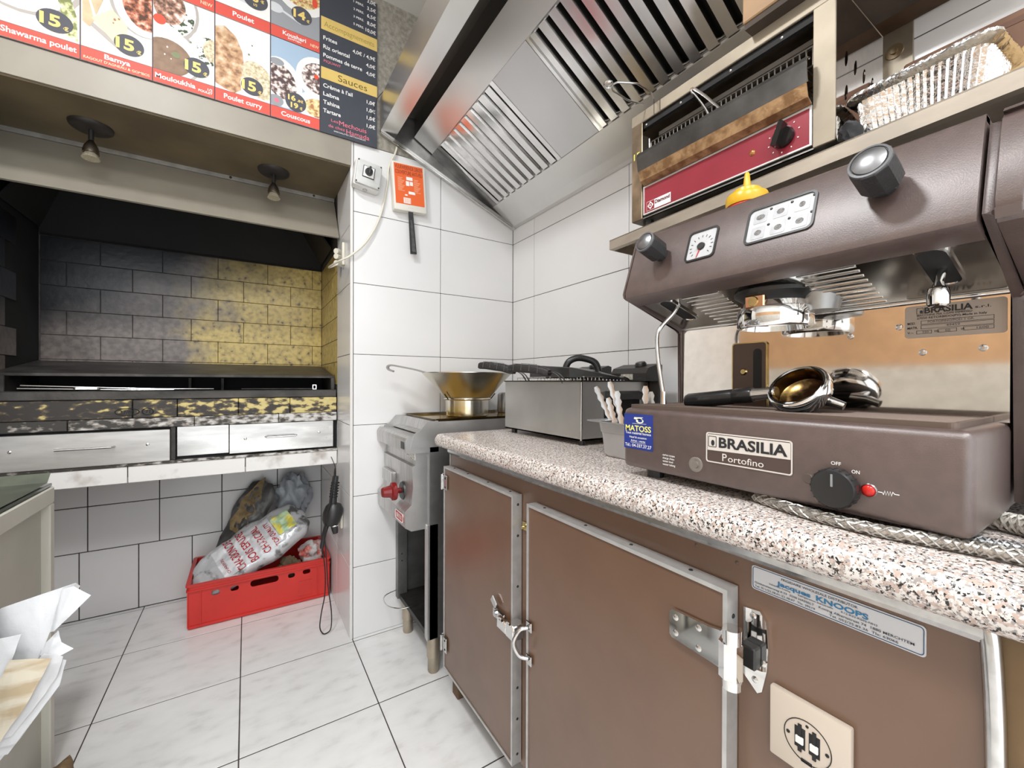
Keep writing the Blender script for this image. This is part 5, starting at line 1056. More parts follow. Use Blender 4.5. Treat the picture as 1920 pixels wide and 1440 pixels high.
# black lid resting aslant with its arch handle
bm = bmesh.new(); vs_ = []
for p in [(0.800, 0.945, 1.096), (0.965, 0.872, 1.0915), (1.000, 1.060, 1.098), (0.845, 1.215, 1.098)]: vs_.append(Vector(p))
th = [0.032, 0.003, 0.030, 0.046]
lo = [bm.verts.new(v) for v in vs_]; hi = [bm.verts.new(v+Vector((0, 0, t_))) for v, t_ in zip(vs_, th)]
for i in range(4): bm.faces.new((lo[i], lo[(i+1) % 4], hi[(i+1) % 4], hi[i]))
bm.faces.new(lo[::-1]); bm.faces.new(hi); bmesh.ops.bevel(bm, geom=list(bm.edges), offset=0.002, segments=1, affect='EDGES')
ld = mk('lid', bm, M('lid_black', (0.035, 0.033, 0.031), 0.32, var=(25, 0.5)), fr_)
bm = bmesh.new(); P_ = smooth_path([(0.850, 1.025, 1.125), (0.858, 1.018, 1.148), (0.880, 1.005, 1.160), (0.905, 0.992, 1.158), (0.930, 0.975, 1.146), (0.940, 0.968, 1.118)], 4); tube(bm, P_, 0.0105, 10); mk('lid_handle', bm, black_pl, ld, True)
# control heads hooked on the back rim
def chead(y0, y1, lab, sc):
    bm = bmesh.new(); prism(bm, [(1.010, 1.088), (1.010, 1.112), (1.022, 1.128), (1.070, 1.142), (1.085, 1.138), (1.085, 0.99), (1.066, 0.97), (1.066, 1.088)], XZ, y0, y1); h = mk('control_head', bm, M('head_black', (0.028, 0.026, 0.025), 0.4, bump=(150, 0.2)), fr_)
    bm = bmesh.new(); lathe(bm, [(0, 0.012), (0.014, 0.012), (0.018, 0.006), (0.018, 0), (0, 0)], (1.048, (y0+y1)/2-0.02, 1.136), (-0.28, 0, 0.96), 20); mk('control_knob', bm, black_pl, h, True)
    bm = bmesh.new(); box(bm, (1.0085, y0+0.05, 1.092), (1.0105, y1-0.045, 1.110)); mk('type_plate', bm, M('type_plate', (0.55, 0.52, 0.45), 0.4, var=(90, 0.5)), h)
    bm = bmesh.new(); tube(bm, [(1.010, (y0+y1)/2-0.01, 1.092), (0.992, (y0+y1)/2, 1.100), (0.975, (y0+y1)/2+0.01, 1.096), (0.965, (y0+y1)/2+0.02, 1.075)], 0.003, 8, 4); mk('heater_tube', bm, chrome_worn, h, True)
chead(0.842, 0.985, '', 1); chead(1.055, 1.19, '', 1)

# ================================================================== TONGS IN A STEEL CONTAINER
gn = thing('gastronorm_pot', 'small pale steel container holding tongs beside the coffee machine', 'container', (0.785, 0.68, 0.906))
bm = bmesh.new()
def rl(x0, x1, y0, y1, r, z): return [bm.verts.new((x, y, z)) for x, y in rrect(x0, x1, y0, y1, r)]
rings = [rl(0.735, 0.855, 0.608, 0.738, 0.02, 0.906), rl(0.730, 0.860, 0.602, 0.745, 0.022, 0.912), rl(0.727, 0.863, 0.599, 0.750, 0.022, 0.962), rl(0.724, 0.866, 0.596, 0.752, 0.022, 0.964), rl(0.722, 0.868, 0.594, 0.756, 0.024, 0.985), rl(0.706, 0.884, 0.580, 0.775, 0.012, 0.989), rl(0.706, 0.884, 0.580, 0.775, 0.012, 0.991), rl(0.724, 0.866, 0.596, 0.754, 0.022, 0.988), rl(0.732, 0.858, 0.604, 0.742, 0.02, 0.910)]
for a_, b_ in zip(rings, rings[1:]):
    for i in range(len(a_)): bm.faces.new((a_[i], a_[(i+1) % len(a_)], b_[(i+1) % len(a_)], b_[i]))
bm.faces.new(rings[0][::-1]); bm.faces.new(rings[-1]); mk('pot', bm, M('pot_steel', (0.62, 0.62, 0.62), 0.38, 0.85, var=(14, 0.1)), gn, True)
def tongs(b0, b1, t0, t1, label):
    t = thing('kitchen_tongs', label, 'tongs', b0, 'tongs standing in the container')
    for k, (b, tp) in enumerate(((b0, t0), (b1, t1))):
        b, tp = Vector(b), Vector(tp); d = (tp-b); L_ = d.length; d.normalize(); s = d.cross(Vector((0.84, 0.54, 0))).normalized(); n = d.cross(s)
        bm = bmesh.new(); rg = []
        N = 16
        for i in range(N+1):
            q = i/N; w = 0.0045+0.0032*max(0, (q-0.35)/0.65)*(1 if q < 0.93 else 0.5)
            sc = (0.0018*(1 if i % 2 else -1)) if q > 0.5 else 0
            c = b+d*L_*q+n*(0.004*math.sin(q*3))
            rg.append([bm.verts.new(c+s*(u*(w+sc))+n*(v+0.35*(w*abs(u)))) for u, v in ((-1, 0), (-0.4, -0.0015), (0.4, -0.0015), (1, 0), (0.4, 0.0006), (-0.4, 0.0006))])
        for a_, b_ in zip(rg, rg[1:]):
            for i in range(6): bm.faces.new((a_[i], a_[(i+1) % 6], b_[(i+1) % 6], b_[i]))
        bm.faces.new(rg[0]); bm.faces.new(rg[-1]); mk('arm', bm, M('tongs_steel', (0.52, 0.53, 0.55), 0.22, 0.95), t, True)
tongs((0.795, 0.725, 0.915), (0.800, 0.705, 0.915), (0.778, 0.812, 1.072), (0.780, 0.765, 1.085), 'steel tongs leaning furthest left out of the container')
tongs((0.765, 0.70, 0.915), (0.76, 0.69, 0.915), (0.755, 0.745, 1.045), (0.765, 0.725, 1.062), 'steel tongs in the middle of the container, partly hidden')
tongs((0.80, 0.66, 0.915), (0.81, 0.65, 0.915), (0.800, 0.668, 1.075), (0.795, 0.648, 1.062), 'steel tongs at the right of the container, by the coffee machine')

# ================================================================== ESPRESSO MACHINE
EY0, EY1 = 0.105, 0.572
em = thing('espresso_machine', 'brown single-group espresso machine with chrome group head on the worktop', 'coffee machine', (0.85, 0.34, 0.905))
bm = bmesh.new(); box(bm, (0.620, EY0, 0.921), (0.806, EY1, 1.034), 0.010, 3); bh = mk('base_housing', bm, brown_paint, em, True)
bm = bmesh.new(); box(bm, (0.640, EY0+0.02, 1.0335), (0.800, EY1-0.014, 1.0355)); mk('drip_tray', bm, black_matt, bh)
bm = bmesh.new(); strip_frame(bm, rrect(0.632, 0.800, EY0+0.014, EY1-0.006, 0.008), rrect(0.638, 0.795, EY0+0.020, EY1-0.012, 0.006), XY, 1.034, 1.0405)
for i in range(13): x = 0.645+0.0118*i; tube(bm, [(x, EY0+0.018, 1.0385), (x, EY1-0.010, 1.0385)], 0.0018, 6)
mk('drip_grate', bm, M('grate_steel', (0.15, 0.11, 0.09), 0.5, 0.6), em)
for x in (0.655, 0.775, 1.05):
    for y in (EY0+0.05, EY1-0.05): bm = bmesh.new(); cyl(bm, (x, y, 0.905), (x, y, 0.923), 0.015, n=16); mk('foot', bm, black_pl, em)
bm = bmesh.new(); box(bm, (0.806, EY0+0.004, 0.925), (1.12, EY1-0.004, 1.32)); mk('rear_housing', bm, brown_paint, em)
prof_s = [(0.6215, 1.2455), (0.6185, 1.254), (0.655, 1.362), (0.663, 1.368), (1.122, 1.368), (1.122, 0.926), (0.794, 0.926), (0.794, 1.190), (0.785, 1.197)]
bm = bmesh.new(); prism(bm, prof_s, XZ, EY1-0.006, EY1+0.003); bmesh.ops.bevel(bm, geom=list(bm.edges), offset=0.0025, segments=2, affect='EDGES'); mk('side_cheek', bm, brown_paint, em, True)
bm = bmesh.new(); prism(bm, prof_s, XZ, 0.066, EY0-0.002); bmesh.ops.bevel(bm, geom=list(bm.edges), offset=0.010, segments=3, affect='EDGES'); mk('side_cheek', bm, brown_paint, em, True)
# leaning control front with rounded lower lip
nl = Vector((-(1.366-1.254), 0, 0.657-0.619)).normalized(); ul = Vector((0.038, 0, 0.112)).normalized()
bm = bmesh.new(); prism(bm, [(0.619, 1.256), (0.656, 1.364), (0.661, 1.368), (0.675, 1.368), (0.675, 1.360), (0.640, 1.250), (0.660, 1.240), (0.657, 1.234), (0.628, 1.240), (0.620, 1.246)], XZ, EY0, EY1-0.006); fp = mk('front_panel', bm, brown_paint, em, True)
bm = bmesh.new(); strip_frame(bm, [(0.660, EY0), (1.12, EY0), (1.12, EY1-0.006), (0.660, EY1-0.006)], [(0.690, EY0+0.02), (1.10, EY0+0.02), (1.10, EY1-0.03), (0.690, EY1-0.03)], XY, 1.360, 1.367); mk('top_rim', bm, brown_paint, em)
bm = bmesh.new(); box(bm, (0.672, EY0, 1.325), (1.12, EY1-0.006, 1.336)); mk('cup_tray', bm, steel_dull, em)
# underside steel plate with louvres
def uz(x): return 1.240+(x-0.655)*(1.197-1.240)/(0.800-0.655)
bm = bmesh.new(); prism(bm, [(0.655, uz(0.655)), (0.800, uz(0.800)), (0.800, uz(0.800)+0.004), (0.655, uz(0.655)+0.004)], XZ, EY0, EY1-0.006); us = mk('underside_plate', bm, M('underside_steel', (0.60, 0.58, 0.54), 0.16, 1.0, var=(12, 0.2), rvar=0.06), em)
bm = bmesh.new()
for i in range(9):
    x = 0.668+0.014*i
    for ya, yb in ((EY0+0.115, EY0+0.185), (EY1-0.165, EY1-0.095)): bm = bmesh.new(); box(bm, (x, ya, uz(x)-0.0022), (x+0.005, yb, uz(x)+0.001), 0.0008); mk('louvre', bm, steel_pol, us)
bm = bmesh.new(); tube(bm, [(0.799, EY0, 1.1975), (0.799, EY1-0.006, 1.1975)], 0.004, 10); mk('lower_bead', bm, chrome, us, True)
def slot3(y, x0, x1, w):
    bm = bmesh.new(); prism(bm, [(u, v) for u, v in rrect(x0, x1, y-w/2, y+w/2, w*0.48)], lambda u, v, s: (u, v, uz(u)-s), 0.0004, 0.0012); mk('slot', bm, black_matt, us)
    bm = bmesh.new(); strip_frame(bm, rrect(x0-0.003, x1+0.003, y-w/2-0.003, y+w/2+0.003, w*0.5), rrect(x0, x1, y-w/2, y+w/2, w*0.48), lambda u, v, s: (u, v, uz(u)-s), 0.0, 0.003); mk('slot_rim', bm, chrome_worn, us)
slot3(0.150, 0.662, 0.752, 0.026); slot3(0.512, 0.662, 0.752, 0.026)
# splash back with its details
bm = bmesh.new(); box(bm, (0.7975, EY0+0.001, 1.034), (0.801, EY1-0.007, 1.1965)); sb = mk('splash_back', bm, mirror_steel, em); sb['label'] = 'mirror-bright steel splash back'
bm = bmesh.new(); prism(bm, rrect(0.3915, 0.454, 1.036, 1.158, 0.005), YZ, 0.7945, 0.798); wp = mk('level_window', bm, M('window_brown', (0.085, 0.048, 0.034), 0.3), em)
bm = bmesh.new(); strip_frame(bm, rrect(0.3905, 0.455, 1.035, 1.159, 0.006), rrect(0.3925, 0.453, 1.037, 1.157, 0.005), YZ, 0.7935, 0.797); mk('window_rim', bm, brass, wp)
bm = bmesh.new(); prism(bm, rrect(0.400, 0.415, 1.052, 1.146, 0.0074), YZ, 0.7938, 0.7946); mk('window_slot', bm, black_matt, wp)
bm = bmesh.new(); lathe(bm, [(0, 0.003), (0.0045, 0.003), (0.007, 0.0), (0, 0.0)], (0.7945, 0.433, 1.104), (-1, 0, 0), 18); mk('lock_button', bm, brass, wp, True)
bm = bmesh.new(); prism(bm, rrect(0.1085, 0.2040, 1.1465, 1.1915, 0.004), YZ, 0.7960, 0.7978); rp = mk('rating_plate', bm, M('rating_metal', (0.40, 0.345, 0.30), 0.42, 0.4), em)
def rt(y, z): return (0.7960, y, z)
lettering(rp, [('BRASILIA', rt(0.1835, 1.1800), 0.0078, dict(w=0.046))], black_print, FRONT, bold=0.03)
bm = bmesh.new(); strip_frame(bm, rrect(0.1845, 0.1915, 1.1795, 1.1880, 0.001), rrect(0.1849, 0.1911, 1.1799, 1.1876, 0.001), YZ, 0.7955, 0.7962); prism(bm, ell(0.1868, 1.1825, 0.0015, 0.0022, 12), YZ, 0.7955, 0.7961); mk('logo', bm, black_print, rp)
lettering(rp, [('s.r.l.', rt(0.1355, 1.1805), 0.0034, dict(w=0.014)), ('MACCHINE PER CAFFE ESPRESSO', rt(0.1910, 1.1762), 0.0026, dict(w=0.053)), ('27050 RETORBIDO(PV)-Made in Italy', rt(0.1910, 1.1722), 0.0028, dict(w=0.066)), ('MOD.', rt(0.2010, 1.1655), 0.0032, dict(w=0.0085)), ('MATR.', rt(0.2010, 1.1592), 0.0032, dict(w=0.0110)), ('V.~', rt(0.2010, 1.1525), 0.0030, dict(w=0.0065)), ('Hz', rt(0.1730, 1.1528), 0.0030, dict(w=0.0045)), ('W.', rt(0.1480, 1.1530), 0.0030, dict(w=0.0038))], black_print, FRONT, bold=0.01)
lettering(rp, [('PORTOFINO/POD 1 GR.', rt(0.1800, 1.1663), 0.0030, dict(w=0.044)), ('49459', rt(0.1620, 1.1600), 0.0030, dict(w=0.013)), ('220', rt(0.1855, 1.1528), 0.0028, dict(w=0.0065)), ('50', rt(0.1630, 1.1532), 0.0028, dict(w=0.0050)), ('1600', rt(0.1340, 1.1537), 0.0028, dict(w=0.0105))], M('stamp_grey', (0.14, 0.12, 0.11), 0.5), FRONT, bold=0.01)
bm = bmesh.new()
for y0_, y1_, z0_, z1_ in ((0.119, 0.187, 1.1647, 1.1700), (0.119, 0.187, 1.1585, 1.1638), (0.176, 0.1915, 1.1517, 1.1565), (0.152, 0.170, 1.1522, 1.1570), (0.119, 0.146, 1.1527, 1.1576)):
    strip_frame(bm, [(y0_, z0_), (y1_, z0_), (y1_, z1_), (y0_, z1_)], [(y0_+0.0004, z0_+0.0004), (y1_-0.0004, z0_+0.0004), (y1_-0.0004, z1_-0.0004), (y0_+0.0004, z1_-0.0004)], YZ, 0.7956, 0.7962)
mk('field_frames', bm, black_print, rp)
for y, z in ((0.2105, 1.1640), (0.1855, 1.1260), (0.1285, 1.1285), (0.268, 1.156)):
    bm = bmesh.new(); lathe(bm, [(0, 0.0012), (0.0016, 0.0012), (0.0017, 0.002), (0.0040, 0.0014), (0.0045, 0.0), (0, 0)], (0.7975, y, z), (-1, 0, 0), 16); mk('rivet', bm, chrome_worn, sb, True)
# group head
gx, gy = 0.722, 0.344
bm = bmesh.new(); lathe(bm, [(0, 0.056), (0.050, 0.056), (0.058, 0.050), (0.058, 0.044), (0.046, 0.036), (0.040, 0.026), (0, 0.026)], (gx, gy, 1.180), (0, 0, 1), 36); mk('group_flange', bm, black_pl, em, True)
bm = bmesh.new(); lathe(bm, [(0.036, 0.012), (0.036, 0.034), (0.042, 0.034), (0.046, 0.020), (0.052, 0.018), (0.0535, 0.014), (0.0535, -0.010), (0.051, -0.013), (0.047, -0.013), (0.045, -0.004), (0, -0.002)], (gx, gy, 1.184), (0, 0, 1), 44); gh = mk('group_ring', bm, chrome, em, True)
bm = bmesh.new(); box(bm, (gx-0.053, gy-0.010, 1.200), (gx-0.030, gy+0.020, 1.220), 0.002); blk = mk('jet_block', bm, M('copper_chrome', (0.66, 0.42, 0.28), 0.15, 1.0), gh)
bm = bmesh.new(); lathe(bm, [(0, 0.003), (0.007, 0.003), (0.008, 0), (0, 0)], (gx-0.053, gy+0.006, 1.210), (-1, 0, 0), 16); mk('jet_screw', bm, brass, blk, True)
bm = bmesh.new(); tube(bm, [(gx+0.02, gy-0.05, 1.215), (gx+0.025, gy-0.066, 1.216), (gx+0.025, gy-0.072, 1.218)], 0.004, 8); mk('group_bolt', bm, black_pl, em)
bm = bmesh.new(); lathe(bm, [(0, 0.0), (0.026, 0), (0.034, 0.03), (0.034, 0.05)], (gx+0.03, gy-0.05, 1.195), (0, 0, 1), 24); mk('pipe_cover', bm, steel_dull, em, True)
# knobs on the leaning front
def plane_pt(y, s): return Vector((0.619, y, 1.256))+ul*s
def eknob(y, s, r, L_):
    p = plane_pt(y, s); bm = bmesh.new(); lathe(bm, [(0, 0), (r*0.62, 0.0), (r*0.66, 0.012), (r*0.98, 0.013), (r, 0.016), (r, L_-0.002), (r*0.93, L_), (0, L_)], p, nl, 10); k = mk('steam_knob', bm, M('knob_black', (0.022, 0.022, 0.023), 0.4, bump=(300, 0.2)), em, True, 20)
    bm = bmesh.new(); lathe(bm, [(0, L_+0.005), (r*0.4, L_+0.0045), (r*0.74, L_+0.002), (r*0.80, L_-0.001)], p, nl, 32); mk('knob_cap', bm, M('cap_silver', (0.32, 0.32, 0.33), 0.3, 0.9, var=(40, 0.3)), k, True)
    bm = bmesh.new(); lathe(bm, [(r*0.80, L_-0.001), (r*0.82, L_+0.0015), (r*0.93, L_+0.0012), (r*0.95, L_-0.001)], p, nl, 32); mk('knob_rim', bm, M('rim_grey', (0.10, 0.10, 0.105), 0.35), k, True)
eknob(0.497, 0.062, 0.0195, 0.050); eknob(0.182, 0.062, 0.0215, 0.052)
# gauge and key pad sunk in the front
FL = (Vector((0, -1, 0)), ul)
def lean_panel(y0, y1, s0, s1, r, rim, face, nm):
    bm = bmesh.new(); f = lambda u, v, w: plane_pt(u, v)+nl*w
    strip_frame(bm, rrect(y0-0.003, y1+0.003, s0-0.003, s1+0.003, r+0.002), rrect(y0, y1, s0, s1, r), f, -0.001, 0.0022); g_ = mk(nm+'_rim', bm, rim, em, True)
    bm = bmesh.new(); prism(bm, rrect(y0, y1, s0, s1, r), f, -0.001, 0.0004); return g_, mk(nm+'_face', bm, face, g_)
keyw = M('key_white', (0.52, 0.52, 0.53), 0.45, var=(30, 0.12))
g1, gf = lean_panel(0.394, 0.442, 0.034, 0.085, 0.006, black_pl, keyw, 'gauge')
gc = plane_pt(0.418, 0.056)
bm = bmesh.new(); lathe(bm, [(0, 0.003), (0.006, 0.003), (0.007, 0), (0, 0)], gc+nl*0.0005, nl, 18); mk('gauge_hub', bm, black_pl, g1, True)
bm = bmesh.new(); prism(bm, [(-0.0012, 0), (0.0012, 0), (0.0003, -0.020), (-0.0003, -0.020)], lambda u, v, w: gc+Vector((0, 1, 0))*(u+0.3*-v*0.8)+ul*v+nl*w, 0.001, 0.002); mk('gauge_needle', bm, M('needle_red', (0.5, 0.03, 0.03), 0.4), g1)
bm = bmesh.new()
for k in range(13):
    a = math.radians(-40+k*22); c, s_ = math.cos(a), math.sin(a)
    for (r0, r1) in ((0.017, 0.021),): flat(bm, [(c*r0-s_*0.0005, s_*r0+c*0.0005), (c*r0+s_*0.0005, s_*r0-c*0.0005), (c*r1+s_*0.0005, s_*r1-c*0.0005), (c*r1-s_*0.0005, s_*r1+c*0.0005)], FL, gc+nl*0.0006)
mk2('gauge_scale', bm, black_print, g1)
k1, kf = lean_panel(0.256, 0.342, 0.036, 0.090, 0.007, black_pl, keyw, 'keypad')
for i in range(3):
    for j in range(2):
        y, s_ = 0.326-0.0275*i, 0.050+0.026*j
        bm = bmesh.new(); f = lambda u, v, w: plane_pt(u, v)+nl*w
        prism(bm, rrect(y-0.0095, y+0.0095, s_-0.010, s_+0.010, 0.002), f, 0.0004, 0.0008); ky_ = mk('key', bm, M('key_grey', (0.46, 0.46, 0.48), 0.35, var=(60, 0.2)), k1)
        bm = bmesh.new(); prism(bm, ell(y, s_, 0.004+0.0012*(2-i if j else 1), 0.0045, 9), f, 0.0008, 0.0011); mk('key_symbol', bm, M('key_symbol', (0.20, 0.19, 0.18), 0.5, var=(300, 0.6)), ky_)
        bm = bmesh.new(); lathe(bm, [(0, 0.0016), (0.0016, 0.001), (0.002, 0), (0, 0)], plane_pt(y-0.0135, s_+0.009)+nl*0.0004, nl, 10); mk('key_light', bm, black_pl, k1, True)
# steam pipes
bm = bmesh.new(); tube(bm, [(0.720, 0.150, 1.235), (0.713, 0.1495, 1.218), (0.708, 0.1505, 1.205)], 0.0048, 12, 4); sp1 = mk('water_pipe', bm, chrome_worn, em, True)
bm = bmesh.new(); lathe(bm, [(0, 0.0), (0.0042, 0.0), (0.0060, -0.007), (0.0100, -0.010), (0.0108, -0.016), (0.0108, -0.020), (0.0104, -0.030), (0.0085, -0.032), (0, -0.028)], (0.708, 0.1505, 1.207), (0.08, 0, 1), 24); mk('spout_tip', bm, chrome, sp1, True)
bm = bmesh.new(); tube(bm, [(0.690, 0.497, 1.235), (0.680, 0.505, 1.212), (0.668, 0.520, 1.190), (0.660, 0.524, 1.172), (0.655, 0.518, 1.13), (0.652, 0.508, 1.085), (0.650, 0.502, 1.062)], 0.0040, 12, 5); sp2 = mk('steam_wand', bm, chrome_worn, em, True)
bm = bmesh.new(); cyl(bm, (0.650, 0.502, 1.066), (0.649, 0.5005, 1.043), 0.0052, 0.0056, 14); mk('wand_tip', bm, chrome_worn, sp2, True)
# base front: badge, sticker, button, main switch
xf = 0.620
bm = bmesh.new(); prism(bm, rrect(0.271, 0.396, 0.9575, 1.0045, 0.004), YZ, xf-0.0012, xf+0.001); bd = mk('brand_badge', bm, M('badge_brown', (0.075, 0.05, 0.042), 0.35), em)
bm = bmesh.new(); strip_frame(bm, rrect(0.271, 0.396, 0.9575, 1.0045, 0.004), rrect(0.2728, 0.3942, 0.9593, 1.0027, 0.003), YZ, xf-0.0018, xf-0.001); mk('badge_rim', bm, M('badge_silver', (0.62, 0.57, 0.52), 0.4), bd)
bm = bmesh.new(); prism(bm, [(0.2735, 0.9790), (0.3935, 0.9765), (0.3935, 1.0015), (0.2735, 1.0015)], YZ, xf-0.0016, xf-0.001); mk('badge_field', bm, MATS['badge_silver'], bd)
lettering(bd, [('BRASILIA', (xf-0.0016, 0.3745, 0.9830), 0.0150, dict(w=0.0975))], black_print, FRONT, bold=0.03)
bm = bmesh.new(); strip_frame(bm, rrect(0.3785, 0.3920, 0.9820, 0.9990, 0.0015), rrect(0.3792, 0.3913, 0.9827, 0.9983, 0.001), YZ, xf-0.0022, xf-0.0016); prism(bm, ell(0.3845, 0.9885, 0.0028, 0.0045, 14), YZ, xf-0.0021, xf-0.0016); mk('logo', bm, black_print, bd)
lettering(bd, [('P', (xf-0.0012, 0.3690, 0.9625), 0.0115, {}), ('ortofino', (xf-0.0012, 0.3600, 0.9625), 0.0095, dict(w=0.052))], M('badge_letter', (0.68, 0.63, 0.58), 0.4), FRONT, bold=0.004)
bm = bmesh.new(); box(bm, (xf-0.0006, 0.5005, 0.9575), (xf+0.001, 0.5680, 1.0235)); sk2 = mk('dealer_sticker', bm, M('sticker_blue', (0.018, 0.035, 0.22), 0.3), em); sk2['label'] = 'blue dealer sticker with yellow lettering'
yl = M('sticker_yellow', (0.80, 0.74, 0.18), 0.4); xs_ = xf-0.0006
lettering(sk2, [('MATOSS', (xs_, 0.534, 0.9915), 0.0105, dict(align='C', w=0.060))], yl, FRONT, bold=0.02)
lettering(sk2, [('Tout matériel horeca', (xs_, 0.534, 0.9855), 0.0046, dict(align='C', w=0.060)), ('Neuf & occasion', (xs_, 0.534, 0.9780), 0.0036, dict(align='C', w=0.040)), ('Achat - vente', (xs_, 0.534, 0.9715), 0.0036, dict(align='C', w=0.034)), ('Tél.: 04-337.37.27', (xs_, 0.534, 0.9615), 0.0058, dict(align='C', w=0.062))], white_print, FRONT, bold=0.008)
bm = bmesh.new(); flat(bm, [(-0.018, 0), (0.018, 0), (0.018, 0.0005), (-0.018, 0.0005)], FRONT, (xs_, 0.534, 0.9692)); mk2('rule', bm, white_print, sk2)
bm = bmesh.new()
for pl_ in ([(-0.011, 0.0125), (0.010, 0.0130), (0.004, 0.0095), (0.010, 0.0075), (-0.004, 0.0080), (-0.012, 0.0090)], ell(0.002, 0.006, 0.009, 0.0045, 16), [(-0.016, 0.0), (0.017, 0.0008), (0.017, 0.0013), (-0.016, 0.0006)]): flat(bm, pl_, FRONT, (xs_, 0.532, 1.0050))
mk2('sticker_emblem', bm, M('sticker_cream', (0.75, 0.76, 0.60), 0.4), sk2)
bm = bmesh.new(); flat(bm, ell(0.003, 0.0062, 0.005, 0.0024, 12), FRONT, (xs_, 0.532, 1.0050), 0.0008); mk2('emblem_core', bm, MATS['sticker_blue'], sk2)
lettering(em, [(s, (xf, 0.479, 0.9545-0.0054*i), 0.0034, dict(w=w)) for i, (s, w) in enumerate((('carico acqua', 0.0245), ("charge d'eau", 0.0235), ('water load', 0.021), ('wasser ladung', 0.0255)))], white_print, FRONT, bold=0.008)
bm = bmesh.new(); lathe(bm, [(0, 0.004), (0.0055, 0.004), (0.006, 0.001), (0.009, 0.002), (0.012, 0.0015), (0.0125, 0), (0, 0)], (xf, 0.4150, 0.9490), (-1, 0, 0), 28); mk('fill_button', bm, M('button_metal', (0.40, 0.36, 0.33), 0.3, 0.8), em, True)
kc = Vector((xf, 0.2205, 0.9535))
bm = bmesh.new(); n = 40
lathe(bm, [(0, 0), (0.0225, 0.0), (0.024, 0.003), (0.024, 0.015), (0.022, 0.0185), (0.0195, 0.0180), (0, 0.0175)], kc, (-1, 0, 0), n)
kk = mk('main_switch', bm, black_pl, em, True)
bm = bmesh.new()
for i in range(n):
    a = 2*math.pi*i/n
    if i % 2: continue
    c = kc+Vector((0, math.cos(a)*0.0236, math.sin(a)*0.0236)); box(bm, (c.x-0.016, c.y-0.0010, c.z-0.0010), (c.x-0.003, c.y+0.0010, c.z+0.0010))
mk('knurl', bm, black_pl, kk)
bm = bmesh.new(); box(bm, (kc.x-0.0195, kc.y-0.001, kc.z+0.003), (kc.x-0.0172, kc.y+0.001, kc.z+0.018)); mk('switch_mark', bm, M('mark_grey', (0.25, 0.25, 0.25), 0.5), kk)
lettering(em, [('OFF', (xf, 0.2225, 0.9805), 0.0042, dict(align='C', w=0.0105)), ('ON', (xf, 0.2025, 0.9735), 0.0042, dict(align='C', w=0.0080))], white_print, FRONT, bold=0.012)
bm = bmesh.new(); lathe(bm, [(0, 0.0035), (0.004, 0.003), (0.0065, 0.001), (0.0068, 0), (0, 0)], (xf, 0.1900, 0.9560), (-1, 0, 0), 24); pl2 = mk('pilot_light', bm, M('pilot_red', (0.55, 0.02, 0.015), 0.2), em, True)
bm = bmesh.new(); lathe(bm, [(0.0068, 0.0), (0.0072, 0.0016), (0.0082, 0.0)], (xf, 0.1900, 0.9560), (-1, 0, 0), 24); mk('pilot_rim', bm, chrome_worn, pl2, True)
bm = bmesh.new(); zz = [(0.1812, 0.9563), (0.1775, 0.9563)]+[(0.1765-0.0012*i, 0.9588 if i % 2 else 0.9540) for i in range(8)]+[(0.1665, 0.9566), (0.1625, 0.9566)]
tube(bm, [(xf-0.0002, y, z) for y, z in zz], 0.0005, 5); mk('heater_symbol', bm, white_print, em)
bm = bmesh.new(); lathe(bm, [(0, 0.001), (0.006, 0.0008), (0.0065, 0), (0, 0)], (xf, 0.2535, 0.9575), (-1, 0, 0), 20); mk('blind_plug', bm, M('plug_brown', (0.10, 0.075, 0.065), 0.4), em, True)

# portafilter resting on the grate
pf = thing('portafilter', 'chrome coffee portafilter with a black handle lying on the drip grate', 'portafilter', (0.70, 0.34, 1.0405))
na = Vector((-0.72, 0.10, 0.66)).normalized(); pc_ = Vector((0.700, 0.301, 1.0775))
bm = bmesh.new(); lathe(bm, [(0.0339, 0.0), (0.0345, 0.003), (0.0379, 0.004), (0.0390, 0.002), (0.0412, 0.001), (0.0424, -0.002), (0.0424, -0.009), (0.0401, -0.011), (0.0398, -0.019), (0.0339, -0.027), (0.0203, -0.031), (0, -0.032)], pc_, na, 44); mk('body', bm, chrome, pf, True)
bm = bmesh.new(); lathe(bm, [(0.0341, 0.001), (0.0334, -0.002), (0.0322, -0.018), (0.0249, -0.0225), (0, -0.024)], pc_, na, 40); mk('basket', bm, M('coffee_basket', (0.42, 0.28, 0.10), 0.22, 1.0, var=(22, (0.05, 0.025, 0.012), 0.40, 0.55)), pf, True)
for a0 in (0.6, 3.75):
    u_, w_, _ = frame_of(na); dd = u_*math.cos(a0)+w_*math.sin(a0); bm = bmesh.new()
    c = pc_+dd*0.0385-na*0.006; s_ = na.cross(dd); vv = [bm.verts.new(c+dd*x*0.003+s_*y*0.010+na*z*0.0035) for x in (-1, 1) for y in (-1, 1) for z in (-1, 1)]
    bmesh.ops.convex_hull(bm, input=vv); mk('lug', bm, chrome_worn, pf)
hd_ = Vector((0.02, 1.0, -0.13)).normalized(); h0 = pc_+Vector((0.004, 0.036, -0.010))
bm = bmesh.new(); tube(bm, [h0-hd_*0.006, h0+hd_*0.020, h0+hd_*0.034], [0.0088, 0.0105], 16); mk('neck', bm, chrome, pf, True)
bm = bmesh.new(); lathe(bm, [(0, 0.030), (0.0118, 0.031), (0.0130, 0.036), (0.0130, 0.060), (0.0122, 0.062), (0.0122, 0.064), (0.0130, 0.066), (0.0136, 0.110), (0.0142, 0.150), (0.0125, 0.155), (0, 0.156)], h0, hd_, 28); mk('handle', bm, M('bakelite', (0.016, 0.015, 0.015), 0.25), pf, True)
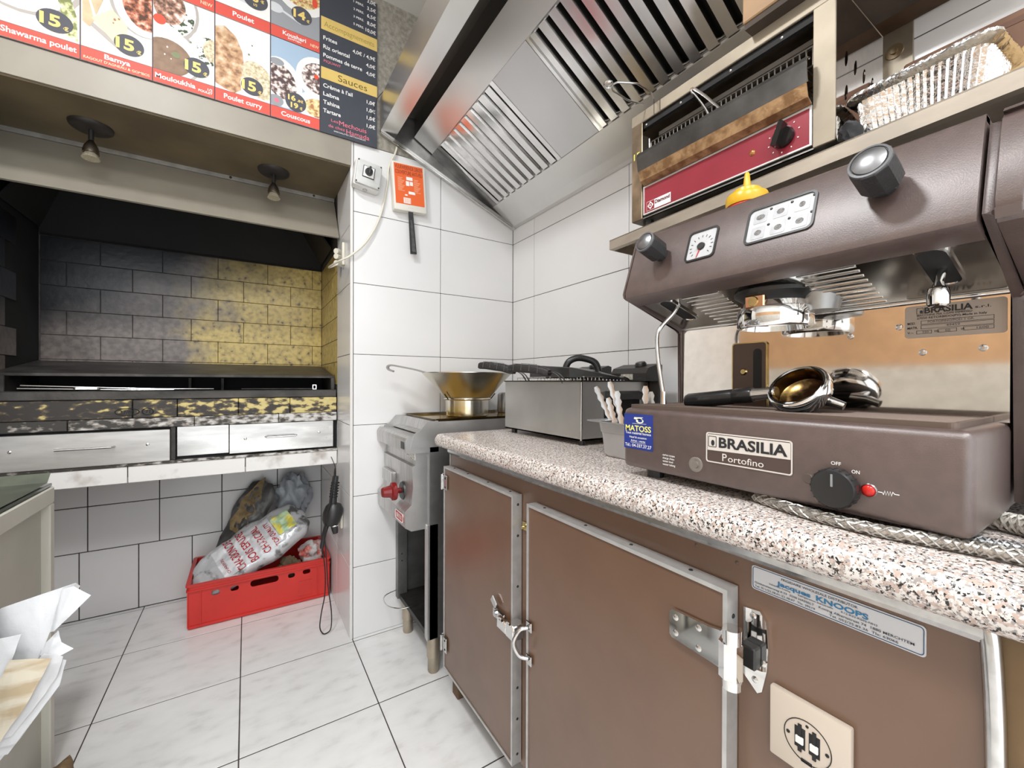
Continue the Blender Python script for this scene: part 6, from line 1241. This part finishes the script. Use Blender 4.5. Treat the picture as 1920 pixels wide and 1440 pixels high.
bm = bmesh.new(); tube(bm, [pc_-na*0.028+Vector((0.004, -0.008, 0.0)), pc_-na*0.030+Vector((0.005, -0.030, -0.002)), pc_-na*0.033+Vector((0.004, -0.046, -0.006))], [0.009, 0.006], 12); mk('spout', bm, chrome_worn, pf, True)

# braided hoses by the machine
def braid(name, label, pts, r, mat):
    bm = bmesh.new(); P_ = smooth_path(pts, 14); tube(bm, P_, r*0.86, 10)
    for sg in (1, -1):
        for k in range(4):
            prev = None; u0 = None; pp = []
            for i, p in enumerate(P_):
                d = (P_[min(i+1, len(P_)-1)]-P_[max(i-1, 0)]).normalized()
                u_ = Vector((0, 0, 1))-d*d.z; u_.normalize(); w_ = d.cross(u_)
                a = sg*i*0.62+k*math.pi/2; pp.append(p+(u_*math.cos(a)+w_*math.sin(a))*r)
            tube(bm, pp, r*0.16, 4)
    return tag(mk(name, bm, mat, None, True), label, 'hose')
br = M('braid_steel', (0.55, 0.52, 0.48), 0.35, 0.8, var=(300, 0.4))
braid('braided_hose', 'thin braided steel hose running along the front of the coffee machine base', [(0.640, 0.33, 0.9135), (0.618, 0.26, 0.9135), (0.612, 0.19, 0.9135), (0.626, 0.13, 0.9135), (0.634, 0.09, 0.9135), (0.640, 0.02, 0.9135), (0.66, -0.1, 0.9135)], 0.0068, br)
braid('braided_hose', 'grey braided hose in the middle leaving under the machine corner', [(0.66, 0.16, 0.913), (0.662, 0.11, 0.913), (0.672, 0.075, 0.913), (0.69, 0.0, 0.913), (0.71, -0.1, 0.913)], 0.0062, M('braid_grey', (0.42, 0.42, 0.42), 0.4, 0.6, var=(300, 0.5)))
braid('braided_hose', 'thick clear braided hose at the right behind the machine corner', [(0.78, 0.16, 0.918), (0.765, 0.105, 0.918), (0.752, 0.06, 0.918), (0.75, -0.05, 0.918)], 0.0105, M('braid_clear', (0.50, 0.47, 0.42), 0.25, var=(200, 0.4)))

# sauce bottle on the cup tray
sbt = thing('sauce_bottle', 'red squeeze bottle with a yellow nozzle cap behind the coffee machine front', 'bottle', (0.772, 0.416, 1.336))
bm = bmesh.new(); lathe(bm, [(0, 0), (0.031, 0.0), (0.034, 0.004), (0.034, 0.062), (0.033, 0.071), (0, 0.072)], (0.772, 0.416, 1.336), (0, 0, 1), 32); mk('body', bm, M('bottle_red', (0.62, 0.05, 0.03), 0.3), sbt, True)
bm = bmesh.new(); lathe(bm, [(0.0345, 0.069), (0.0352, 0.071), (0.0352, 0.084), (0.033, 0.089), (0.024, 0.092), (0.023, 0.098), (0.020, 0.100), (0.010, 0.101), (0.0068, 0.104), (0.0042, 0.128), (0.0028, 0.131), (0, 0.131)], (0.772, 0.416, 1.336), (0, 0, 1), 36); mk('cap', bm, M('cap_yellow', (0.72, 0.42, 0.02), 0.3), sbt, True)

# ================================================================== SHELF AND WHAT STANDS ON IT
ZS = 1.487
def sx(y): return 0.8285+(y-0.0)*(0.8715-0.8285)/0.857
sh = thing('wall_shelf', 'stainless wall shelf above the coffee machine carrying toaster and foil tray', 'shelf', (1.0, 0.3, 1.46))
bm = bmesh.new(); prism(bm, [(sx(0.857), 0.857), (XR-0.004, 0.857), (XR-0.004, -0.45), (sx(-0.45), -0.45)], XY, ZS-0.0025, ZS); mk('shelf_plate', bm, steel_warm, sh)
bm = bmesh.new(); prism(bm, [(sx(0.857), 0.857), (sx(0.857)+0.002, 0.857), (sx(-0.45)+0.002, -0.45), (sx(-0.45), -0.45)], XY, ZS-0.027, ZS); mk('front_lip', bm, M('lip_steel', (0.46, 0.40, 0.33), 0.50, 0.6, var=(9, 0.2), stretch=(1, 1, 3)), sh)
bm = bmesh.new(); box(bm, (sx(0.857), 0.855, ZS-0.027), (XR-0.004, 0.857, ZS)); mk('end_lip', bm, steel_warm, sh)
bm = bmesh.new(); prism(bm, [(sx(0.857)+0.002, 0.855), (sx(0.857)+0.016, 0.855), (sx(-0.45)+0.016, -0.45), (sx(-0.45)+0.002, -0.45)], XY, ZS-0.027, ZS-0.025); mk('lip_return', bm, steel_warm, sh)
for y in (0.70, 0.10, -0.3):
    bm = bmesh.new(); prism(bm, [(0.90, ZS-0.0025), (XR-0.003, ZS-0.0025), (XR-0.003, ZS-0.13), (XR-0.02, ZS-0.13)], XZ, y-0.002, y+0.002); mk('bracket', bm, steel_dull, sh)

# toaster
TY0, TY1, TF, TBK = 0.311, 0.7615, 0.855, 1.075
TZ0, TZ1 = 1.503, 1.777
ts = thing('salamander_toaster', 'steel quartz toaster with a dark red control panel on the wall shelf', 'toaster', (0.96, 0.53, ZS))
twarm = M('toaster_steel', (0.44, 0.375, 0.29), 0.55, 0.5, var=(6, 0.28), rvar=0.1)
bm = bmesh.new(); box(bm, (TF, TY0, TZ0), (TF+0.004, TY0+0.034, TZ1), 0.001); mk('front_post', bm, twarm, ts)
bm = bmesh.new(); box(bm, (TF, TY1-0.034, TZ0), (TF+0.004, TY1, TZ1), 0.001); mk('front_post', bm, M('toaster_stained', (0.52, 0.42, 0.30), 0.35, 1.0, var=(14, 0.5), rvar=0.1), ts)
bm = bmesh.new(); box(bm, (TF-0.001, TY0, 1.7495), (TF+0.004, TY1, TZ1), 0.001); mk('top_bar', bm, twarm, ts)
bm = bmesh.new(); box(bm, (TF, TY0, TZ1-0.003), (TBK, TY1, TZ1)); mk('top_plate', bm, twarm, ts)
def slot_loop(x, z): return [(x+0.006*math.cos(a)*1.0+0.010*math.sin(a)*0.35, z+0.015*math.sin(a)) for a in [2*math.pi*i/14 for i in range(14)]]
bm = bmesh.new(); plate_holes(bm, [(TF+0.004, TZ0), (TBK, TZ0), (TBK, TZ1-0.003), (TF+0.004, TZ1-0.003)], [slot_loop(0.90+0.04*i, z) for i in range(4) for z in (1.60, 1.66)], XZ, TY0, TY0+0.002); mk('side_panel', bm, mirror_steel, ts)
bm = bmesh.new(); box(bm, (TF+0.004, TY1-0.002, TZ0), (TBK, TY1, TZ1-0.003)); mk('side_panel', bm, twarm, ts)
bm = bmesh.new(); box(bm, (TBK-0.003, TY0+0.002, TZ0), (TBK, TY1-0.002, TZ1-0.003)); mk('back_panel', bm, M('toaster_inner', (0.40, 0.33, 0.25), 0.4, 1.0, var=(12, 0.5)), ts)
bm = bmesh.new(); box(bm, (TF+0.004, TY0+0.002, TZ0), (TBK-0.003, TY1-0.002, TZ0+0.003)); mk('bottom_plate', bm, steel_dull, ts)
bm = bmesh.new(); box(bm, (TF+0.03, TY0+0.004, 1.745), (TBK-0.01, TY1-0.004, 1.750)); mk('upper_reflector', bm, MATS['toaster_inner'], ts)
bm = bmesh.new(); box(bm, (TF+0.006, TY0+0.034, 1.7350), (TF+0.016, TY1-0.034, 1.7495)); mk('inner_bar', bm, black_matt, ts)
for x in (TF+0.03, TBK-0.03):
    for y in (TY0+0.03, TY1-0.03): bm = bmesh.new(); cyl(bm, (x, y, ZS), (x, y, TZ0), 0.014, n=14); mk('foot', bm, black_pl, ts)
YA0, YA1 = TY0+0.036, TY1-0.040
bm = bmesh.new(); box(bm, (TF, YA0, 1.5105), (TF+0.003, YA1, 1.5795)); rp2 = mk('control_panel', bm, red_panel, ts)
bm = bmesh.new(); strip_frame(bm, [(YA0-0.001, 1.5095), (YA1+0.001, 1.5095), (YA1+0.001, 1.5815), (YA0-0.001, 1.5815)], [(YA0+0.0025, 1.5125), (YA1-0.0025, 1.5125), (YA1-0.0025, 1.5775), (YA0+0.0025, 1.5775)], YZ, TF-0.0012, TF+0.003); mk('panel_rim', bm, M('rim_white', (0.75, 0.72, 0.70), 0.35, 0.4), rp2)
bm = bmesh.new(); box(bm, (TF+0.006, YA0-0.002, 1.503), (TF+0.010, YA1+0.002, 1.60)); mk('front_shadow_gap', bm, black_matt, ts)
bm = bmesh.new(); flat(bm, [(0, 0), (0.071, 0), (0.071, 0.0235), (0, 0.0235)], FRONT, (TF-0.0008, 0.7115, 1.5155)); lg = mk2('logo_field', bm, white_print, rp2)
bm = bmesh.new(); flat(bm, [(0.001, 0.001), (0.0235, 0.001), (0.0235, 0.0225), (0.001, 0.0225)], FRONT, (TF-0.0012, 0.7115, 1.5155)); mk2('logo_square', bm, red_panel, lg)
bm = bmesh.new(); flat(bm, [(0.003, 0.0118), (0.0122, 0.0215), (0.0215, 0.0118), (0.0122, 0.0020)], FRONT, (TF-0.0016, 0.7115, 1.5155)); mk2('logo_diamond', bm, white_print, lg)
bm = bmesh.new(); strip = ell(0.0122, 0.0118, 0.0046, 0.0050, 16); flat(bm, strip, FRONT, (TF-0.0020, 0.7115, 1.5155)); mk2('logo_ring', bm, red_panel, lg)
bm = bmesh.new(); flat(bm, ell(0.0122, 0.0118, 0.0020, 0.0024, 14), FRONT, (TF-0.0024, 0.7115, 1.5155)); mk2('logo_core', bm, white_print, lg)
lettering(lg, [('Diamond', (TF-0.0012, 0.6860, 1.5270), 0.0085, dict(w=0.043))], M('maroon_print', (0.12, 0.015, 0.03), 0.4), FRONT, bold=0.03)
tk = Vector((TF, 0.3925, 1.5455))
bm = bmesh.new(); lathe(bm, [(0, 0), (0.019, 0.0), (0.0195, 0.004), (0.017, 0.010), (0, 0.011)], tk, (-1, 0, 0), 28); kb = mk('timer_knob', bm, M('gloss_black', (0.012, 0.010, 0.010), 0.12), ts, True)
bm = bmesh.new(); prism(bm, [(-0.0195, -0.005), (0.0205, -0.004), (0.023, 0.001), (0.0195, 0.006), (-0.0195, 0.006)], lambda u, v, w: (tk.x-w, tk.y-u*0.35+v*0.9, tk.z+u*0.95+v*0.3), 0.009, 0.026); mk('knob_bar', bm, MATS['gloss_black'], kb)
bm = bmesh.new()
for k in range(10):
    a = math.radians(-60+36*k); c, s_ = math.cos(a)*0.027, math.sin(a)*0.027; flat(bm, ell(c, s_, 0.0016, 0.0011, 8, a), FRONT, (TF-0.0008, tk.y, tk.z))
mk2('dial_marks', bm, white_print, rp2)
bm = bmesh.new(); lathe(bm, [(0, 0.003), (0.0035, 0.003), (0.006, 0.001), (0.0064, 0), (0, 0)], (TF, 0.4505, 1.5440), (-1, 0, 0), 18); mk('signal_lamp', bm, M('amber_lamp', (0.50, 0.22, 0.08), 0.2, 0.6), ts, True)
# drip flap (two bends) in front of the opening
bm = bmesh.new(); sheet(bm, [(0.852, 1.583), (0.838, 1.590), (0.832, 1.612)], 0.0025, XZ, YA0-0.002, YA1-0.004); mk('flap_lower', bm, M('burnt_steel', (0.46, 0.29, 0.15), 0.45, 0.6, var=(45, (0.24, 0.13, 0.06), 0.38, 0.60), bump=(120, 0.3)), ts)
bm = bmesh.new(); sheet(bm, [(0.832, 1.612), (0.826, 1.646), (0.829, 1.653), (0.840, 1.656)], 0.0025, XZ, YA0-0.004, YA1-0.002); mk('flap_upper', bm, M('smoked_steel', (0.16, 0.155, 0.15), 0.42, 1.0, var=(10, 0.5)), ts)
bm = bmesh.new(); tube(bm, [(0.835, YA0-0.004, 1.655), (0.835, YA1-0.002, 1.655)], 0.0025, 8); mk('flap_bead', bm, steel_pol, ts, True)
# wire rack
bm = bmesh.new()
for x, z in ((0.875, 1.700), (1.04, 1.700), (0.875, 1.664), (1.04, 1.664)): tube(bm, [(x, YA0+0.002, z), (x, YA1-0.002, z)], 0.0020, 6)
for i in range(34):
    y = YA0+0.006+(YA1-YA0-0.012)*i/33; tube(bm, [(0.875, y, 1.700), (0.875, y, 1.664), (1.04, y, 1.664)], 0.0014, 5)
mk('wire_rack', bm, M('rack_wire', (0.22, 0.20, 0.18), 0.35, 1.0), ts)
for x, z in ((0.875, 1.682),):
    for y in (YA0+0.001, YA1-0.001): bm = bmesh.new(); tube(bm, [(x, y, 1.66), (x, y, 1.71)], 0.003, 8); mk('rack_post', bm, chrome_worn, ts)
bm = bmesh.new(); tube(bm, [(0.872, 0.548, 1.664), (0.868, 0.562, 1.700), (0.858, 0.580, 1.735), (0.852, 0.586, 1.745), (0.853, 0.580, 1.748), (0.862, 0.556, 1.720), (0.875, 0.520, 1.668)], 0.0030, 8, 5); mk('rack_handle', bm, chrome_worn, ts, True)
bm = bmesh.new(); box(bm, (0.90, YA0+0.01, 1.722), (0.915, YA1-0.01, 1.732)); mk('heating_tube', bm, M('quartz', (0.25, 0.23, 0.21), 0.3), ts)
for y in (0.50, 0.62, 0.72, 0.40): screw(ts, (TF+0.006, y, 1.742), (-1, 0, 0), 0.003, chrome_worn)
bm = bmesh.new(); text_into(bm, '15', (TF-0.0006, 0.7535, 1.662), 0.016, FRONT, w=0.020, bold=0.02); mk2('number_sticker', bm, yl, ts)
for y in (0.690, 0.672): bm = bmesh.new(); box(bm, (TF-0.0018, y-0.0006, 1.750), (TF-0.0008, y+0.0006, TZ1)); mk('score_mark', bm, black_matt, ts)

# on top of the toaster
bx_ = thing('wooden_tray_box', 'shallow tan wooden box lying on top of the toaster', 'box', (0.92, 0.35, TZ1))
bm = bmesh.new(); box(bm, (0.824, 0.245, TZ1+0.012), (0.832, 0.455, 1.92), 0.002); mk('front_board', bm, M('tan_board', (0.44, 0.27, 0.14), 0.55, var=(8, 0.25), stretch=(1, 0.4, 4)), bx_)
bm = bmesh.new(); box(bm, (0.832, 0.447, TZ1+0.012), (1.03, 0.455, 1.92), 0.002); mk('end_board', bm, MATS['tan_board'], bx_)
bm = bmesh.new(); box(bm, (0.828, 0.245, TZ1), (1.03, 0.452, TZ1+0.012)); mk('bottom_board', bm, M('dark_board', (0.06, 0.042, 0.03), 0.7, var=(15, 0.4)), bx_)
bm = bmesh.new(); ring_c = [(0.722+0.010*math.cos(a), 0.716+0.010*math.sin(a), 1.786+0.002*k/8) for k, a in enumerate([math.radians(40*i) for i in range(20)])]
tube(bm, [(0.845, 0.716, 1.786), (0.80, 0.725, 1.785), (0.742, 0.722, 1.785)]+ring_c+[(0.735, 0.700, 1.789), (0.778, 0.677, 1.789), (0.83, 0.678, 1.787), (0.872, 0.70, 1.781), (0.868, 0.71, 1.781)], 0.0022, 8)
tag(mk('wire_tongs', bm, chrome_worn, None, True), 'spring wire tongs with a coiled end jutting out over the toaster top', 'tongs')

# foil tray
ft = thing('foil_tray', 'pleated aluminium foil tray standing on the shelf right of the toaster', 'foil tray', (0.945, 0.23, ZS))
bm = bmesh.new(); c0 = Vector((0.945, 0.214, 0)); rotf = Matrix.Rotation(math.radians(-4), 3, 'Z')
def fl(hx, hy, r, z, pl_, n=120):
    base_ = rrect(-hx, hx, -hy, hy, r, 6); 
    # resample perimeter evenly
    segs = [(Vector(base_[i]), Vector(base_[(i+1) % len(base_)])) for i in range(len(base_))]; tot = sum((b-a).length for a, b in segs); out = []
    for k in range(n):
        t = tot*k/n
        for a, b in segs:
            L_ = (b-a).length
            if t <= L_: p = a+(b-a)*(t/L_ if L_ else 0); break
            t -= L_
        p = p*(1+pl_*(1 if k % 2 else -1)); q = rotf@Vector((p.x, p.y, 0))+c0; q.z = z+0.0015*mnoise.noise(q*90); out.append(bm.verts.new(q))
    return out
rings = [fl(0.046, 0.066, 0.018, ZS+0.001, 0.0), fl(0.050, 0.070, 0.020, ZS+0.004, 0.014), fl(0.058, 0.079, 0.022, ZS+0.075, 0.024), fl(0.060, 0.081, 0.022, ZS+0.080, 0.004), fl(0.068, 0.090, 0.024, ZS+0.084, 0.002), fl(0.071, 0.093, 0.025, ZS+0.087, 0.004), fl(0.070, 0.092, 0.025, ZS+0.092, 0.004), fl(0.064, 0.086, 0.024, ZS+0.091, 0.004), fl(0.060, 0.081, 0.022, ZS+0.086, 0.004), fl(0.055, 0.076, 0.022, ZS+0.072, 0.020), fl(0.047, 0.067, 0.018, ZS+0.006, 0.004)]
for a_, b_ in zip(rings, rings[1:]):
    for i in range(len(a_)): bm.faces.new((a_[i], a_[(i+1) % len(a_)], b_[(i+1) % len(a_)], b_[i]))
bm.faces.new(rings[0][::-1]); bm.faces.new(rings[-1]); mk('foil', bm, M('foil', (0.78, 0.77, 0.76), 0.16, 1.0, bump=(90, 0.6)), ft, True, 25)
# round wooden board, brown carton, cloth
t = thing('round_board', 'round yellow-brown wooden board leaning on the shelf at the right edge', 'board', (1.05, 0.05, ZS))
bm = bmesh.new(); lathe(bm, [(0, 0.007), (0.083, 0.007), (0.087, 0.004), (0.088, 0.0), (0.087, -0.004), (0.083, -0.007), (0, -0.007)], (1.040, 0.060, ZS+0.087), (-0.97, 0.1, 0.2), 48); mk('disc', bm, M('yellow_wood', (0.62, 0.42, 0.20), 0.5, var=(7, 0.2), stretch=(1, 5, 1)), t, True)
bm = bmesh.new(); lathe(bm, [(0.060, 0.0072), (0.062, 0.0082), (0.064, 0.0072)], (1.040, 0.060, ZS+0.087), (-0.97, 0.1, 0.2), 48); mk('groove', bm, M('wood_groove', (0.40, 0.25, 0.11), 0.6), t, True)
t = thing('brown_carton', 'long low brown carton against the wall behind the foil tray', 'carton', (1.13, 0.0, ZS))
bm = bmesh.new(); box(bm, (1.095, -0.35, ZS), (XR-0.004, 0.285, 1.712), 0.003); mk('carton_body', bm, M('carton', (0.24, 0.13, 0.085), 0.7, var=(10, 0.2)), t)
bm = bmesh.new(); box(bm, (1.094, -0.35, 1.690), (1.096, 0.285, 1.700)); mk('carton_fold', bm, M('carton_fold', (0.17, 0.09, 0.06), 0.7), t)
tag(mk('dark_cloth', lump((0.866, 0.292, ZS+0.020), 0.026, None, 31, sc=(0.9, 0.55, 0.75), n=3, amp=0.3), M('cloth_dark', (0.05, 0.05, 0.055), 0.9, var=(30, 0.4)), None, True, 40), 'small dark crumpled cloth tucked between toaster and foil tray', 'cloth')
# wall bracket plate right of the toaster
t = thing('wall_bracket', 'perforated steel wall bracket with a round bolt right of the toaster', 'bracket', (1.165, 0.30, 1.72))
bm = bmesh.new(); box(bm, (XR-0.006, 0.288, 1.60), (XR-0.001, 0.345, 1.95), 0.001); mk('wall_plate', bm, steel_warm, t)
bm = bmesh.new(); box(bm, (1.090, 0.342, 1.70), (XR-0.006, 0.346, 1.95)); mk('web', bm, steel_warm, t)
bm = bmesh.new(); lathe(bm, [(0, 0.006), (0.006, 0.006), (0.0065, 0.002), (0.015, 0.002), (0.016, 0), (0, 0)], (XR-0.006, 0.318, 1.790), (-1, 0, 0), 22); mk('bolt', bm, M('bolt_stained', (0.32, 0.24, 0.15), 0.4, 0.8), t, True)
bm = bmesh.new(); box(bm, (1.04, 0.10, 1.835), (XR-0.007, 0.341, 1.845)); mk('support_tray', bm, M('rusty_plate', (0.12, 0.07, 0.04), 0.6, 0.4, var=(20, 0.4)), t)
